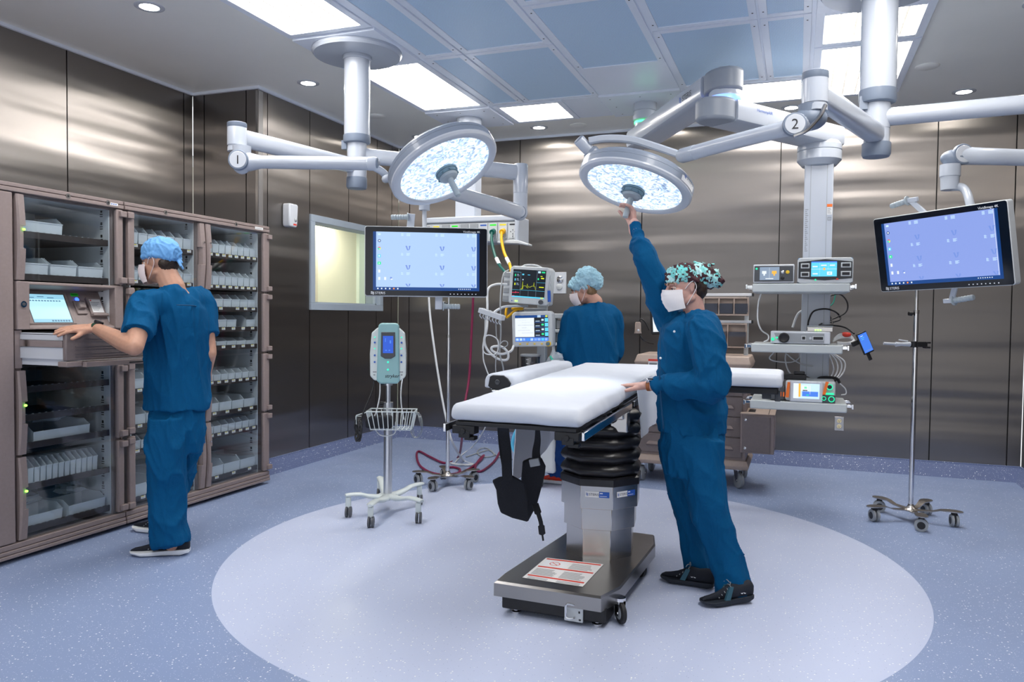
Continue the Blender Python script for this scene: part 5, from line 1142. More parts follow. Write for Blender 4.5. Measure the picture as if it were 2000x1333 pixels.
# ================================================================== people
def skin(name, col, sub=0.15):
    m = mat(name, col, 0.5, spec=0.35); b = m.node_tree.nodes['Principled BSDF']
    b.inputs['Subsurface Weight'].default_value = sub; b.inputs['Subsurface Radius'].default_value = (0.012, 0.005, 0.003)
    return add_noise(m, 60, 0.05, 0.15, dist=0.001)
M['skin_m'] = skin('man_skin', (0.516, 0.288, 0.202)); M['skin_w'] = skin('fair_skin', (0.619, 0.37, 0.31)); M['skin_w2'] = skin('fair_skin_two', (0.516, 0.284, 0.215))
def scrub(name, col):
    m = mat(name, col, 0.8, spec=0.12)
    add_noise(m, 420, 0.10, 0.2, stretch=(1, 1, 1), dist=0.0008); N, L, b = nodes(m); old = b.inputs['Normal'].links[0].from_node
    tc = N.new('ShaderNodeTexCoord'); mp = N.new('ShaderNodeMapping'); mp.inputs['Scale'].default_value = (1.3, 1.3, 0.6); mp.inputs['Rotation'].default_value = (0.4, 0.3, 0)
    nz = N.new('ShaderNodeTexNoise'); nz.inputs['Scale'].default_value = 13; nz.inputs['Detail'].default_value = 3; nz.inputs['Distortion'].default_value = 0.8
    L.new(tc.outputs['Object'], mp.inputs[0]); L.new(mp.outputs[0], nz.inputs['Vector'])
    bp = N.new('ShaderNodeBump'); bp.inputs['Strength'].default_value = 0.55; bp.inputs['Distance'].default_value = 0.02; L.new(nz.outputs['Fac'], bp.inputs['Height']); L.new(bp.outputs[0], old.inputs['Normal'])
    return m
M['scrub'] = scrub('teal_blue_scrub_cloth', (0.002, 0.078, 0.200)); M['scrub2'] = scrub('dark_teal_scrub_cloth', (0.002, 0.078, 0.200)); M['navy'] = scrub('navy_trouser_cloth', (0.006, 0.03, 0.12))
M['seam_thread'] = mat('scrub_seam', (0.003, 0.06, 0.15), 0.8)
M['hair_dark'] = add_noise(mat('dark_brown_hair', (0.03, 0.018, 0.012), 0.5), 120, 0.3, 0.4, stretch=(1, 1, 0.2), dist=0.002)
M['hair_blond'] = add_noise(mat('dark_blond_hair', (0.20, 0.12, 0.06), 0.5), 120, 0.3, 0.4, stretch=(1, 1, 0.2), dist=0.002)
M['mask'] = add_noise(mat('pale_pink_white_mask', (0.80, 0.70, 0.70), 0.8), 200, 0.02, 0.1, dist=0.0005)
M['mask_w'] = add_noise(mat('white_mask', (0.84, 0.81, 0.82), 0.8), 200, 0.02, 0.1, dist=0.0005)
M['cap_blue'] = add_noise(mat('light_blue_cap_paper', (0.15, 0.38, 0.72), 0.75), 30, 0.06, 0.5, dist=0.004)
M['cap_net'] = add_noise(mat('pale_blue_bouffant_cap', (0.36, 0.60, 0.72), 0.75, alpha=0.86), 60, 0.12, 0.7, dist=0.006)
M['eye_w'] = mat('eye_white', (0.75, 0.73, 0.72), 0.2); M['iris'] = mat('dark_iris', (0.02, 0.03, 0.04), 0.1)
def floral():
    m = mat('brown_teal_floral_cap', (0.06, 0.02, 0.025), 0.75); N, L, b = nodes(m)
    tc = N.new('ShaderNodeTexCoord'); nz = N.new('ShaderNodeTexNoise'); nz.inputs['Scale'].default_value = 22; L.new(tc.outputs['Object'], nz.inputs['Vector'])
    mx = N.new('ShaderNodeMix'); mx.data_type = 'VECTOR'; mx.inputs['Factor'].default_value = 0.022
    L.new(tc.outputs['Object'], mx.inputs[4]); L.new(nz.outputs['Color'], mx.inputs[5])
    vo = N.new('ShaderNodeTexVoronoi'); vo.inputs['Scale'].default_value = 24; L.new(mx.outputs[1], vo.inputs['Vector'])
    # petals: radius modulated by the angle around each cell centre
    df = N.new('ShaderNodeVectorMath'); df.operation = 'SUBTRACT'; L.new(mx.outputs[1], df.inputs[0]); L.new(vo.outputs['Position'], df.inputs[1])
    sx = N.new('ShaderNodeSeparateXYZ'); L.new(df.outputs[0], sx.inputs[0])
    ad = N.new('ShaderNodeMath'); L.new(sx.outputs[0], ad.inputs[0]); L.new(sx.outputs[1], ad.inputs[1])
    at2 = N.new('ShaderNodeMath'); at2.operation = 'ARCTAN2'; L.new(sx.outputs[2], at2.inputs[0]); L.new(ad.outputs[0], at2.inputs[1])
    ml = N.new('ShaderNodeMath'); ml.operation = 'MULTIPLY'; ml.inputs[1].default_value = 5; L.new(at2.outputs[0], ml.inputs[0])
    co = N.new('ShaderNodeMath'); co.operation = 'COSINE'; L.new(ml.outputs[0], co.inputs[0])
    ma = N.new('ShaderNodeMath'); ma.operation = 'MULTIPLY_ADD'; ma.inputs[1].default_value = 0.17; ma.inputs[2].default_value = 0.52; L.new(co.outputs[0], ma.inputs[0])
    lt = N.new('ShaderNodeMath'); lt.operation = 'LESS_THAN'; L.new(vo.outputs['Distance'], lt.inputs[0]); L.new(ma.outputs[0], lt.inputs[1])
    gt = N.new('ShaderNodeMath'); gt.operation = 'GREATER_THAN'; gt.inputs[1].default_value = 0.09; L.new(vo.outputs['Distance'], gt.inputs[0])
    pr = N.new('ShaderNodeMath'); pr.operation = 'MULTIPLY'; L.new(lt.outputs[0], pr.inputs[0]); L.new(gt.outputs[0], pr.inputs[1])
    sp = N.new('ShaderNodeSeparateColor'); L.new(vo.outputs['Color'], sp.inputs[0])
    cr = N.new('ShaderNodeMix'); cr.data_type = 'RGBA'; L.new(sp.outputs[0], cr.inputs['Factor']); cr.inputs[6].default_value = (0.14, 0.62, 0.60, 1); cr.inputs[7].default_value = (0.55, 0.85, 0.85, 1)
    m2 = N.new('ShaderNodeMix'); m2.data_type = 'RGBA'; L.new(pr.outputs[0], m2.inputs['Factor']); m2.inputs[6].default_value = (0.055, 0.016, 0.022, 1); L.new(cr.outputs[2], m2.inputs[7])
    L.new(m2.outputs[2], b.inputs['Base Color']); return m
M['floral'] = floral()
def cap_(mb, a, b, ra, rb=None, n=14):
    """capsule with two radii"""
    a = Vector(a); b = Vector(b); rb = ra if rb is None else rb; d = (b-a); L_ = d.length
    z = d.normalized() if L_ > 1e-6 else UP; x = z.orthogonal().normalized(); y = z.cross(x); R = []
    for k in range(4): t = math.pi/2*(k+0.3)/4; R.append((a-z*ra*math.cos(t), ra*math.sin(t)))
    R.append((a, ra)); R.append((b, rb))
    for k in range(4): t = math.pi/2*(3.7-k)/4; R.append((b+z*rb*math.cos(t), rb*math.sin(t)))
    mb.rings([[c+(x*math.cos(2*math.pi*q/n)+y*math.sin(2*math.pi*q/n))*r for q in range(n)] for c, r in R]); return mb
def chain(mb, pts):
    for (p, r), (q, s) in zip(pts, pts[1:]): cap_(mb, p, q, r, s)
def loft(mb, rows, sx, fy, n=28, e=1.0):
    """rows: (centre, half width along sx, half depth along fy)"""
    R = []
    for c, a, b in rows:
        R.append([Vector(c)+sx*(a*math.copysign(abs(math.cos(2*math.pi*k/n))**e, math.cos(2*math.pi*k/n)))+fy*(b*math.copysign(abs(math.sin(2*math.pi*k/n))**e, math.sin(2*math.pi*k/n))) for k in range(n)])
    mb.rings(R); return mb
def tubeloft(mb, pts, n=20):
    """oval tube along (point, radius) list, denser by spline"""
    P = catmull([p for p, r in pts], 5); rr = catmull([(r, 0, 0) for p, r in pts], 5)
    x = None; R = []
    for i, p in enumerate(P):
        t = (P[min(i+1, len(P)-1)]-P[max(i-1, 0)]).normalized()
        x = t.orthogonal().normalized() if x is None else (x-t*x.dot(t)).normalized(); y = t.cross(x)
        R.append([p+(x*math.cos(2*math.pi*k/n)+y*math.sin(2*math.pi*k/n))*rr[i].x for k in range(n)])
    mb.rings(R); return mb
def folds(amp, sc=(9, 9, 5), seed=0.0, low=0.0):
    def f(c, n_):
        q = Vector((c.x*sc[0]+seed, c.y*sc[1], c.z*sc[2]+0.8*c.x*sc[0]))
        q = q+Vector((noise.noise(q*0.6), noise.noise(q*0.6+Vector((9, 0, 0))), 0))*0.7
        a = noise.noise(q); r = max(0.0, 1-abs(a)*3.2)**1.5
        a2 = noise.noise(q*2.1+Vector((3, 1, seed))); r2 = max(0.0, 1-abs(a2)*3.5)**1.5
        v = amp*(r*1.0+0.45*r2-0.45)
        return v
    return f
def hand(mb, wrist, d, n_, side, curl=(0.1, 0.1, 0.1, 0.1), thumb=0.4, spread=0.12, sc=1.0, lift=0.0):
    """palm + five jointed fingers. d towards the fingers, n_ out of the back of the hand, side = +1/-1 where the thumb leaves"""
    d = d.normalized(); n_ = (n_-d*n_.dot(d)).normalized(); s = d.cross(n_).normalized()*side   # s points to the thumb side
    w_ = Vector(wrist)
    chain(mb, [(w_-d*0.03*sc, 0.026*sc), (w_+d*0.012*sc, 0.025*sc)])
    L_ = (0.074, 0.082, 0.077, 0.062)
    for i in range(4):
        off = (1.5-i)*0.0185*sc; base = w_+d*(0.088-0.004*abs(i-1))*sc+s*off
        cap_(mb, w_+d*0.016*sc+s*off*0.75, base, 0.0165*sc, 0.0125*sc)
        dd = (d+s*spread*(1.5-i)*0.7).normalized(); p = base; a = curl[i]; r = 0.0098*sc
        for j, fr in enumerate((0.45, 0.30, 0.25)):
            ax_ = s*side
            a_tot = a*(0.9, 1.9, 2.6)[j]
            v = dd*math.cos(a_tot)-n_*math.sin(a_tot)
            q = p+v*L_[i]*fr*sc; cap_(mb, p, q, r, r*0.93); p = q; r *= 0.93
    cap_(mb, w_+d*0.02*sc+s*0.014*sc-n_*0.004*sc, w_+d*0.052*sc+s*0.032*sc-n_*0.010*sc, 0.0175*sc, 0.0145*sc)
    tdir = (d*0.72+s*(1.0-thumb*0.6)-n_*thumb*0.8).normalized(); p = w_+d*0.050*sc+s*0.032*sc-n_*0.010*sc
    q = p+tdir*0.036*sc; cap_(mb, p, q, 0.0130*sc, 0.0112*sc); t2 = (tdir*0.7+d*0.6-n_*thumb*0.5).normalized(); cap_(mb, q, q+t2*0.028*sc, 0.0110*sc, 0.0095*sc)
def head_shape(mb, c, F, U, sc=1.0):
    """F face direction, U up of the head; c = centre of the skull"""
    F = F.normalized(); U = (U-F*U.dot(F)).normalized(); S_ = F.cross(U)   # S_ = its right
    R = Matrix((S_, F, U)).transposed()
    P = lambda s, f, u: c+(S_*s+F*f+U*u)*sc
    mb.ell(P(0, -0.008, 0.028), (0.073*sc, 0.093*sc, 0.088*sc), 28, 18, R)
    mb.ell(P(0, 0.022, -0.030), (0.060*sc, 0.066*sc, 0.078*sc), 24, 16, R)
    mb.ell(P(0, 0.034, -0.072), (0.044*sc, 0.044*sc, 0.036*sc), 20, 12, R)
    for s in (-1, 1):
        cap_(mb, P(s*0.052, -0.005, -0.055), P(s*0.020, 0.068, -0.088), 0.020*sc, 0.016*sc)
        mb.ell(P(s*0.040, 0.062, -0.018), (0.024*sc, 0.018*sc, 0.020*sc), 14, 10, R)
        cap_(mb, P(s*0.012, 0.088, 0.026), P(s*0.048, 0.070, 0.026), 0.0095*sc, 0.009*sc)
        # ear: rim plus lobe
        pts = [(0.070, -0.002, -0.024), (0.073, -0.012, -0.006), (0.076, -0.018, 0.014), (0.075, -0.008, 0.024), (0.072, 0.002, 0.012)]
        for a, b_ in zip(pts, pts[1:]): cap_(mb, P(s*a[0], a[1], a[2]), P(s*b_[0], b_[1], b_[2]), 0.0046*sc, 0.0046*sc, 8)
        mb.ell(P(s*0.070, -0.007, -0.001), (0.005*sc, 0.012*sc, 0.022*sc), 12, 8, R)
    chain(mb, [(P(0, 0.086, 0.020), 0.010*sc), (P(0, 0.104, -0.012), 0.0115*sc), (P(0, 0.108, -0.022), 0.0125*sc)])
    for s in (-1, 1): mb.ell(P(s*0.012, 0.098, -0.024), (0.009*sc, 0.010*sc, 0.008*sc), 10, 8, R)
    mb.ell(P(0, 0.088, -0.050), (0.024*sc, 0.012*sc, 0.006*sc), 14, 8, R); mb.ell(P(0, 0.086, -0.062), (0.021*sc, 0.012*sc, 0.007*sc), 14, 8, R)
    mb.ell(P(0, 0.076, -0.096), (0.020*sc, 0.014*sc, 0.014*sc), 14, 8, R)
    return P, R, S_, F, U
def face_parts(par, P, R, F, sc, brow, look=0.0):
    for s in (-1, 1):
        b = MB(); b.ell(P(s*0.031, 0.0735, 0.003), (0.0120*sc, 0.0120*sc, 0.0115*sc), 16, 12, R); e = b.build('eye', 'eye_w', par, smooth=90)
        b = MB(); b.ell(P(s*0.031+look, 0.0830, 0.002), (0.0066*sc, 0.0035*sc, 0.0066*sc), 12, 8, R); b.build('iris', 'iris', e, smooth=90)
        b = MB(); b.tube([P(s*0.017, 0.084, 0.002), P(s*0.031, 0.0865, 0.0105), P(s*0.045, 0.077, 0.003)], 0.0034*sc, n=6); b.tube([P(s*0.017, 0.083, -0.001), P(s*0.031, 0.0845, -0.006), P(s*0.045, 0.076, 0.000)], 0.0028*sc, n=6); b.build('eyelid', 'skin_m' if brow == 'hair_dark' else 'skin_w', e, smooth=90)
        b = MB(); b.tube([P(s*0.014, 0.097, 0.024), P(s*0.034, 0.094, 0.033), P(s*0.054, 0.078, 0.026)], lambda t: 0.0042*sc*(1-0.5*t), n=6); b.build('eyebrow', brow, par, smooth=90)
def mask_shape(par, P, sc, m='mask', ear=(0.072, -0.016)):
    """pleated mask wrapped around nose, cheeks and chin"""
    V = []; nu, nv = 24, 12; F = []
    for lay in (0, 1):
        for j in range(nv+1):
            v = j/nv; u_ = 0.004-0.116*v      # height above head centre line
            prot = (0.128-0.016*max(0, 0.2-v)*5*0.6) if v < 0.4 else 0.128-0.030*((v-0.4)/0.6)**1.6
            prot += 0.0035*(abs((v*5) % 1-0.5)*2-0.5)
            for i in range(nu+1):
                a = (i/nu-0.5)*2; w_ = 0.071*(1-0.10*abs(v-0.5)); ang = a*1.28
                s = w_*math.sin(ang)/math.sin(1.28); f = 0.018+(prot-0.018)*max(0, math.cos(ang*1.10))**(0.75)
                k = 1+lay*0.0
                V.append(P(s*(1.02+0.0), f+0.004-lay*0.003, u_-0.010*abs(a)*(1-v)+0.010*abs(a)*v))
    n1_ = (nu+1)*(nv+1)
    for j in range(nv):
        for i in range(nu):
            q = j*(nu+1)+i; F.append((q, q+1, q+nu+2, q+nu+1)); F.append((n1_+q+nu+1, n1_+q+nu+2, n1_+q+1, n1_+q))
    for i in range(nu):
        F.append((n1_+i, n1_+i+1, i+1, i)); q = nv*(nu+1)+i; F.append((q, q+1, n1_+q+1, n1_+q))
    for j in range(nv):
        q = j*(nu+1); F.append((q, q+nu+1, n1_+q+nu+1, n1_+q)); q += nu; F.append((n1_+q, n1_+q+nu+1, q+nu+1, q))
    b = MB(); b._add(V, F); mk = b.build('face_mask', m, par, smooth=60)
    for s in (-1, 1):
        b = MB(); b.tube([P(s*0.066, 0.030, -0.006), P(s*0.080, 0.008, 0.020), P(s*0.083, -0.012, 0.028), P(s*0.082, -0.024, 0.004), P(s*0.078, -0.016, -0.022), P(s*0.066, 0.030, -0.086)], 0.0018*sc, n=6); b.build('ear_loop', m, mk, smooth=90)
    return mk
def shoe(par, toe, heel, up=0.0, L_=0.285, upper='black_fabric', sole='white', name='shoe', logo=None, side_out=None, accent=None, lift=0.0, w_=0.052):
    """running shoe between toe and heel floor points"""
    toe = Vector(toe); heel = Vector(heel); d = (toe-heel); d.z = 0; d.normalize(); s = d.cross(UP); c0 = heel-d*0.0; tilt = lift
    prof_w = [(0.0, 0.45), (0.04, 0.66), (0.12, 0.70), (0.30, 0.68), (0.45, 0.72), (0.62, 0.92), (0.78, 1.0), (0.90, 0.86), (0.97, 0.58), (1.0, 0.32)]
    def P(u, x, z): return c0+d*(u*L_)+s*x+UP*(z+tilt*max(0, 0.5-u)*L_+(0.25*(u-0.85)**1 if u > 0.85 else 0)*0.12)
    b = MB(); R = []
    for u, k in prof_w:
        z0 = 0.006 if 0.05 < u < 0.9 else 0.014; z1 = 0.034-0.010*u; wd_ = w_*k
        R.append([P(u, -wd_*0.92, z0), P(u, wd_*0.92, z0), P(u, wd_*1.03, z0+0.008), P(u, wd_, z1), P(u, -wd_, z1), P(u, -wd_*1.03, z0+0.008)])
    b.rings(R); sh_s = None
    top = [(0.0, 0.085, 0.30), (0.05, 0.098, 0.52), (0.14, 0.098, 0.56), (0.28, 0.090, 0.56), (0.42, 0.094, 0.58), (0.55, 0.080, 0.66), (0.68, 0.062, 0.78), (0.82, 0.050, 0.84), (0.92, 0.042, 0.70), (0.985, 0.030, 0.40)]
    u_b = MB(); R = []
    for u, zt, k in top:
        wd_ = w_*0.96*min([kk for uu, kk in prof_w if uu >= u] or [0.4]) if u > 0.5 else w_*k*1.15
        zb = 0.022; row = []
        for q in range(14):
            a = math.pi*2*q/14; row.append(P(u, wd_*math.cos(a), (zb+zt)/2+(zt-zb)/2*math.sin(a)))
        R.append(row)
    u_b.rings(R); sh = u_b.build(name, upper, par, smooth=60)
    b.build('sole', sole, sh, bevel=0.003, smooth=50)
    b = MB()
    for k in range(5):
        u = 0.46+k*0.055; zt = 0.094-0.062*(u-0.42)/0.26*0.9+0.003
        b.tube([P(u, -0.020, zt-0.004), P(u, 0.0, zt+0.002), P(u, 0.020, zt-0.004)], 0.0022, n=6)
    b.tube([P(0.44, 0.0, 0.098), P(0.47, 0.02, 0.108), P(0.50, 0.028, 0.096)], 0.0018, n=6); b.tube([P(0.44, 0.0, 0.098), P(0.47, -0.02, 0.108), P(0.50, -0.028, 0.096)], 0.0018, n=6)
    b.build('laces', 'grey' if sole != 'white' else 'light_grey', sh, smooth=90)
    if accent:
        b = MB(); sg = 1
        for sg in (-1, 1):
            pts = [(0.50, 0.030), (0.60, 0.030), (0.50, 0.085), (0.42, 0.085)]
            pr_ = [P(u, sg*(w_*0.72 if z < 0.05 else w_*0.50), z) for u, z in pts]
            b.rings([[p+s*sg*0.004 for p in pr_], [p-s*sg*0.010 for p in pr_]])
        b.build('side_panel', accent, sh)
    if logo:
        sg = 1 if s.dot(C0-toe) > 0 else -1; nn = s*sg
        o = P(logo[1], sg*w_*0.64, 0.050); xd = d*(-1 if (d.cross(UP)).dot(nn) > 0 else 1)
        xd = UP.cross(nn).normalized(); fr = frame(o+nn*0.001, xd, (UP-nn*0.45).normalized()); text(logo[0], fr, logo[2], logo[3], sh, 'shoe_mark', bold=True, align='CENTER')
    return sh
# ------------------------------------------------------------------ the woman at the table
D0 = 3.80
wm = thing('person', 'woman in blue scrubs and brown floral cap, arm raised to the surgical light', 'person', (-0.40, 3.88, 0))
hc = PD(1339, 562, 3.80); Fd = (-RH*0.97-FH*0.16-UP*0.14).normalized()
b = MB(); P, R, S_, Fv, Uv = head_shape(b, hc, Fd, UP+(-RH)*0.0, 0.97)
neck = PD(1352, 600, 3.81)
chain(b, [(P(0, -0.025, -0.06), 0.052), (PD(1358, 620, 3.82), 0.054), (PD(1352, 660, 3.82), 0.10)])
chain(b, [(PD(1350, 690, 3.81), 0.10), (PD(1350, 780, 3.81), 0.095), (PD(1352, 850, 3.81), 0.10)])
sL, eL, wL = PD(1375, 650, 3.63), PD(1392, 752, 3.56), PD(1272, 753, 3.70)
sR, eR, wR = PD(1312, 628, 3.98), PD(1261, 512, 3.92), PD(1239, 436, 4.05)
chain(b, [(sL, 0.055), (eL, 0.038), (wL, 0.027)]); chain(b, [(PD(1345, 640, 3.80), 0.07), (sL, 0.055)]); chain(b, [(PD(1345, 640, 3.82), 0.07), (sR, 0.05), (eR, 0.038), (wR, 0.026)])
hd = PD(1222, 752, 3.84)-wL
hand(b, wL+hd.normalized()*0.01, hd+UP*0.005, UP+(-FH)*0.15, -1, (0.03, 0.04, 0.06, 0.09), 0.25, 0.22, 0.97)
# raised hand closes round the sterile handle
hx = c2+n2*0.135
bd = (PD(1232, 400, 4.08)-wR); palm_d = (UP*0.92-RH*0.12+FH*0.1).normalized()
wr0 = hx-UP*0.085+RH*0.030+FH*0.0
chain(b, [(wR, 0.026), (wr0, 0.024)])
hand(b, wr0, UP*0.95-RH*0.10, RH*0.85+FH*0.35-UP*0.05, 1, (0.62, 0.60, 0.58, 0.55), 0.75, 0.02, 0.93)
chain(b, [(PD(1370, 870, 3.73), 0.066), (PD(1386, 1000, 3.69), 0.048), (PD(1436, 1160, 3.655), 0.038)]); chain(b, [(PD(1327, 870, 3.87), 0.064), (PD(1345, 1000, 3.90), 0.045), (PD(1368, 1128, 3.93), 0.038)])
remesh(b, 'body', 'skin_w', wm, 0.0042, 3)
face_parts(wm, P, R, Fv, 0.97, 'hair_blond')
mask_shape(wm, P, 0.97, 'mask_w')
# hair at the nape and temple
b = MB(); b.ell(P(0, -0.062, -0.010), (0.068, 0.045, 0.062), 20, 14, R); b.ell(P(0, -0.030, 0.010), (0.077, 0.062, 0.040), 20, 12, R); remesh(b, 'hair', 'hair_dark', wm, 0.006, 2, folds(0.003, (40, 40, 20)))
# floral cap, gathered at the back
b = MB()
for f_, u_, rs, rf, ru in ((0.002, 0.062, 0.083, 0.096, 0.060), (-0.075, 0.052, 0.074, 0.080, 0.062), (-0.135, 0.030, 0.052, 0.060, 0.050), (-0.165, 0.012, 0.036, 0.042, 0.032)):
    b.ell(P(0, f_, u_), (rs, rf, ru), 24, 16, R)
cap_(b, P(0, 0.086, 0.050), P(0.055, 0.055, 0.046), 0.014, 0.014); cap_(b, P(0, 0.086, 0.050), P(-0.055, 0.055, 0.046), 0.014, 0.014)
for s in (-1, 1): cap_(b, P(s*0.055, 0.055, 0.046), P(s*0.078, -0.03, 0.030), 0.014, 0.014)
cpw = remesh(b, 'scrub_cap', 'floral', wm, 0.006, 2, folds(0.010, (26, 26, 18), 2.0))
b = MB(); 
for p, q in (((-0.02, -0.10, 0.100), (-0.025, -0.155, 0.098)), ((0.0, -0.10, 0.100), (0.03, -0.075, 0.125)), ((0, -0.10, 0.10), (-0.01, -0.15, 0.075))): cap_(b, P(*p), P(*q), 0.009, 0.006)
remesh(b, 'cap_ties', 'floral', wm, 0.004, 1)
# jacket
b = MB()
rows = [(PD(1353, 845, 3.80), 0.166, 0.145), (PD(1352, 825, 3.80), 0.166, 0.148), (PD(1351, 790, 3.80), 0.163, 0.145), (PD(1350, 745, 3.80), 0.160, 0.145), (PD(1350, 700, 3.80), 0.162, 0.155), (PD(1351, 665, 3.80), 0.158, 0.165), (PD(1352, 640, 3.80), 0.140, 0.165), (PD(1354, 622, 3.81), 0.100, 0.12), (PD(1358, 610, 3.83), 0.066, 0.066)]
loft(b, rows, RH, FH, 32)
tubeloft(b, [(PD(1362, 640, 3.72), 0.085), (sL+UP*0.0, 0.086), (sL.lerp(eL, 0.5)+FH*-0.01, 0.082), (eL-UP*0.005, 0.076), (eL.lerp(wL, 0.35), 0.070), (eL.lerp(wL, 0.70), 0.060), (eL.lerp(wL, 0.74), 0.043), (wL-(wL-eL).normalized()*0.005, 0.038)])
tubeloft(b, [(PD(1338, 640, 3.90), 0.09), (sR, 0.088), (sR.lerp(eR, 0.5)+(-RH)*0.0, 0.072), (eR, 0.060), (eR.lerp(wR, 0.45), 0.055), (eR.lerp(wR, 0.50), 0.040), (wR+(eR-wR)*0.02, 0.033)])
jk = remesh(b, 'scrub_jacket', 'scrub', wm, 0.0075, 3, folds(0.014, (7, 7, 5), 1.0))
b = MB()
for x, y in ((1317, 648), (1290, 700)):
    b = MB(); q = PD(x, y, 3.645); b.ell(q, (0.006, 0.006, 0.006), 10, 8); b.build('snap', 'pale_ink', jk, smooth=90)
b = MB(); b.tube([PD(1290, 640, 3.66), PD(1288, 720, 3.645), PD(1291, 780, 3.645), PD(1296, 838, 3.65)], 0.004, n=6); b.build('front_seam', 'seam_thread', jk, smooth=90)
# trousers
def trousers(par, m, waist, legs, seed):
    b = MB(); loft(b, waist, RH, FH, 28)
    for leg in legs: tubeloft(b, leg)
    return remesh(b, 'scrub_trousers', m, par, 0.008, 3, folds(0.014, (7, 7, 3.4), seed))
trousers(wm, 'scrub2', [(PD(1352, 815, 3.80), 0.150, 0.13), (PD(1354, 850, 3.80), 0.158, 0.145), (PD(1353, 885, 3.80), 0.155, 0.15), (PD(1350, 925, 3.80), 0.135, 0.15)],
    [[(PD(1374, 860, 3.73), 0.105), (PD(1372, 920, 3.71), 0.096), (PD(1386, 1000, 3.69), 0.088), (PD(1408, 1060, 3.68), 0.078), (PD(1425, 1115, 3.67), 0.078), (PD(1434, 1152, 3.66), 0.083), (PD(1436, 1160, 3.66), 0.080)],
     [(PD(1325, 860, 3.87), 0.098), (PD(1330, 920, 3.88), 0.085), (PD(1345, 1000, 3.90), 0.072), (PD(1352, 1060, 3.92), 0.068), (PD(1362, 1105, 3.93), 0.076), (PD(1366, 1128, 3.93), 0.078)]], 4.0)
M['shoe_black'] = add_noise(mat('black_knit_shoe', (0.010, 0.013, 0.022), 0.8), 300, 0.3, 0.3, dist=0.001); M['shoe_teal'] = mat('dark_teal_shoe_panel', (0.03, 0.10, 0.14), 0.7); M['sole_black'] = mat('black_shoe_sole', (0.015, 0.02, 0.03), 0.6)
shoe(wm, FL(1372, 1184), FL(1468, 1176), upper='shoe_black', sole='sole_black', L_=0.262, accent='shoe_teal', logo=('oc', 0.24, 0.028, 'pale_ink'), lift=0.06, w_=0.048)
shoe(wm, FL(1289, 1132), FL(1395, 1152), upper='shoe_black', sole='sole_black', L_=0.272, accent='shoe_teal', logo=('oc', 0.36, 0.028, 'pale_ink'), w_=0.048)
# watch and ring
wd = (wL-eL).normalized(); b = MB(); b.cyl(wL+wd*0.002, wL+wd*0.020, 0.0285, n=24); wt = b.build('watch_strap', 'wood', wm, bevel=0.002)
b = MB(); q = wL+wd*0.011+UP*0.020-FH*0.022; b.box(q, (0.036, 0.014, 0.040), rot=Matrix.Rotation(YAW, 3, 'Z') @ Matrix.Rotation(0.75, 3, 'X')); b.build('watch_case', 'chrome', wt, bevel=0.004)
b = MB(); b.box(q-FH*0.006+UP*0.003, (0.028, 0.006, 0.032), rot=Matrix.Rotation(YAW, 3, 'Z') @ Matrix.Rotation(0.75, 3, 'X')); b.build('watch_glass', 'bezel', wt, bevel=0.002)
# ------------------------------------------------------------------ the man at the cabinet
mn = thing('person', 'man in teal scrubs and light blue cap resting his hand on the open cabinet drawer', 'person', (-3.28, 3.33, 0))
XM = -3.25; Wf, Wl = Vector((-1, 0, 0)), Vector((0, -1, 0))      # forward, left
mhc = PX(313, 514, -3.32); Fm = (-RH*0.93+FH*0.22-UP*0.10).normalized()
b = MB(); P, R, S_, Fv, Uv = head_shape(b, mhc, Fm, UP, 1.0)
chain(b, [(P(0, -0.028, -0.055), 0.060), (PX(338, 562, -3.24), 0.064), (PX(340, 600, -3.24), 0.11)])
chain(b, [(PX(342, 630, -3.26), 0.10), (PX(345, 720, -3.27), 0.095), (PX(345, 800, -3.26), 0.095)])
msl, msr = PX(282, 597, -3.28), PX(392, 592, -3.20)
mel = PX(262, 678, -3.16); mwl = PX(186, 641, -3.50)
mer = PX(408, 690, -3.12); mwr = PX(398, 745, -3.36)
chain(b, [(PX(340, 592, -3.24), 0.09), (msl, 0.06), (mel, 0.046), (mel.lerp(mwl, 0.25), 0.050), (mwl, 0.030)]); chain(b, [(PX(340, 592, -3.24), 0.09), (msr, 0.06), (mer, 0.042), (mwr, 0.032)])
hdm = (PX(110, 651, -3.60)-mwl)
hand(b, mwl+hdm.normalized()*0.012, hdm+UP*0.02, UP*0.9+Vector((0.35, 0, 0)), -1, (0.16, 0.14, 0.12, 0.12), 0.35, 0.20, 1.06)
hand(b, mwr, Vector((-0.4, 0, -0.9)), Vector((0.5, 0.6, 0)), 1, (0.2, 0.2, 0.25, 0.3), 0.3, 0.05, 1.0)
chain(b, [(PX(330, 820, -3.24), 0.075), (PX(327, 940, -3.23), 0.055), (PX(336, 1062, -3.20), 0.042)]); chain(b, [(PX(362, 820, -3.28), 0.07), (PX(346, 940, -3.39), 0.05), (PX(316, 1028, -3.48), 0.042)])
remesh(b, 'body', 'skin_m', mn, 0.0045, 3)
face_parts(mn, P, R, Fv, 1.0, 'hair_dark')
mask_shape(mn, P, 1.0, 'mask')
b = MB(); b.ell(P(0, -0.052, -0.008), (0.070, 0.046, 0.044), 20, 14, R); b.ell(P(0, -0.050, -0.035), (0.056, 0.040, 0.030), 20, 14, R); b.ell(P(0, -0.010, 0.020), (0.0755, 0.070, 0.030), 20, 12, R)
remesh(b, 'hair', 'hair_dark', mn, 0.005, 2, folds(0.003, (50, 50, 25)))
b = MB(); b.ell(P(0, -0.010, 0.064), (0.086, 0.107, 0.080), 28, 18, R); b.ell(P(0, -0.055, 0.050), (0.076, 0.068, 0.070), 24, 14, R)
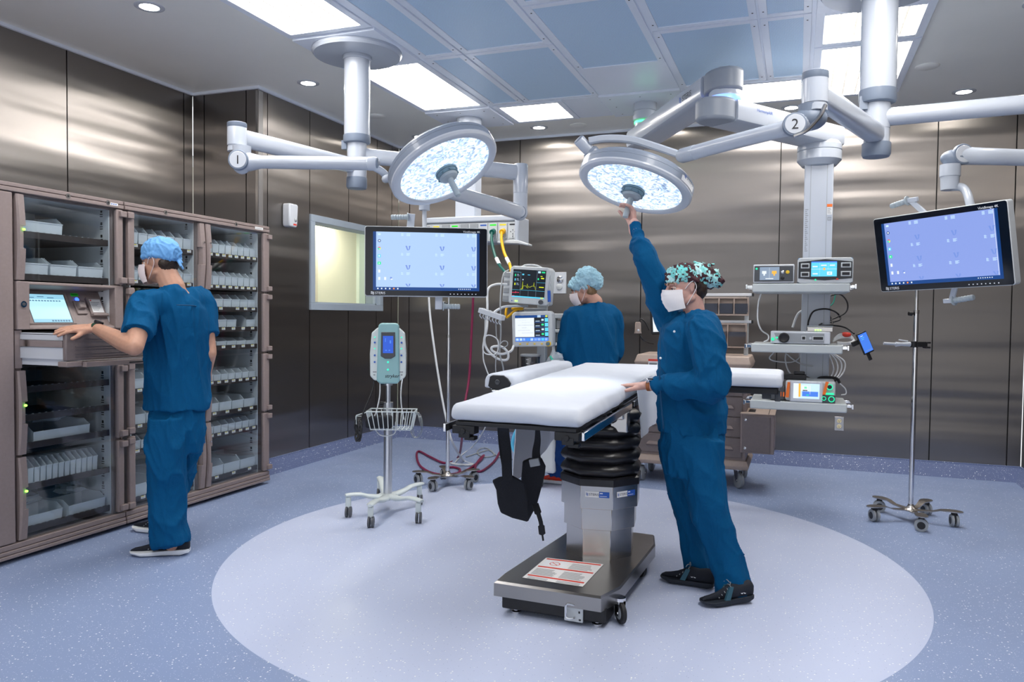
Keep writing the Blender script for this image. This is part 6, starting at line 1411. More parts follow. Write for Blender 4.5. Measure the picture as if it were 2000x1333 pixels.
for s in (-1, 1): cap_(b, P(0, 0.090, 0.036), P(s*0.060, 0.058, 0.038), 0.013, 0.013); cap_(b, P(s*0.060, 0.058, 0.038), P(s*0.080, -0.02, 0.040), 0.013, 0.013); cap_(b, P(s*0.080, -0.02, 0.040), P(s*0.03, -0.098, 0.014), 0.016, 0.016)
cap_(b, P(0.0, -0.095, 0.03), P(0.02, -0.115, -0.005), 0.012, 0.010)
remesh(b, 'surgical_cap', 'cap_blue', mn, 0.0055, 2, folds(0.006, (24, 24, 26), 5.0))
b = MB(); 
for q in ((0.02, -0.125, -0.045), (-0.005, -0.13, -0.03)): cap_(b, P(0.01, -0.108, 0.004), P(*q), 0.010, 0.006)
remesh(b, 'cap_ties', 'cap_blue', mn, 0.004, 1)
# scrub top: short sleeves
b = MB()
def mrow(xl, xr, y, dp, X=-3.24): 
    a, c = PX(xl, y, X), PX(xr, y, X); m_ = (a+c)/2; v = ray((xl+xr)/2, y); v.z = 0; v.normalize(); s = Vector((v.y, -v.x, 0)); h = abs((c-a).dot(s))/2; return (m_, h, dp, s, v)
R_ = []
for xl, xr, y, dp in ((273, 413, 799, 0.148), (275, 412, 775, 0.145), (276, 411, 730, 0.135), (276, 413, 690, 0.14), (273, 414, 655, 0.145), (270, 412, 625, 0.145), (272, 405, 602, 0.130), (290, 385, 582, 0.105), (305, 368, 568, 0.088), (316, 355, 558, 0.062)):
    c, a, q, s, v = mrow(xl+4, xr-4, y, dp); R_.append([c+s*(a*math.cos(2*math.pi*k/32))+v*(q*math.sin(2*math.pi*k/32)) for k in range(32)])
b.rings(R_)
tubeloft(b, [(PX(325, 598, -3.24), 0.085), (msl, 0.083), (msl.lerp(mel, 0.45), 0.080), (msl.lerp(mel, 0.72), 0.081)])
tubeloft(b, [(PX(355, 598, -3.22), 0.09), (msr, 0.083), (msr.lerp(mer, 0.45), 0.078), (msr.lerp(mer, 0.65), 0.078)])
tp = remesh(b, 'scrub_top', 'scrub', mn, 0.008, 3, folds(0.013, (8, 8, 2.6), 7.0))
b = MB()
def onback(x, y, D): return PX(x, y, D)
# yoke seam across the back and side seam
b.tube([PX(345, 596, -3.098), PX(372, 597, -3.095), PX(392, 600, -3.115)], 0.003, n=6, sm=5); b.build('yoke_seam', 'seam_thread', tp, smooth=90)
b = MB(); R_ = []
for xl, xr, y, dp in ((290, 398, 760, 0.115), (288, 398, 790, 0.12), (283, 399, 850, 0.132), (284, 392, 885, 0.12)):
    c, a, q, s, v = mrow(xl, xr, y, dp); R_.append([c+s*(a*math.cos(2*math.pi*k/28))+v*(q*math.sin(2*math.pi*k/28)) for k in range(28)])
b.rings(R_)
tubeloft(b, [(PX(326, 815, -3.22), 0.098), (PX(326, 860, -3.22), 0.110), (PX(326, 900, -3.22), 0.108), (PX(327, 960, -3.23), 0.100), (PX(329, 1020, -3.22), 0.096), (PX(334, 1050, -3.21), 0.104), (PX(336, 1066, -3.20), 0.100)])
tubeloft(b, [(PX(368, 830, -3.27), 0.10), (PX(356, 900, -3.34), 0.085), (PX(340, 960, -3.42), 0.08), (PX(322, 1010, -3.47), 0.075), (PX(316, 1026, -3.48), 0.072)])
remesh(b, 'scrub_trousers', 'scrub2', mn, 0.008, 3, folds(0.015, (7, 7, 3.6), 9.0))
M['sole_white'] = mat('white_foam_sole', (0.75, 0.77, 0.80), 0.6)
shoe(mn, FL(250, 1086), FL(370, 1083), upper='shoe_black', sole='sole_white', L_=0.31, logo=('N', 0.45, 0.06, 'pale_ink'))
shoe(mn, FL(272, 1036), FL(335, 1046), upper='shoe_black', sole='sole_white', L_=0.30)
# smart watch on the left wrist
M['strap_green'] = mat('dark_green_watch_strap', (0.01, 0.05, 0.03), 0.6)
wd = (mwl-mel).normalized(); b = MB(); b.cyl(mwl-wd*0.022, mwl-wd*0.0, 0.0335, 0.0325, n=26); wt = b.build('watch_strap', 'strap_green', mn, bevel=0.002)
wn = (UP*0.85+Vector((0.45, 0.15, 0))).normalized(); wn = (wn-wd*wn.dot(wd)).normalized(); q = mwl-wd*0.011+wn*0.033
b = MB(); b.lathe([(0.022, -0.006), (0.024, 0.0), (0.023, 0.008), (0.020, 0.009)], q, wn, 28); b.build('watch_case', 'black', wt)
b = MB(); b.lathe([(0.020, 0.0095), (0.001, 0.0098)], q, wn, 28); b.build('watch_glass', 'bezel', wt)
# ------------------------------------------------------------------ the second woman, back turned
w2 = thing('person', 'woman in teal scrubs and pale blue bouffant cap, back turned, beyond the table', 'person', FL(1110, 950))
DW = 5.92; hc2 = PD(1141, 567, DW); F2 = (-RH*0.90+FH*0.30-UP*0.28).normalized()
b = MB(); P, R, S_, Fv, Uv = head_shape(b, hc2, F2, UP-RH*0.18, 0.96)
chain(b, [(P(0, -0.03, -0.06), 0.053), (PD(1163, 590, DW), 0.056), (PD(1158, 625, DW), 0.10)])
chain(b, [(PD(1155, 650, DW), 0.13), (PD(1152, 760, DW), 0.13), (PD(1150, 840, DW), 0.12)])
s1, e1_, w1q = PD(1118, 622, DW-0.06), PD(1104, 690, DW-0.05), PD(1098, 728, DW+0.18)
s2, e2_, w2q = PD(1198, 620, DW+0.05), PD(1203, 688, DW+0.08), PD(1180, 720, DW+0.25)
for s, e, q in ((s1, e1_, w1q), (s2, e2_, w2q)):
    chain(b, [(PD(1158, 615, DW), 0.08), (s, 0.055), (e, 0.04), (q, 0.03)]); hand(b, q, FH-UP*0.5, UP, 1, (0.3, 0.3, 0.3, 0.3), 0.4, 0.1, 0.95)
chain(b, [(PD(1125, 840, DW), 0.09), (PD(1102, 890, DW+0.05), 0.06), (PD(1092, 920, DW+0.12), 0.04)]); chain(b, [(PD(1165, 840, DW), 0.09), (PD(1160, 900, DW), 0.06), (PD(1155, 930, DW), 0.04)])
remesh(b, 'body', 'skin_w2', w2, 0.0055, 3)
face_parts(w2, P, R, Fv, 0.96, 'hair_blond'); mask_shape(w2, P, 0.96, 'mask')
b = MB(); b.ell(P(0, -0.052, -0.020), (0.064, 0.045, 0.05), 20, 14, R); b.ell(P(0, -0.02, 0.02), (0.074, 0.06, 0.03), 20, 14, R); remesh(b, 'hair', 'hair_blond', w2, 0.006, 2, folds(0.003, (40, 40, 20)))
b = MB(); b.ell(P(0, 0.0, 0.062), (0.086, 0.106, 0.066), 24, 16, R); b.ell(P(0, -0.05, 0.09), (0.08, 0.09, 0.08), 24, 16, R); b.ell(P(0, -0.10, 0.05), (0.07, 0.065, 0.075), 24, 16, R)
for s in (-1, 1): cap_(b, P(0, 0.090, 0.042), P(s*0.060, 0.058, 0.036), 0.013, 0.013); cap_(b, P(s*0.060, 0.058, 0.036), P(s*0.075, -0.04, 0.010), 0.013, 0.013)
remesh(b, 'bouffant_cap', 'cap_net', w2, 0.006, 2, folds(0.014, (22, 22, 22), 6.0))
b = MB()
loft(b, [(PD(1152, 790, DW), 0.215, 0.15), (PD(1152, 740, DW), 0.215, 0.15), (PD(1152, 700, DW), 0.215, 0.15), (PD(1153, 660, DW), 0.205, 0.155), (PD(1155, 635, DW), 0.200, 0.15), (PD(1157, 615, DW), 0.175, 0.12), (PD(1160, 600, DW), 0.12, 0.09), (PD(1163, 592, DW), 0.075, 0.07)], RH, FH, 32)
tubeloft(b, [(PD(1140, 618, DW), 0.09), (s1, 0.086), (s1.lerp(e1_, 0.5), 0.078), (e1_, 0.074), (e1_.lerp(w1q, 0.5), 0.066), (w1q, 0.05)])
tubeloft(b, [(PD(1175, 618, DW), 0.09), (s2, 0.082), (s2.lerp(e2_, 0.5), 0.072), (e2_, 0.066), (e2_.lerp(w2q, 0.5), 0.06), (w2q, 0.05)])
remesh(b, 'scrub_jacket', 'scrub2', w2, 0.010, 3, folds(0.014, (5, 5, 2), 11.0))
b = MB(); loft(b, [(PD(1150, 770, DW), 0.19, 0.13), (PD(1150, 830, DW), 0.19, 0.135)], RH, FH)
tubeloft(b, [(PD(1125, 820, DW), 0.11), (PD(1108, 870, DW+0.03), 0.10), (PD(1094, 905, DW+0.1), 0.095), (PD(1088, 928, DW+0.12), 0.088)])
tubeloft(b, [(PD(1168, 820, DW), 0.11), (PD(1165, 880, DW), 0.10), (PD(1160, 930, DW), 0.09)])
remesh(b, 'trousers', 'navy', w2, 0.010, 3, folds(0.012, (8, 8, 4), 3.0))
M['shoe_red'] = add_noise(mat('red_knit_shoe', (0.75, 0.05, 0.02), 0.7), 200, 0.1)
shoe(w2, FL(1058, 942), FL(1112, 948), upper='shoe_red', sole='sole_white', L_=0.27, name='shoe')
shoe(w2, FL(1125, 950), FL(1175, 956), upper='shoe_red', sole='sole_white', L_=0.27, name='shoe')
# ================================================================== stands, monitors, carts, shelf equipment
def iv_pole(label, c, legs, ztop, zsplit, r=0.0155, group=None):
    t = thing('iv_pole', label, 'pole stand', (c.x, c.y, 0), group=group)
    b = MB(); b.cyl((c.x, c.y, 0.085), (c.x, c.y, zsplit), r, n=20); b.mi = 1; b.cyl((c.x, c.y, zsplit-0.02), (c.x, c.y, zsplit+0.004), r*1.15, n=20); b.build('lower_tube', ['chrome', 'steel'], t)
    b = MB(); b.cyl((c.x, c.y, zsplit-0.01), (c.x, c.y, ztop), r*0.72, n=18); b.build('upper_tube', 'chrome', t)
    b = MB(); b.lathe([(0.001, 0.072), (0.05, 0.072), (0.055, 0.078), (0.03, 0.088), (r*1.2, 0.105), (r*1.1, 0.115)], (c.x, c.y, 0), n=24); b.build('base_hub', 'steel', t)
    for p in legs:
        d = Vector((p.x-c.x, p.y-c.y, 0)); L_ = d.length; d.normalize(); s = Vector((-d.y, d.x, 0)); b = MB(); R = []
        for u, w_, z in ((0.0, 0.032, 0.076), (0.25, 0.024, 0.078), (0.45, 0.018, 0.082), (0.62, 0.022, 0.098), (0.78, 0.034, 0.100), (0.92, 0.038, 0.100), (1.02, 0.030, 0.099), (1.08, 0.012, 0.099)):
            q = Vector((c.x, c.y, z))+d*(u*L_); R.append([q-s*w_-UP*0.003, q+s*w_-UP*0.003, q+s*w_+UP*0.003, q-s*w_+UP*0.003])
        b.rings(R); lg = b.build('leg', 'steel', t, smooth=60)
        a = random.Random(int(p.x*1000)).uniform(0, 6.28); cx_, cy_ = c.x+d.x*L_*0.9, c.y+d.y*L_*0.9; ax_ = Vector((math.cos(a), math.sin(a), 0)); h = Vector((-ax_.y, ax_.x, 0)); cc = Vector((cx_, cy_, 0.040))
        for q in (-1, 1):
            b = MB(); o = ax_*(q*0.014); b.lathe([(0.030, -0.009), (0.040, -0.007), (0.040, 0.007), (0.030, 0.009)], cc+o, ax_, 22); b.mi = 1; b.lathe([(0.001, -0.0105), (0.022, -0.0105), (0.024, -0.009), (0.024, 0.009), (0.022, 0.0105), (0.001, 0.0105)], cc+o, ax_, 18); b.build('caster_wheel', ['grey', 'black'], lg)
        b = MB(); b.box(cc+UP*0.026+h*0.0, (0.034, 0.034, 0.05), rz=a); b.cyl(cc+UP*0.04, cc+UP*0.058, 0.010, n=12); b.build('caster_fork', 'black', lg, bevel=0.006)
    return t
cL = FL(874, 948); lL = [FL(*p) for p in ((830, 955), (888, 975), (940, 957), (912, 935), (838, 935))]
lL = [cL+Vector((math.cos(a), math.sin(a), 0))*0.26 for a in (math.radians(q) for q in (-165, -93, -21, 51, 123))]
ivl = iv_pole('chrome pole stand on a five-leg base behind the left monitor', cL, lL, 1.60, 1.18)
b = MB(); b.cyl(cL+UP*1.43-RH*0.03, cL+UP*1.43-RH*0.075, 0.018, 0.014, 10); b.cyl(cL+UP*1.43, cL+UP*1.43-RH*0.04, 0.007, n=10); b.build('clamp_knob', 'black', ivl)
cR = FL(1778, 1018); ivr = iv_pole('tall chrome pole stand on a five-leg base at the right, clamp on its tube', cR, [cR+Vector((math.cos(a), math.sin(a), 0))*0.28 for a in (math.radians(q) for q in (205, 133, 61, -11, -83))], 1.62, 1.40)
b = MB(); b.cyl(cR+UP*1.38, cR+UP*1.38-RH*0.035, 0.006, n=10); b.cyl(cR+UP*1.38-RH*0.03, cR+UP*1.38-RH*0.05, 0.016, 0.013, 10); b.build('clamp_knob', 'black', ivr)
zc = 1.178; b = MB(); q = cR+UP*zc
b.cyl(q-RH*0.01-UP*0.02, q-RH*0.01+UP*0.02, 0.024, n=16); b.box(q+RH*0.035, (0.07, 0.045, 0.035), rz=YAW); b.box(q+RH*0.075+UP*0.012, (0.03, 0.05, 0.012), rz=YAW); b.box(q+RH*0.075-UP*0.02, (0.03, 0.05, 0.012), rz=YAW); cl = b.build('pole_clamp', 'black', ivr, bevel=0.003)
b = MB(); b.cyl(q-RH*0.035, q-RH*0.09, 0.016, 0.013, 14); b.cyl(q-RH*0.09, q-RH*0.13-UP*0.002, 0.012, 0.016, 14); b.cyl(q-RH*0.13, q-RH*0.21+UP*0.004, 0.009, n=12); b.cyl(q-RH*0.05+UP*0.02, q-RH*0.11+UP*0.028, 0.004, n=8); b.build('clamp_arm', 'white', cl)
# ---- tourniquet unit on a rolling stand
cS = FL(757, 1000); ts = thing('tourniquet_stand', 'teal and white tourniquet machine on a white rolling stand with a wire basket', 'medical stand', (cS.x, cS.y, 0))
M['teal_p'] = add_noise(mat('pale_teal_plastic', (0.27, 0.48, 0.50), 0.35), 10, 0.02); M['stand_white'] = add_noise(mat('stand_white_paint', (0.62, 0.68, 0.68), 0.35), 10, 0.02); M['alu'] = mat('brushed_aluminium_tube', (0.62, 0.63, 0.65), 0.3, 1.0)
zt, zb = zat_ = 1.272, 0.892
tf = frame(cS+UP*0.895-FH*0.0, RH*1.0+FH*0.12, UP)
def oct2(w_, h_, c_): return [(-w_+c_, 0), (w_-c_, 0), (w_, c_), (w_*1.02, h_*0.5), (w_*0.93, h_-c_*1.2), (w_-c_*1.6, h_), (-w_+c_*1.6, h_), (-w_*0.93, h_-c_*1.2), (-w_*1.02, h_*0.5), (-w_, c_)]
b = MB(tf); b.prism(oct2(0.118, 0.355, 0.03), -0.05, 0.05); ub = b.build('unit_body', 'stand_white', ts, bevel=0.008)
b = MB(tf); b.prism([(-0.052, -0.02), (0.062, -0.02), (0.078, 0.0), (0.070, 0.37), (0.055, 0.385), (-0.05, 0.385), (-0.065, 0.37), (-0.075, 0.0)], -0.052, 0.062); fc = b.build('front_cover', 'teal_p', ts, bevel=0.010, seg=3)
b = MB(tf); b.prism([(-0.048, 0.165), (-0.02, 0.148), (0.02, 0.148), (0.048, 0.165), (0.046, 0.325), (-0.046, 0.325)], 0.06, 0.066); sb = b.build('screen_surround', 'dark_grey', ts, bevel=0.003)
em('tq_scr', (0.02, 0.10, 0.62), 0.8)
b = MB(tf); b.rect(-0.034, 0.185, 0.034, 0.30, 0.0665); b.mi = 1; b.rect(-0.018, 0.20, -0.008, 0.208, 0.067); b.rect(0.004, 0.20, 0.014, 0.208, 0.067); b.rect(-0.02, 0.26, -0.015, 0.285, 0.067); b.rect(0.01, 0.25, 0.02, 0.27, 0.067); b.flat = True; b.build('screen', ['tq_scr', 'scr_blue'], sb)
text('stryker', tf, 0.032, 'ink', fc, x0=-0.020, y0=0.022, dz=0.0625, bold=True, italic=0.2)
em('green_dot', (0.05, 0.9, 0.6), 0.8)
for k, y in enumerate((0.125, 0.075)):
    b = MB(tf); b.cyl((0.0, y, 0.061), (0.0, y, 0.065), 0.007, n=12); b.build('indicator', 'green_dot', fc)
for s in (-1, 1):
    for k, (y, m_) in enumerate(((0.29, 'green_tag'), (0.255, 'blue_ink'), (0.215, 'green_tag'), (0.17, 'blue_ink'), (0.125, 'blue_ink'))):
        b = MB(tf); b.cyl((s*0.088, y, 0.048), (s*0.088, y, 0.054), 0.0065 if m_ == 'blue_ink' else 0.005, n=12); b.build('key', m_ if m_ == 'blue_ink' else 'green_dot', ub)
    b = MB(tf); b.rect(s*0.088-0.012, 0.055, s*0.088+0.012, 0.062, 0.0505); b.rect(s*0.09-0.006, 0.035, s*0.09+0.006, 0.043, 0.0505); b.flat = True; b.build('key_marks', 'grey_ink', ub)
b = MB(); b.cyl(cS+UP*0.86, cS+UP*0.95, 0.030, n=20); b.cyl(cS+UP*0.66, cS+UP*0.9, 0.0165, n=18); b.cyl(cS+UP*0.62, cS+UP*0.745, 0.033, n=20); b.build('upper_post', 'alu', ts)
b = MB(); b.cyl(cS+UP*0.10, cS+UP*0.63, 0.0285, n=24); b.build('post', 'alu', ts)
for zz in (0.875, 0.735):
    b = MB(); b.cyl(cS+UP*zz-RH*0.028, cS+UP*zz-RH*0.055, 0.013, 0.016, 10); b.build('clamp_knob', 'black', ts)
legs = [(707, 972, 678, 1006), (748, 1002, 723, 1030), (830, 985, 820, 1022), (826, 965, 815, 992), (742, 958, 742, 972)]
stand_legs = [FL(679, 1010), FL(724, 1031), FL(820, 1022), FL(822, 985), FL(742, 972)]
b = MB(); b.lathe([(0.001, 0.088), (0.055, 0.088), (0.07, 0.098), (0.06, 0.122), (0.034, 0.128)], (cS.x, cS.y, 0), n=28); b.build('base_hub', 'stand_white', ts)
for p in stand_legs:
    d = Vector((p.x-cS.x, p.y-cS.y, 0)); L_ = d.length; d.normalize(); s = Vector((-d.y, d.x, 0)); b = MB(); R = []
    for u, w_, z, h_ in ((0.05, 0.042, 0.108, 0.018), (0.3, 0.034, 0.110, 0.018), (0.5, 0.028, 0.122, 0.015), (0.68, 0.026, 0.140, 0.013), (0.85, 0.027, 0.145, 0.012), (1.0, 0.026, 0.145, 0.011), (1.06, 0.016, 0.144, 0.009)):
        q = Vector((cS.x, cS.y, z))+d*(u*L_); R.append([q+s*(w_*math.cos(a))+UP*(h_*math.sin(a)) for a in [2*math.pi*k/12 for k in range(12)]])
    b.rings(R); lg = b.build('leg', 'stand_white', ts, smooth=60)
    cc = Vector((cS.x, cS.y, 0))+d*L_*0.97
    b = MB(); b.box(cc+UP*0.095-RH*0.004, (0.036, 0.030, 0.075), rz=YAW+0.1); b.cyl(cc+UP*0.12, cc+UP*0.14, 0.012, n=12); b.build('caster_housing', 'stand_white', lg, bevel=0.008)
    for q in (-1, 1):
        b = MB(); o = RH*(q*0.012)-FH*0.012; b.lathe([(0.026, -0.007), (0.035, -0.006), (0.035, 0.006), (0.026, 0.007)], cc+UP*0.035+o, RH, 20); b.build('caster_wheel', 'dark_grey', lg)
# wire basket
bk = MB(); wr = 0.0028
def BP(x, y, z): return cS+RH*x-FH*y+UP*z
z1, z0 = 0.705, 0.585
def loop(zz, x0, x1, y0, y1, r_): 
    bk.tube([BP(x0, y0, zz), BP(x1, y0, zz), BP(x1, y1, zz), BP(x0, y1, zz), BP(x0, y0, zz)], r_, n=6, sm=1)
loop(z1, -0.11, 0.20, 0.03, 0.20, 0.004); loop(z0, -0.085, 0.175, 0.04, 0.18, wr); loop(z0, -0.085, 0.175, 0.11, 0.112, wr)
for k in range(10):
    u = k/9; bk.tube([BP(-0.11+0.31*u, 0.20, z1), BP(-0.085+0.26*u, 0.18, z0), BP(-0.085+0.26*u, 0.04, z0), BP(-0.11+0.31*u, 0.03, z1)], wr, n=6, sm=1)
for k in range(4):
    u = (k+1)/5
    for xa, xb in ((-0.11, -0.085), (0.20, 0.175)): bk.tube([BP(xa, 0.03+0.17*u, z1), BP(xb, 0.04+0.14*u, z0)], wr, n=6, sm=1)
bk.tube([BP(-0.11, 0.12, z1-0.01), BP(-0.19, 0.12, 0.67), BP(-0.19, 0.12, 0.61)], 0.0035, n=6, sm=1); bk.tube([BP(-0.16, 0.09, 0.66), BP(-0.20, 0.09, 0.66), BP(-0.20, 0.09, 0.60), BP(-0.16, 0.09, 0.60)], 0.003, n=6, sm=1)
bsk = bk.build('wire_basket', 'stand_white', ts, smooth=60)
cf = thing('pressure_cuff', 'black folded pressure cuff lying in the wire basket of the rolling stand', 'cuff', BP(-0.04, 0.12, 0.60))
b = MB(); c_ = BP(-0.035, 0.12, 0.632); b.rings([[c_+RH*x-FH*y+UP*z for x, z in ((-0.085, -0.04), (0.085, -0.04), (0.088, 0.01), (0.07, 0.036), (-0.06, 0.034), (-0.088, 0.012))] for y in (-0.05, 0.05)]); b.build('cuff', 'black_fabric', cf, bevel=0.01)
hs = thing('coiled_hose', 'black coiled air hose hanging from the tourniquet stand', 'hose', BP(-0.17, 0.12, 0.5))
b = MB(); pts = [BP(-0.09, 0.03, 0.90), BP(-0.10, 0.06, 0.82), BP(-0.14, 0.12, 0.70), BP(-0.165, 0.14, 0.60)]
for k in range(34):
    a = k*0.62; pts.append(BP(-0.175+0.018*math.cos(a)+0.012*math.sin(k*1.7), 0.13+0.035*math.cos(a*1.0+0.4), 0.575+0.072*math.sin(a)))
b.tube(pts, 0.0055, n=8, sm=4); b.build('tube', 'black', hs, smooth=80)
ct = thing('clear_tubing', 'clear coiled tubing hanging on the right side of the wire basket', 'tubing', BP(0.2, 0.1, 0.6))
b = MB(); pts = []
for k in range(40): a = k*0.6; pts.append(BP(0.205+0.035*math.cos(a)+0.01*math.sin(k*1.3), 0.12+0.02*math.cos(a), 0.61+0.085*math.sin(a)))
b.tube(pts, 0.004, n=6, sm=4); b.build('tube', 'clear', ct, smooth=80)
gt = thing('air_tube', 'thin grey air tubes looping under the tourniquet unit', 'tubing', BP(0, 0.1, 0.6))
for pts in ([BP(-0.05, 0.04, 0.90), BP(-0.045, 0.07, 0.8), BP(-0.06, 0.1, 0.7), BP(-0.08, 0.12, 0.62), BP(-0.03, 0.12, 0.54), BP(0.06, 0.12, 0.55), BP(0.07, 0.12, 0.63)], [BP(0.10, 0.03, 0.91), BP(0.095, 0.06, 0.84), BP(0.10, 0.08, 0.74), BP(0.12, 0.09, 0.64)]):
    b = MB(); b.tube(pts, 0.0045, n=8); b.build('tube', 'light_grey', gt, smooth=80)
# ---- patient monitors
def box_mon(name, label, cat, c4, depth, mats_, par=None, curved=True):
    TL, TR, BR, BL = c4; fr = frame((TL+TR+BR+BL)/4, (TR-TL)+(BR-BL), (TL-BL)+(TR-BR)); w_ = ((TR-TL).length+(BR-BL).length)/2; h_ = ((TL-BL).length+(TR-BR).length)/2
    t = thing(name, label, cat, fr.to_translation())
    b = MB(fr); b.prism([(-w_/2+0.01, -h_/2), (w_/2-0.01, -h_/2), (w_/2, -h_/2+0.012), (w_/2, h_/2-0.02), (w_/2-0.02, h_/2), (-w_/2+0.02, h_/2), (-w_/2, h_/2-0.02), (-w_/2, -h_/2+0.012)], -depth, 0.0)
    b.build('housing', mats_, t, bevel=0.008, seg=3); return t, fr, w_, h_
YM = 5.50
pm1, g1, mw, mh = box_mon('patient_monitor', 'upper patient monitor with dark screen and yellow heartbeat trace', 'patient monitor', [PY(994, 519, YM), PY(1073, 523, YM), PY(1070, 598, YM), PY(995, 592, YM)], 0.14, 'light_grey')
def scr(fr, w_, h_, items, base, par, name='screen', z=0.001):
    ms = [base]+sorted({i[4] for i in items}); b = MB(fr); b.rect(-w_/2, -h_/2, w_/2, h_/2, z)
    for x0, y0, x1, y1, m in items: b.mi = ms.index(m); b.rect(-w_/2+x0*w_, h_/2-y1*h_, -w_/2+x1*w_, h_/2-y0*h_, z+0.0005)
    b.flat = True; return b.build(name, ms, par)
it = [(0, 0.955, 1, 1, 'scr_cyan'), (0.24, 0.1, 0.245, 0.73, 'scr_grey'), (0.73, 0, 0.735, 0.95, 'scr_grey'), (0, 0.73, 1, 0.737, 'scr_cyan'), (0.73, 0.43, 1, 0.437, 'scr_cyan'), (0.5, 0.74, 0.504, 0.95, 'scr_grey'), (0.25, 0.74, 0.254, 0.95, 'scr_grey'), (0.0, 0.1, 0.24, 0.106, 'scr_cyan'), (0.88, 0.955, 0.97, 1, 'scr_yel')]
for k, m in enumerate(('scr_green', 'scr_cyan', 'scr_yel')): it += [(0.06, 0.17+k*0.16, 0.09, 0.25+k*0.16, m), (0.12, 0.17+k*0.16, 0.18, 0.2+k*0.16, 'scr_grey'), (0.12, 0.22+k*0.16, 0.20, 0.24+k*0.16, 'scr_grey')]
it += [(0.76, 0.03, 0.84, 0.1, 'scr_pwhite'), (0.87, 0.04, 0.97, 0.09, 'scr_green'), (0.76, 0.28, 0.80, 0.34, 'scr_green'), (0.86, 0.26, 0.95, 0.30, 'scr_yel'), (0.82, 0.58, 0.96, 0.61, 'scr_yel'), (0.84, 0.20, 0.90, 0.22, 'scr_yel'), (0.45, 0.17, 0.52, 0.19, 'scr_cyan'), (0.28, 0.15, 0.34, 0.2, 'scr_cyan'), (0.30, 0.34, 0.33, 0.38, 'scr_pwhite')]
for x0, x1, y in ((0.0, 0.10, 0.83), (0.12, 0.22, 0.82), (0.02, 0.08, 0.94)): it.append((x0, y, x1, y+0.02, 'scr_pink'))
it.append((0.105, 0.79, 0.12, 0.86, 'scr_pink'))
sf = g1 @ Matrix.Translation((-0.0, 0.012, 0.0)); s1_ = scr(sf, mw*0.83, mh*0.74, it, 'scr_black', pm1)
tr = MB(sf); W_, H_ = mw*0.83, mh*0.74
ecg = [(0.25, 0.72), (0.28, 0.68), (0.30, 0.72), (0.315, 0.42), (0.325, 0.70), (0.34, 0.58), (0.42, 0.58), (0.44, 0.64), (0.46, 0.50), (0.48, 0.66), (0.50, 0.58), (0.53, 0.62), (0.58, 0.59), (0.60, 0.57), (0.64, 0.58), (0.66, 0.44), (0.67, 0.60), (0.70, 0.58), (0.715, 0.70)]
tr.tube([(-W_/2+x*W_, H_/2-y*H_, 0.0025) for x, y in ecg], 0.0009, n=4, sm=1); tr.build('heartbeat_trace', 'scr_yel', pm1)
b = MB(g1); b.cyl((mw*0.34, -mh*0.42, 0), (mw*0.34, -mh*0.42, 0.016), 0.017, n=20); b.build('control_knob', 'dark_grey', pm1)
b = MB(g1); b.tube([(-mw*0.25, mh/2-0.005, -0.03), (-mw*0.12, mh/2+0.012, -0.03), (mw*0.12, mh/2+0.012, -0.03), (mw*0.27, mh/2-0.005, -0.03)], 0.007, n=8); b.build('carry_handle', 'light_grey', pm1)
for x, m in ((-0.40, 'blue_ink'), (-0.31, 'led_green'), (-0.27, 'led_green')):
    b = MB(g1); b.cyl((mw*x, -mh*0.43, 0), (mw*x, -mh*0.43, 0.003), 0.004, n=10); b.build('front_light', m, pm1)
b = MB(g1); b.box((-mw/2-0.025, -0.02, -0.08), (0.07, mh*0.8, 0.10)); b.mi = 1
for k in range(4): b.box((-mw/2-0.03, mh*0.25-k*0.06, -0.028), (0.05, 0.04, 0.008))
b.build('module_rack', ['light_grey', 'grey'], pm1, bevel=0.004)
pm2, g2, mw2, mh2 = box_mon('patient_monitor', 'lower tilted ventilator monitor with white and black screen and yellow keys', 'patient monitor', [PY(996, 607, YM-0.02), PY(1075, 611, YM-0.02), PY(1082, 674, YM-0.02), PY(1004, 681, YM-0.02)], 0.08, 'light_grey')
it = [(0, 0, 1, 0.09, 'scr_bar'), (0.0, 0.1, 0.58, 0.83, 'scr_white'), (0.0, 0.85, 1, 1, 'scr_blue'), (0.68, 0.0, 0.78, 0.09, 'scr_pwhite'), (0.92, 0.01, 1, 0.08, 'scr_yel')]
for r_ in range(4):
    y = 0.12+r_*0.18; it += [(0.90, y, 1.0, y+0.14, 'scr_cyan'), (0.62, y+0.10, 0.75, y+0.12, 'scr_pwhite'), (0.80, y+0.03, 0.87, y+0.1, 'scr_green' if r_ % 2 else 'scr_pwhite'), (0.60, y+0.155, 0.89, y+0.162, 'scr_blue')]
for k in range(9): it.append((0.02+k*0.11, 0.88, 0.10+k*0.11, 0.97, 'scr_cyan' if k % 4 == 3 else 'scr_pwhite'))
for r_ in range(6): it.append((0.08+0.12*(r_ % 2), 0.17+r_*0.1, 0.35+0.1*(r_ % 3), 0.18+r_*0.1, 'scr_grey'))
scr(g2 @ Matrix.Translation((-0.002, 0.006, 0)), mw2*0.82, mh2*0.74, it, 'scr_black', pm2)
M['key_yel'] = mat('yellow_key', (0.85, 0.55, 0.03), 0.4)
for k in range(4):
    b = MB(g2); b.box((-mw2*0.30+k*mw2*0.18, -mh2*0.42, 0.002), (0.016, 0.009, 0.005)); b.build('key', 'key_yel', pm2, bevel=0.001)
b = MB(g2); b.cyl((mw2*0.40, -mh2*0.42, 0), (mw2*0.40, -mh2*0.42, 0.006), 0.021, n=20); b.mi = 1; b.cyl((mw2*0.40, -mh2*0.42, 0.006), (mw2*0.40, -mh2*0.42, 0.022), 0.014, n=20); b.build('control_knob', ['key_yel', 'hub_grey'], pm2)
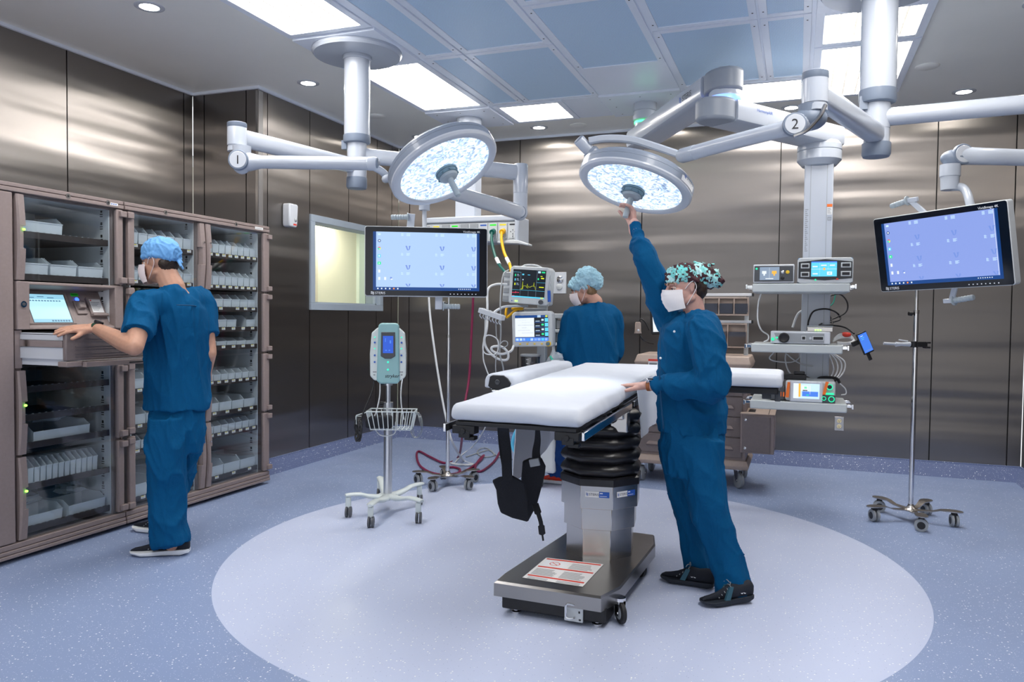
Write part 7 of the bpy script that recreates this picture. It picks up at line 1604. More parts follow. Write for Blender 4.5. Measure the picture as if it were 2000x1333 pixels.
# anaesthesia machine carrying them
am = thing('anaesthesia_machine', 'pale grey anaesthesia machine partly hidden behind the table and the second woman', 'anaesthesia machine', (-1.75, 5.75, 0))
xa, xb_ = PY(1040, 700, 5.62).x, PY(1112, 700, 5.7).x
b = MB(); b.b2((xa, 5.62, 0.12), (xa+0.19, 6.20, 0.86)); b.b2((xa, 6.18, 0.12), (xb_+0.25, 6.62, 0.86)); b.build('body', 'light_grey', am, bevel=0.02)
b = MB(); b.b2((xa+0.02, 5.66, 0.86), (xa+0.09, 5.72, 1.50)); b.box(((pm1.location.x), 5.67, 1.385), (0.18, 0.05, 0.03)); b.build('mast', 'light_grey', am, bevel=0.006)
b = MB()
for x in (PY(1077, 650, 6.2).x, xb_+0.20): b.b2((x, 6.22, 0.86), (x+0.03, 6.28, 1.36))
b.b2((PY(1070, 650, 6.2).x, 6.20, 1.32), (xb_+0.23, 6.30, 1.36))
for zz in (0.98, 1.09, 1.20): b.b2((PY(1077, 650, 6.2).x, 6.18, zz), (xb_+0.23, 6.30, zz+0.025))
b.build('vaporizer_rack', 'light_grey', am, bevel=0.004)
for k in range(3):
    b = MB(); b.b2((PY(1084, 650, 6.2).x, 6.23, 1.01+k*0.11), (xb_+0.19, 6.29, 1.085+k*0.11)); b.build('tray', 'grey', am, bevel=0.006)
for x, y in ((xa+0.06, 5.68), (xb_+0.2, 6.25)): caster(am, x, y, 0.055, 0.03, 2.0, mw='dark_grey', mf='light_grey', top=0.125)
sc_ = PY(1036, 712, 5.5)
cn = thing('suction_canister', 'smoky clear suction canister below the lower monitor', 'canister', sc_)
b = MB(); b.lathe([(0.001, -0.09), (0.062, -0.09), (0.068, -0.08), (0.074, 0.055), (0.070, 0.065), (0.001, 0.066)], sc_, n=32); b.build('jar', 'tub_dark', cn)
b = MB(); b.lathe([(0.078, 0.062), (0.079, 0.074), (0.06, 0.08), (0.001, 0.08)], sc_, n=32); b.build('lid', 'grey', cn)
b = MB()
for k in range(4): b.box(sc_+Vector((0.0, -0.0745, -0.05+0.03*k)), (0.018, 0.003, 0.004))
b.build('graduation', 'pale_ink', cn)
bg = PY(1085, 712, 5.52); film((bg.x, bg.y, bg.z), (0.07, 0.05, 0.09), 'plastic_bag', 'clear bag with green tubing hanging left of the second woman', 12)
b = MB(); b.tube([bg+Vector((-0.03, -0.03, 0.06)), bg+Vector((0.0, -0.06, 0.02)), bg+Vector((0.03, -0.06, -0.04)), bg+Vector((0.01, -0.05, -0.08))], 0.010, n=8); M['green_tube'] = mat('green_oxygen_tube', (0.02, 0.35, 0.25), 0.4); tag(b.build('oxygen_tube', 'green_tube', None, smooth=80), 'short green tube inside the clear bag beside the second woman', 'tube')
gp = PY(1062, 712, 5.4); ap = thing('respiratory_valve', 'cream and white breathing valve assembly just behind the left arm board', 'medical valve', gp)
b = MB(); b.rings([[gp+Vector((x, 0.03*q, z)) for x, z in ((-0.10, -0.05), (-0.06, -0.06), (0.09, -0.07), (0.10, -0.04), (-0.02, 0.0), (-0.07, 0.0))] for q in (-1, 1)]); b.build('bracket', 'beige', ap, bevel=0.006)
b = MB(); b.box(gp+Vector((0.09, 0, 0.0)), (0.055, 0.04, 0.07)); b.mi = 1; b.rings([[gp+Vector((-0.02+x, -0.035, -0.02+z)) for x, z in ((0, 0), (0.06, -0.02), (0.06, -0.03), (0, -0.01))], [gp+Vector((-0.02+x, -0.03, -0.02+z)) for x, z in ((0, 0), (0.06, -0.02), (0.06, -0.03), (0, -0.01))]]); b.build('valve_block', ['white', 'ink'], ap, bevel=0.003)
b = MB(); b.cyl(gp+Vector((0.05, -0.02, 0.0)), gp+Vector((0.05, -0.035, 0.0)), 0.010, n=14); b.build('port', 'blue_ink', ap)
# cable rack on its arm
cr0 = PD(957, 612, 5.35); cr1 = PD(983, 628, 5.15)
ck = thing('cable_rack', 'white cable management rack with hanging loops left of the patient monitors', 'cable rack', cr0)
a_, c_ = PD(938, 606, 5.52), PD(983, 622, 5.42); ck_f = frame((a_+c_)/2, c_-a_, UP); Lk = (c_-a_).length
b = MB(ck_f); b.box((0, 0, 0), (Lk, 0.035, 0.05)); 
for k in range(7): b.box((-Lk/2+0.02+k*(Lk-0.04)/6, 0.019, 0.0), (0.005, 0.004, 0.045))
b.build('rack_bar', 'white', ck, bevel=0.004)
for k in range(7):
    x = -Lk/2+0.018+k*(Lk-0.036)/6; b = MB(ck_f); b.tube([(x, -0.015, 0.01), (x+0.002, -0.035, 0.02), (x+0.008, -0.05, 0.0), (x, -0.055, -0.015), (x-0.008, -0.04, 0.0), (x-0.002, -0.02, 0.012)], 0.004, n=6); b.build('cable_hook', 'white', ck, smooth=80)
b = MB(); b.tube([PD(963, 612, 5.52), PD(975, 604, 5.63), PD(990, 599, 5.73), PD(1030, 598, 5.95)], 0.010, n=10); b.build('support_arm', 'white', ck, smooth=80)
# cables around the monitors
def cable(label, pts, r, m, name='cable', cat='cable', group=None):
    b = MB(); b.tube(pts, r, n=8, sm=7); o = b.build(name, m, None, smooth=80); return tag(o, label, cat, group)
M['cable_w'] = mat('white_cable', (0.68, 0.70, 0.72), 0.45); M['cable_g'] = mat('grey_cable', (0.35, 0.37, 0.39), 0.45); M['purple'] = mat('maroon_vacuum_hose', (0.20, 0.012, 0.06), 0.4); M['cable_k'] = mat('black_cable', (0.012, 0.012, 0.014), 0.45)
p = lambda x, y, D: PD(x, y, D*1.062)
cable('thick grey cable looping from the upper monitor down the left side in a wide coil', [p(990, 556, 5.5), p(968, 556, 5.45), p(953, 566, 5.4), p(952, 600, 5.35), p(951, 640, 5.3), p(946, 665, 5.3), p(953, 685, 5.3), p(972, 701, 5.3), p(990, 703, 5.3), p(992, 690, 5.3), p(980, 678, 5.3), p(962, 678, 5.3), p(962, 686, 5.3), p(980, 692, 5.3), p(998, 686, 5.32), p(1003, 676, 5.4)], 0.009, 'cable_w')
cable('thin grey cable from the upper monitor hanging straight to the floor', [p(993, 528, 5.5), p(984, 535, 5.4), p(979, 560, 5.35), p(977, 600, 5.3), p(978, 650, 5.3), p(976, 690, 5.3), p(983, 720, 5.3), p(985, 760, 5.4), p(985, 800, 5.4), p(984, 850, 5.4)], 0.006, 'cable_g')
cable('thin white cable making round loops under the cable rack', [p(948, 612, 5.2), p(947, 650, 5.2), p(943, 680, 5.2), p(950, 692, 5.2), p(970, 690, 5.2), p(972, 665, 5.2), p(955, 655, 5.2), p(945, 665, 5.2), p(944, 700, 5.2), p(950, 722, 5.2), p(956, 738, 5.2), p(960, 760, 5.3)], 0.0045, 'cable_w')
cable('thin grey cable in a small circle beside the lower monitor', [p(968, 618, 5.2), p(970, 660, 5.2), p(978, 678, 5.2), p(990, 676, 5.2), p(990, 668, 5.2), p(981, 668, 5.2), p(972, 684, 5.2), p(968, 710, 5.2), p(969, 735, 5.2)], 0.004, 'cable_g')
cable('yellow hose coiled between the two patient monitors', [p(990, 600, 5.62), p(988, 612, 5.6), p(990, 620, 5.6), p(1000, 612, 5.6), p(1010, 605, 5.6), p(1020, 604, 5.6), p(1016, 601, 5.65), p(1000, 604, 5.7)], 0.010, 'hose_yellow', 'gas_hose', 'hose')
cable('grey cable running up the right side of the upper monitor', [p(1071, 598, 5.4), p(1075, 585, 5.38), p(1076, 560, 5.4), p(1074, 535, 5.45), p(1070, 526, 5.5)], 0.005, 'cable_g')
b = MB(); b.cyl(p(1073, 590, 5.36), p(1072, 568, 5.36), 0.012, n=12); tag(b.build('cable_connector', 'blue_ink', None), 'dark blue connector plugged beside the upper patient monitor', 'connector')
# floor hoses and cables around the left pole stand
cable('maroon vacuum hose dropping from the boom and looping on the floor by the left pole', [p(927, 470, 6.1), p(925, 560, 6.1), p(921, 650, 6.1), p(916, 740, 6.05), p(906, 800, 5.95), p(903, 850, 5.8), FL(895, 893, .012), FL(870, 905, .012), FL(840, 893, .012), FL(818, 882, .012), FL(814, 893, .012), FL(822, 912, .012), FL(850, 926, .012), FL(890, 926, .012), FL(898, 917, .012), FL(880, 913, .012), FL(862, 920, .012), FL(872, 928, .014), FL(905, 922, .014), FL(935, 903, .012), FL(945, 890, .012), FL(935, 900, .012), FL(928, 915, .012), FL(940, 921, .012), FL(965, 902, .012), FL(978, 880, .012)], 0.0105, 'purple', 'vacuum_hose', 'hose')
cable('white hose hanging from the left monitor height down to the floor', [p(836, 470, 6.2), p(838, 590, 6.15), p(848, 680, 6.1), p(862, 770, 6.05), p(874, 830, 6.0), p(884, 865, 5.98), FL(905, 900, .012), FL(925, 908, .012), FL(895, 908, .012), FL(880, 905, .010)], 0.0095, 'cable_w', 'white_hose', 'hose')
cable('white cable crossing the floor behind the left pole', [FL(888, 905, .008), FL(903, 888, .008), FL(922, 874, .008), p(940, 850, 6.9), p(955, 820, 6.8)], 0.006, 'cable_w')
cable('grey cable bundle lying on the floor behind the table', [FL(910, 893, .008), FL(935, 885, .008), FL(955, 880, .008), FL(965, 890, .008), FL(945, 893, .008), FL(932, 885, .008), FL(940, 876, .008), FL(955, 878, .008), FL(975, 893, .008), FL(1000, 898, .008)], 0.006, 'cable_g')
M['sky_tube'] = mat('light_blue_tube', (0.12, 0.55, 0.80), 0.4)
cable('light blue tube bending down behind the hanging sheet', [p(1010, 838, 4.6), p(1003, 855, 4.6), p(1001, 872, 4.6), p(1007, 884, 4.6), p(1014, 880, 4.7)], 0.011, 'sky_tube', 'blue_tube', 'tube')
# ---- wall gauge plate, sanitizer, outlet
def wall_frame(x, y, Y): q = PY(x, y, Y); return frame(q, (1, 0, 0), UP)
gfr = wall_frame(1085, 553, YB-0.002); gp_ = thing('gas_gauge_panel', 'white wall panel with a round gauge behind the patient monitors', 'wall panel', gfr.to_translation())
b = MB(gfr); b.box((0, 0, 0.012), (0.235, 0.215, 0.024)); b.build('panel', 'white', gp_, bevel=0.003)
for x, y, r_ in ((0.055, 0.035, 0.034), (0.05, -0.04, 0.030), (-0.05, -0.01, 0.04)):
    b = MB(gfr); b.lathe([(r_, 0.024), (r_, 0.034), (r_*0.85, 0.037)], (x, y, 0), n=28); g_ = b.build('gauge_ring', 'chrome' if y > 0 else 'light_grey', gp_)
    b = MB(gfr); b.lathe([(r_*0.86, 0.030), (0.001, 0.031)], (x, y, 0), n=24); b.build('dial', 'paper' if y > 0 else 'black' if x < 0 else 'light_grey', g_)
    b = MB(gfr); b.box((x, y, 0.034), (0.004, r_*1.1, 0.003), rot=Matrix.Rotation(0.6, 3, 'Z')); b.build('needle', 'ink', g_)
text('NITROGEN', gfr, 0.018, 'ink', gp_, x0=-0.10, y0=0.07, dz=0.0246)
sfr = frame(PX(560, 422, XB+0.002), (0, 1, 0), UP)
sd_ = thing('sanitizer_dispenser', 'small white wall device with a red mark beside the window', 'wall device', sfr.to_translation())
b = MB(sfr); b.prism([(-0.055, -0.095), (0.035, -0.10), (0.05, -0.08), (0.06, 0.085), (0.05, 0.10), (-0.055, 0.10), (-0.062, 0.08), (-0.062, -0.07)], 0.0, 0.075); dv = b.build('casing', 'white', sd_, bevel=0.012, seg=3)
b = MB(sfr); b.lathe([(0.018, 0.0755), (0.001, 0.076)], (0.02, -0.035, 0), n=18); b.mi = 1; b.rect(-0.01, -0.082, 0.035, -0.068, 0.0757); b.flat = True; b.build('markings', ['light_grey', 'red_ink'], dv)
ofr = wall_frame(1639, 828, YB-0.001); ot = thing('wall_outlet', 'steel duplex power outlet on the back wall below the lowest boom shelf', 'outlet', ofr.to_translation())
b = MB(ofr); b.box((0, 0, 0.003), (0.078, 0.125, 0.006)); b.build('cover_plate', 'steel', ot, bevel=0.002)
M['ivory'] = mat('ivory_outlet', (0.75, 0.66, 0.42), 0.4)
for y in (0.024, -0.024):
    b = MB(ofr); b.lathe([(0.019, 0.006), (0.018, 0.008), (0.001, 0.0082)], (0, y, 0), n=20); b.mi = 1; b.rect(-0.008, y-0.001, -0.005, y+0.007, 0.0088); b.rect(0.005, y-0.001, 0.008, y+0.007, 0.0088); b.rect(-0.003, y-0.011, 0.003, y-0.006, 0.0088); b.build('socket', ['ivory', 'ink'], ot)
# ---- shelf equipment on the boom
def unit(name, label, cat, x0, x1, y0, y1, z0, z1, m, bev=0.006):
    t = thing(name, label, cat, ((x0+x1)/2, (y0+y1)/2, z0)); b = MB(); b.b2((x0, y0, z0+0.004), (x1, y1, z1)); b.build('casing', m, t, bevel=bev, seg=3)
    for x in (x0+0.03, x1-0.03):
        for y in (y0+0.03, y1-0.03): b = MB(); b.cyl((x, y, z0), (x, y, z0+0.006), 0.010, n=10); b.build('foot', 'rubber', t)
    return t
def face(t, x, y, z): return frame((x, y, z), (1, 0, 0), UP)
YS = 5.43
xL = lambda px, y=550: PY(px, y, YS).x
# top left: camera unit
u1 = unit('light_source', 'white control unit with a split lamp display, left on the top boom shelf', 'control unit', xL(1471), xL(1551), YS, YS+0.30, 1.572, PY(1500, 517, YS).z, 'white')
w_, zc_ = xL(1551)-xL(1471), (1.572+PY(1500, 517, YS).z)/2; h_ = PY(1500, 517, YS).z-1.572; f_ = face(u1, (xL(1551)+xL(1471))/2, YS-0.001, zc_)
b = MB(f_); b.box((0, 0.002, 0), (w_*0.95, h_*0.82, 0.008)); b.build('front_panel', 'dark_grey', u1, bevel=0.003)
scr(f_ @ Matrix.Translation((-w_*0.10, 0.003, 0.004)), w_*0.48, h_*0.68, [(0.49, 0.05, 0.5, 0.95, 'scr_white'), (0.12, 0.3, 0.34, 0.52, 'scr_white'), (0.62, 0.3, 0.86, 0.52, 'scr_org'), (0.19, 0.52, 0.27, 0.66, 'scr_white'), (0.70, 0.52, 0.78, 0.66, 'scr_org'), (0.3, 0.86, 0.7, 0.92, 'scr_white')], 'scr_grey', u1)
for x, y, m, r_ in ((0.22, 0.012, 'chrome', 0.009), (0.34, 0.012, 'key_yel', 0.010), (0.22, -0.028, 'black', 0.010)):
    b = MB(f_); b.lathe([(r_*1.2, 0.004), (r_*1.2, 0.008), (r_*0.6, 0.010), (0.001, 0.010)], (w_*x, y, 0), n=16); b.build('socket', m, u1)
b = MB(f_); b.cyl((-w_*0.42, h_*0.28, 0.003), (-w_*0.42, h_*0.28, 0.007), 0.007, n=14); b.build('power_light', 'btn_green', u1)
# top right: blue electrosurgical unit
zt2 = PY(1600, 505, YS).z
M['slate_blue'] = add_noise(mat('slate_blue_casing', (0.11, 0.20, 0.33), 0.4), 10, 0.02)
u2 = unit('electrosurgical_unit', 'slate blue unit with black face and bright touch screen, right on the top boom shelf', 'control unit', xL(1557), xL(1666), YS+0.01, YS+0.36, 1.572, zt2+0.005, 'slate_blue', 0.012)
w_ = xL(1666)-xL(1557); h_ = zt2-1.572; f_ = face(u2, (xL(1666)+xL(1557))/2, YS, 1.572+h_/2)
b = MB(f_); b.prism([(-w_/2, -h_/2+0.01), (-w_/2+0.02, -h_/2), (w_/2-0.02, -h_/2), (w_/2, -h_/2+0.01), (w_/2, h_/2-0.01), (w_/2-0.02, h_/2+0.004), (-w_/2+0.02, h_/2+0.004), (-w_/2, h_/2-0.01)], -0.01, 0.006); b.build('front_bezel', 'light_grey', u2, bevel=0.004)
b = MB(f_); b.prism([(-w_*0.48, -h_*0.30), (0, -h_*0.38), (w_*0.48, -h_*0.30), (w_*0.48, h_*0.36), (0, h_*0.46), (-w_*0.48, h_*0.36)], 0.004, 0.009); b.build('black_face', 'bezel', u2)
it = [(0, 0, 1, 0.08, 'scr_blue'), (0.33, 0.1, 0.335, 1, 'scr_white'), (0.66, 0.1, 0.665, 0.5, 'scr_white'), (0.0, 0.5, 1, 0.52, 'scr_white'), (0.47, 0.42, 0.55, 0.58, 'scr_org'), (0.05, 0.3, 0.25, 0.38, 'scr_white'), (0.38, 0.22, 0.6, 0.3, 'scr_white'), (0.72, 0.22, 0.92, 0.30, 'scr_white'), (0.06, 0.78, 0.26, 0.86, 'scr_white'), (0.62, 0.68, 0.82, 0.9, 'scr_white'), (0.68, 0.74, 0.76, 0.84, 'scr_cyan')]
scr(f_ @ Matrix.Translation((-w_*0.02, 0.012, 0.0092)), w_*0.46, h_*0.60, it, 'scr_cyan', u2)
for x, y in ((-0.36, 0.20), (-0.36, -0.14), (0.37, 0.22), (0.37, -0.12)):
    b = MB(f_); ww, hh = (0.16, 0.16) if x < 0 else (0.18, 0.13)
    b.box((w_*x, h_*y, 0.010), (w_*ww, h_*0.2, 0.006)); b.mi = 1; b.box((w_*x, h_*y, 0.0125), (w_*ww*0.75, h_*0.12, 0.004)); b.build('socket', ['light_grey', 'ink'], u2, bevel=0.002)
b = MB(f_); b.cyl((-w_*0.17, -h_*0.36, 0.005), (-w_*0.17, -h_*0.36, 0.011), 0.006, n=12); b.build('power_light', 'btn_green', u2)
b = MB(f_); b.box((w_*0.22, -h_*0.33, 0.010), (0.014, 0.010, 0.004)); b.build('alarm_key', 'red_ink', u2)
# middle shelf: light box with dial
zs = 1.168; zt3 = PY(1560, 648, YS).z
u3 = unit('endoscope_light_box', 'white unit with a black round socket and grey face on the middle boom shelf', 'control unit', xL(1505, 655), xL(1622, 655), YS, YS+0.34, zs, zt3, 'white')
x0, x1 = xL(1505, 655), xL(1622, 655); w_ = x1-x0; h_ = zt3-zs; f_ = face(u3, (x0+x1)/2, YS-0.001, (zs+zt3)/2)
b = MB(f_); b.prism([(-w_*0.34, -h_*0.36), (w_*0.40, -h_*0.36), (w_*0.40, h_*0.36), (-w_*0.44, h_*0.36), (-w_*0.40, -h_*0.05)], 0, 0.003); b.build('front_panel', 'grey', u3)
b = MB(f_); b.lathe([(0.034, 0.003), (0.034, 0.010), (0.026, 0.012), (0.020, 0.008), (0.001, 0.008)], (-w_*0.27, 0, 0), n=28); b.build('light_socket', 'black', u3)
for x, y, r_ in ((-0.46, -0.12, 0.011), (-0.39, 0.0, 0.007)):
    b = MB(f_); b.cyl((w_*x, h_*y, 0.001), (w_*x, h_*y, 0.006), r_, n=16); b.build('power_light', 'btn_green', u3)
for x, ww in ((0.06, 0.05), (0.30, 0.16)):
    b = MB(f_); b.box((w_*x, 0.0, 0.003), (w_*ww+0.01, h_*0.34, 0.004)); b.mi = 1; b.box((w_*x, 0.0, 0.0055), (w_*ww, h_*0.22, 0.002)); b.build('port', ['light_grey', 'black'], u3)
b = MB(f_); b.cyl((w_*0.17, 0, 0.002), (w_*0.17, 0, 0.008), 0.008, n=14); b.build('button', 'white', u3)
u4 = thing('network_switch', 'small grey switch with yellow green lights on top of the middle shelf unit', 'network device', (xL(1600, 640), YS+0.14, zt3))
b = MB(); b.b2((xL(1577, 640), YS+0.08, zt3), (xL(1628, 640), YS+0.22, zt3+0.032)); b.build('casing', 'steel', u4, bevel=0.003)
b = MB(); b.b2((xL(1577, 640), YS+0.076, zt3+0.032), (xL(1628, 640), YS+0.10, zt3+0.040)); b.build('lid', 'grey', u4)
for k in range(3): b = MB(); b.b2((xL(1592+k*5, 640), YS+0.077, zt3+0.008), (xL(1595+k*5, 640), YS+0.081, zt3+0.014)); b.build('status_light', 'led_green', u4)
# lower shelf: orange and grey unit
zs = 0.785; z4 = PY(1560, 744, YS).z; x0, x1 = xL(1534, 770), xL(1632, 775)
u5 = unit('insufflator', 'grey and orange unit with green rings and a picture screen on the lowest boom shelf', 'control unit', x0, x1, YS+0.01, YS+0.34, zs, z4, 'light_grey', 0.015)
w_ = x1-x0; h_ = z4-zs; f_ = face(u5, (x0+x1)/2, YS-0.0, (zs+z4)/2)
b = MB(f_); b.box((-w_*0.08, 0.0, 0.002), (w_*0.66, h_*0.98, 0.014)); b.build('front_bezel', 'white', u5, bevel=0.008)
b = MB(f_); b.rings([[(w_*0.24, -h_*0.1, 0), (w_*0.30, h_*0.5, 0), (w_*0.36, h_*0.5, 0), (w_*0.30, -h_*0.1, 0)], [(w_*0.24, -h_*0.1, 0.012), (w_*0.30, h_*0.5, 0.012), (w_*0.36, h_*0.5, 0.012), (w_*0.30, -h_*0.1, 0.012)]]); b.build('accent_stripe', 'orange', u5)
b = MB(f_); b.rings([[(-w_*0.5, -h_*0.3, 0), (-w_*0.46, h_*0.42, 0), (-w_*0.41, h_*0.42, 0), (-w_*0.43, -h_*0.3, 0)], [(-w_*0.5, -h_*0.3, 0.012), (-w_*0.46, h_*0.42, 0.012), (-w_*0.41, h_*0.42, 0.012), (-w_*0.43, -h_*0.3, 0.012)]]); b.build('accent_stripe', 'orange', u5)
b = MB(f_); b.box((w_*0.36, -h_*0.30, 0.001), (w_*0.27, h_*0.36, 0.012)); b.build('port_panel', 'dark_grey', u5, bevel=0.003)
it = [(0, 0, 0.2, 1, 'scr_white'), (0.2, 0.0, 0.28, 0.9, 'scr_org'), (0.3, 0.12, 0.58, 0.5, 'scr_white'), (0.42, 0.2, 0.52, 0.34, 'scr_green'), (0.34, 0.52, 0.95, 0.85, 'scr_blue'), (0.62, 0.1, 0.66, 0.7, 'scr_white'), (0.5, 0.72, 0.6, 0.80, 'scr_green'), (0.36, 0.42, 0.54, 0.50, 'scr_black')]
scr(f_ @ Matrix.Translation((-w_*0.08, 0.004, 0.0095)), w_*0.52, h_*0.70, it, 'scr_pwhite', u5)
for x, y, r_ in ((0.38, 0.26, 0.020), (0.27, -0.28, 0.014), (0.42, -0.30, 0.020)):
    b = MB(f_); b.lathe([(r_, 0.006), (r_, 0.010), (r_*0.75, 0.011), (r_*0.70, 0.007)], (w_*x, h_*y, 0), n=24, cap=False); b.build('lit_ring', 'btn_green', u5)
    b = MB(f_); b.lathe([(r_*0.68, 0.006), (0.001, 0.0065)], (w_*x, h_*y, 0), n=18); b.build('port', 'black', u5)
b = MB(f_); b.box((w_*0.38, -0.008, 0.008), (0.055, 0.014, 0.006)); b.build('lit_slot', 'btn_green', u5, bevel=0.003)
b = MB(); b.b2((xL(1502, 770), YS+0.02, zs+0.004), (x0-0.004, YS+0.2, zs+0.095)); pmp = b.build('pump_head', 'dark_grey', None, bevel=0.008); tag(pmp, 'dark grey pump head beside the orange and grey unit', 'pump')
b = MB(); 
for k in range(2): b.b2((xL(1523+k*6, 770), YS+0.015, zs+0.03), (xL(1526+k*6, 770), YS+0.021, zs+0.06))
b.build('orange_clips', 'orange', pmp)
b = MB(); b.b2((xL(1515, 745), YS+0.05, z4+0.002), (xL(1575, 745), YS+0.16, z4+0.035)); b.b2((xL(1550, 740), YS+0.07, z4+0.035), (xL(1572, 740), YS+0.13, z4+0.055)); tag(b.build('adapter_block', 'black', None, bevel=0.005), 'black power adapter lying on top of the orange and grey unit', 'adapter')
# phone tablet in a clamp on the middle shelf
tf_ = frame(PD(1688, 672, 4.95), _r2*0.45-_u2*0.9, _r2*0.95+_u2*0.4)
tf_ = frame(PD(1689, 670, 4.95), _r2*0.86+_u2*0.35+_f*0.2, _u2*0.85-_r2*0.42)
tp_ = thing('handheld_phone', 'black handheld phone with blue screen clipped to the middle shelf rail', 'phone', tf_.to_translation())
b = MB(tf_); b.box((0, 0, 0), (0.078, 0.145, 0.014)); b.build('casing', 'black', tp_, bevel=0.006)
scr(tf_, 0.066, 0.125, [(0.1, 0.9, 0.9, 0.92, 'scr_grey'), (0.2, 0.1, 0.5, 0.13, 'scr_pwhite'), (0.2, 0.2, 0.6, 0.22, 'scr_cyan'), (0.2, 0.28, 0.5, 0.30, 'scr_cyan')], 'scr_blue', tp_, z=0.0078)
b = MB(tf_); b.box((0.0, -0.095, -0.012), (0.022, 0.05, 0.012)); b.box((-0.055, 0.02, -0.012), (0.05, 0.03, 0.02)); b.build('clamp', 'black', tp_, bevel=0.003)
q = lambda x, y, D=5.55: PD(x, y, D)
cable('black cable coiled above the network switch on the middle shelf', [q(1577, 645, 5.2), q(1580, 625, 5.25), q(1590, 608, 5.3), q(1615, 604, 5.3), q(1635, 612), q(1640, 625), q(1615, 630), q(1590, 622), q(1580, 610), q(1590, 602), q(1612, 606), q(1625, 628), q(1625, 640, 5.3)], 0.006, 'cable_k')
cable('black cable arching from the top shelf down to the phone clip', [q(1615, 580), q(1640, 575), q(1655, 592), q(1650, 612), q(1615, 628), q(1600, 636, 5.3), q(1625, 636, 5.25), q(1650, 640, 5.15), q(1668, 652, 5.0)], 0.0055, 'cable_k')
cable('thin green blue cable hanging below the top boom shelf', [q(1632, 575), q(1625, 595), q(1600, 608), q(1590, 622), q(1605, 632)], 0.004, 'green_tube')
cable('white cable hanging left of the boom from top shelf to the middle shelf', [q(1486, 574, 5.3), q(1481, 595, 5.3), q(1480, 625, 5.3), q(1487, 645, 5.3), q(1500, 655, 5.35), q(1500, 664, 5.3), q(1492, 668, 5.3)], 0.005, 'cable_w')
cable('pale cable swagging under the left end of the middle shelf', [q(1512, 688, 5.4), q(1503, 700, 5.4), q(1515, 706, 5.4), q(1545, 708, 5.4), q(1560, 700, 5.4), q(1562, 690, 5.4)], 0.0045, 'cable_w')
cable('pale cable dropping from the middle shelf to the black adapter', [q(1535, 690, 5.45), q(1534, 705, 5.45), q(1540, 725, 5.45), q(1552, 738, 5.4)], 0.005, 'cable_w')
cable('pale cable curving across the boom column under the middle shelf', [q(1537, 692, 5.5), q(1550, 703, 5.45), q(1570, 713, 5.45), q(1600, 716, 5.5)], 0.005, 'cable_w')
for k, (dx, l) in enumerate(((0, 'innermost'), (9, 'second'), (17, 'third'), (24, 'outermost'))):
    cable(f'pale cable looping right of the boom column between lower shelves, {l} of four', [q(1618+dx*0.3, 690), q(1624+dx, 705), q(1628+dx*0.9, 722), q(1622+dx*0.7, 738), q(1608+dx*0.5, 744, 5.5), q(1600, 748, 5.45)], 0.005, 'cable_w')
cable('grey cable bundle coiled on top of the orange and grey unit', [q(1575, 738, 5.4), q(1590, 742, 5.35), q(1615, 738, 5.35), q(1632, 742, 5.35), q(1620, 746, 5.3), q(1598, 744, 5.3), q(1604, 738, 5.3), q(1632, 739, 5.3), q(1640, 748, 5.3)], 0.010, 'cable_k')
cable('thin pale cable at the right end of the lowest shelf', [q(1641, 750, 5.4), q(1651, 760, 5.4), q(1652, 770, 5.4), q(1643, 772, 5.4)], 0.004, 'cable_w')
rb = thing('red_cable_bundle', 'coiled white cables with a red tag on the right end of the middle shelf', 'cable bundle', q(1640, 665, 5.25))
b = MB()
for k in range(4): b.tube([q(1626+k, 668-k*2, 5.25), q(1640, 661-k*2.5, 5.25), q(1658, 660-k*2, 5.25), q(1670-k, 668-k, 5.25), q(1655, 673-k, 5.2), q(1635, 672-k, 5.2)], 0.006, n=6)
b.build('coils', 'cable_w', rb, smooth=80)
b = MB(); b.ell(q(1652, 654, 5.25), (0.035, 0.02, 0.018), 14, 8); b.build('red_tag', 'red_ink', rb)
cable('white plastic clip cable hanging behind the middle shelf unit', [q(1548, 640), q(1555, 620), q(1562, 610), q(1575, 605), q(1568, 618), q(1572, 632)], 0.008, 'cable_w')
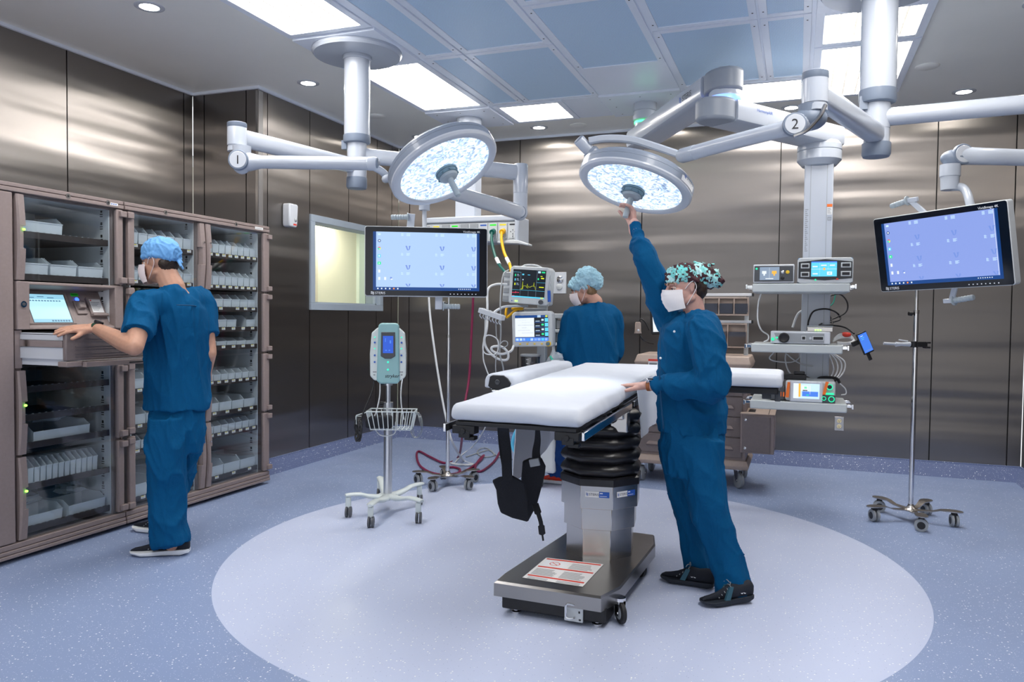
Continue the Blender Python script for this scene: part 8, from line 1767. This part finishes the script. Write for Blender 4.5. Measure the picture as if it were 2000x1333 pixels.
# ---- supply carts behind the woman
YC = 6.20
def cx(px, y=800, Y=YC): return PY(px, y, Y).x
def cart(label, xa, xb, zt, handles=True, open_side=None, drawers=(0.10, 0.10, 0.16, 0.16, 0.16)):
    t = thing('supply_cart', label, 'cart', ((xa+xb)/2, YC+0.25, 0)); zb = 0.155
    b = MB(); b.b2((xa, YC, zb+0.05), (xb, YC+0.5, zt-0.10)); b.build('body', 'taupe', t, bevel=0.004)
    b = MB(); b.rings([[(xa-0.02, YC-0.03, zt-0.10), (xb+0.02, YC-0.03, zt-0.10), (xb+0.02, YC+0.53, zt-0.10), (xa-0.02, YC+0.53, zt-0.10)], [(xa-0.03, YC-0.04, zt-0.06), (xb+0.03, YC-0.04, zt-0.06), (xb+0.03, YC+0.54, zt-0.06), (xa-0.03, YC+0.54, zt-0.06)], [(xa-0.01, YC-0.01, zt), (xb+0.01, YC-0.01, zt), (xb+0.01, YC+0.5, zt), (xa-0.01, YC+0.5, zt)]]); b.build('top', 'beige', t, bevel=0.008)
    b = MB(); b.rings([[(xa-0.01, YC-0.02, zb+0.07), (xb+0.01, YC-0.02, zb+0.07), (xb+0.01, YC+0.52, zb+0.07), (xa-0.01, YC+0.52, zb+0.07)], [(xa-0.03, YC-0.04, zb+0.03), (xb+0.03, YC-0.04, zb+0.03), (xb+0.03, YC+0.54, zb+0.03), (xa-0.03, YC+0.54, zb+0.03)], [(xa-0.02, YC-0.03, zb), (xb+0.02, YC-0.03, zb), (xb+0.02, YC+0.53, zb), (xa-0.02, YC+0.53, zb)]]); b.build('bumper', 'beige', t, bevel=0.006)
    z = zt-0.115
    for h_ in drawers:
        if z-h_ < zb+0.07: break
        b = MB(); b.b2((xa+0.012, YC-0.014, z-h_+0.006), (xb-0.03, YC, z)); d_ = b.build('drawer', 'taupe_dark', t, bevel=0.004)
        b = MB(); xm, ww = (xa+xb)/2-0.01, (xb-xa)*0.28; b.rings([[(xm-ww, YC-0.014, z-h_*0.62), (xm+ww, YC-0.014, z-h_*0.62), (xm+ww*0.8, YC-0.014, z-h_*0.40), (xm-ww*0.8, YC-0.014, z-h_*0.40)], [(xm-ww, YC-0.034, z-h_*0.55), (xm+ww, YC-0.034, z-h_*0.55), (xm+ww*0.9, YC-0.024, z-h_*0.45), (xm-ww*0.9, YC-0.024, z-h_*0.45)]]); b.build('pull', 'taupe', d_, bevel=0.002)
        z -= h_
    for x in (xa+0.04, xb-0.05):
        for y in (YC+0.05, YC+0.45): caster(t, x, y, 0.062, 0.03, 2.6+x, mw='grey', mf='chrome', top=0.155)
    return t
zt_ = PY(1430, 697, YC).z
xa, xb = cx(1362), cx(1458)
c1_ = cart('taupe drawer cart under the tilt-out bins, right behind the woman', xa, xb, zt_)
b = MB(); b.tube([(xb-0.005, YC+0.04, 0.69), (xb+0.045, YC+0.04, 0.69), (xb+0.045, YC+0.40, 0.69), (xb-0.005, YC+0.40, 0.69)], 0.011, n=8, sm=1); b.build('side_handle', 'beige', c1_, smooth=60)
c2_ = cart('taupe cart with red striped label left of the woman, carrying a screen', cx(1246), cx(1340), zt_)
b = MB(); b.b2((cx(1268, 712), YC-0.043, zt_-0.095), (cx(1310, 712), YC-0.040, zt_-0.035)); b.mi = 1; b.b2((cx(1268, 712), YC-0.0445, zt_-0.052), (cx(1310, 712), YC-0.042, zt_-0.035)); b.mi = 2; b.b2((cx(1270, 712), YC-0.0445, zt_-0.085), (cx(1285, 712), YC-0.042, zt_-0.065)); b.build('warning_label', ['paper', 'red_ink', 'grey_ink'], c2_)
# waste box on the cart side
wx0, wx1 = PY(1446, 850, YC-0.1).x, PY(1512, 850, YC-0.1).x; wz0, wz1 = PY(1480, 887, YC-0.1).z, PY(1480, 811, YC-0.1).z
wb = thing('waste_box', 'taupe metal waste box mounted on the right side of the drawer cart', 'waste box', ((wx0+wx1)/2, YC+0.1, wz0))
b = MB(); b.b2((wx0, YC-0.1, wz0), (wx1, YC+0.28, wz1)); b.build('box', 'taupe', wb, bevel=0.004)
b = MB(); b.b2((wx0-0.004, YC-0.104, wz1), (wx1+0.004, YC+0.284, wz1+0.008)); b.mi = 1; b.b2((wx0+0.05, YC-0.0, wz1+0.008), (wx0+0.10, YC+0.18, wz1+0.0095)); b.b2((wx0+0.20, YC-0.1, wz1+0.008), (wx0+0.205, YC+0.28, wz1+0.0095)); b.build('lid', ['beige', 'black'], wb, bevel=0.002)
b = MB(); b.b2((wx0+0.012, YC-0.108, wz0+0.01), (wx1-0.03, YC-0.1, wz1-0.01)); dd_ = b.build('door', 'taupe_dark', wb, bevel=0.002)
for z in (wz0+0.04, wz1-0.04): b = MB(); b.lathe([(0.011, 0), (0.010, 0.006), (0.001, 0.007)], (wx0+0.035, YC-0.108, z), (0, -1, 0), 14); b.build('lock', 'chrome', dd_)
# tilt-out bin racks
rk = thing('tilt_bin_rack', 'rack of smoky tilt-out bins in two rows above the drawer cart', 'bin rack', ((xa+xb)/2, YC+0.3, zt_))
YR = YC+0.22
def rz_(y): return PY(1440, y, YR).z
xr0, xr1 = PY(1345, 600, YR).x, PY(1465, 600, YR).x
b = MB(); b.b2((xr0, YR+0.05, zt_), (xr0+0.03, YR+0.09, rz_(576))); b.b2((xr1-0.045, YR+0.05, zt_), (xr1-0.012, YR+0.09, rz_(576))); b.build('post', 'light_grey', rk)
for k, (ya_, yb_, n, yr) in enumerate(((581, 617, 4, 577), (632, 680, 3, 630))):
    zt3_, zb3 = rz_(ya_), rz_(yb_); b = MB(); b.b2((xr0-0.02, YR+0.03, rz_(yr)-0.006), (xr1+0.01, YR+0.06, rz_(yr)+0.016)); b.mi = 1; b.b2((xr1+0.01, YR+0.028, rz_(yr)-0.008), (xr1+0.025, YR+0.062, rz_(yr)+0.018)); b.build('rail', ['white', 'black'], rk, bevel=0.002)
    x0_, x1_ = xr0, xr1-0.01-0.01*k; t_ = 0.012; b = MB()
    b.b2((x0_, YR-0.02, zb3), (x1_, YR+0.03, zb3+t_)); b.b2((x0_, YR-0.02, zt3_-t_), (x1_, YR+0.03, zt3_)); b.b2((x0_, YR+0.024, zb3), (x1_, YR+0.03, zt3_))
    wd_ = (x1_-x0_)/n
    for i in range(n+1): xx = min(x0_+i*wd_, x1_-t_); b.b2((xx, YR-0.02, zb3+t_), (xx+t_, YR+0.03, zt3_-t_))
    fr_ = b.build('bin_frame', 'beige', rk, bevel=0.002)
    for i in range(n):
        a = x0_+i*wd_+t_+0.003; c = x0_+(i+1)*wd_-0.003; b = MB(); hh = zt3_-zb3-2*t_
        b.rings([[(a, YR-0.015, zb3+t_+0.004), (c, YR-0.015, zb3+t_+0.004), (c, YR-0.055, zb3+t_+hh*0.68), (a, YR-0.055, zb3+t_+hh*0.68)], [(a, YR+0.015, zb3+t_+0.004), (c, YR+0.015, zb3+t_+0.004), (c, YR+0.015, zb3+t_+hh*0.72), (a, YR+0.015, zb3+t_+hh*0.72)]]); b.build('tilt_bin', 'tub_dark', fr_)
# screen on the left cart
ms_ = [PY(1269, 591, YC+0.1), PY(1330, 588, YC+0.1), PY(1330, 652, YC+0.1), PY(1271, 655, YC+0.1)]
pm3, g3, mw3, mh3 = box_mon('cart_screen', 'black framed bright white screen half hidden behind the woman', 'screen', ms_, 0.05, 'black')
scr(g3, mw3*0.84, mh3*0.82, [(0.2, 0.42, 0.25, 0.48, 'scr_org'), (0.3, 0.42, 0.5, 0.47, 'scr_cyan'), (0.0, 0.02, 0.12, 0.06, 'scr_cyan')], 'scr_white', pm3)
b = MB(g3); b.cyl((0, -mh3/2-0.12, -0.04), (0, -mh3*0.3, -0.04), 0.02, n=14); b.box((0, -mh3/2-0.14, -0.04), (0.1, 0.05, 0.06)); b.build('stand', 'grey', pm3)
zz_ = (g3 @ Vector((0, -mh3/2-0.14, 0))).z
b = MB(); gx = (g3 @ Vector((0, 0, -0.04))); b.cyl((gx.x, gx.y, zt_), (gx.x, gx.y, zz_), 0.02, n=14); b.build('stand_post', 'grey', pm3)
bs_ = thing('barcode_scanner', 'beige hand scanner hanging from a black cord left of the cart screen', 'scanner', PD(1246, 641, 6.2))
q0_ = PD(1246, 641, 6.2); b = MB(); b.rings([[q0_+RH*x*w__+FH*y*0.02+UP*z for x, y in ((-1, -1), (1, -1), (1, 1), (-1, 1))] for z, w__ in ((-0.045, 0.028), (-0.03, 0.023), (0.04, 0.020), (0.048, 0.016))]); b.build('casing', 'beige', bs_, bevel=0.004)
b = MB(); b.ell(q0_-FH*0.021-UP*0.018, (0.009, 0.004, 0.010), 12, 8); b.build('window', 'pale_ink', bs_)
b = MB(); b.tube([PD(1249, 628, 6.2), PD(1252, 623, 6.2), PD(1260, 630, 6.2), PD(1268, 645, 6.25)], 0.006, n=8); b.tube([PD(1250, 655, 6.2), PD(1256, 664, 6.2), PD(1266, 670, 6.25), PD(1276, 672, 6.3)], 0.006, n=8); b.build('cord', 'cable_k', bs_, smooth=80)
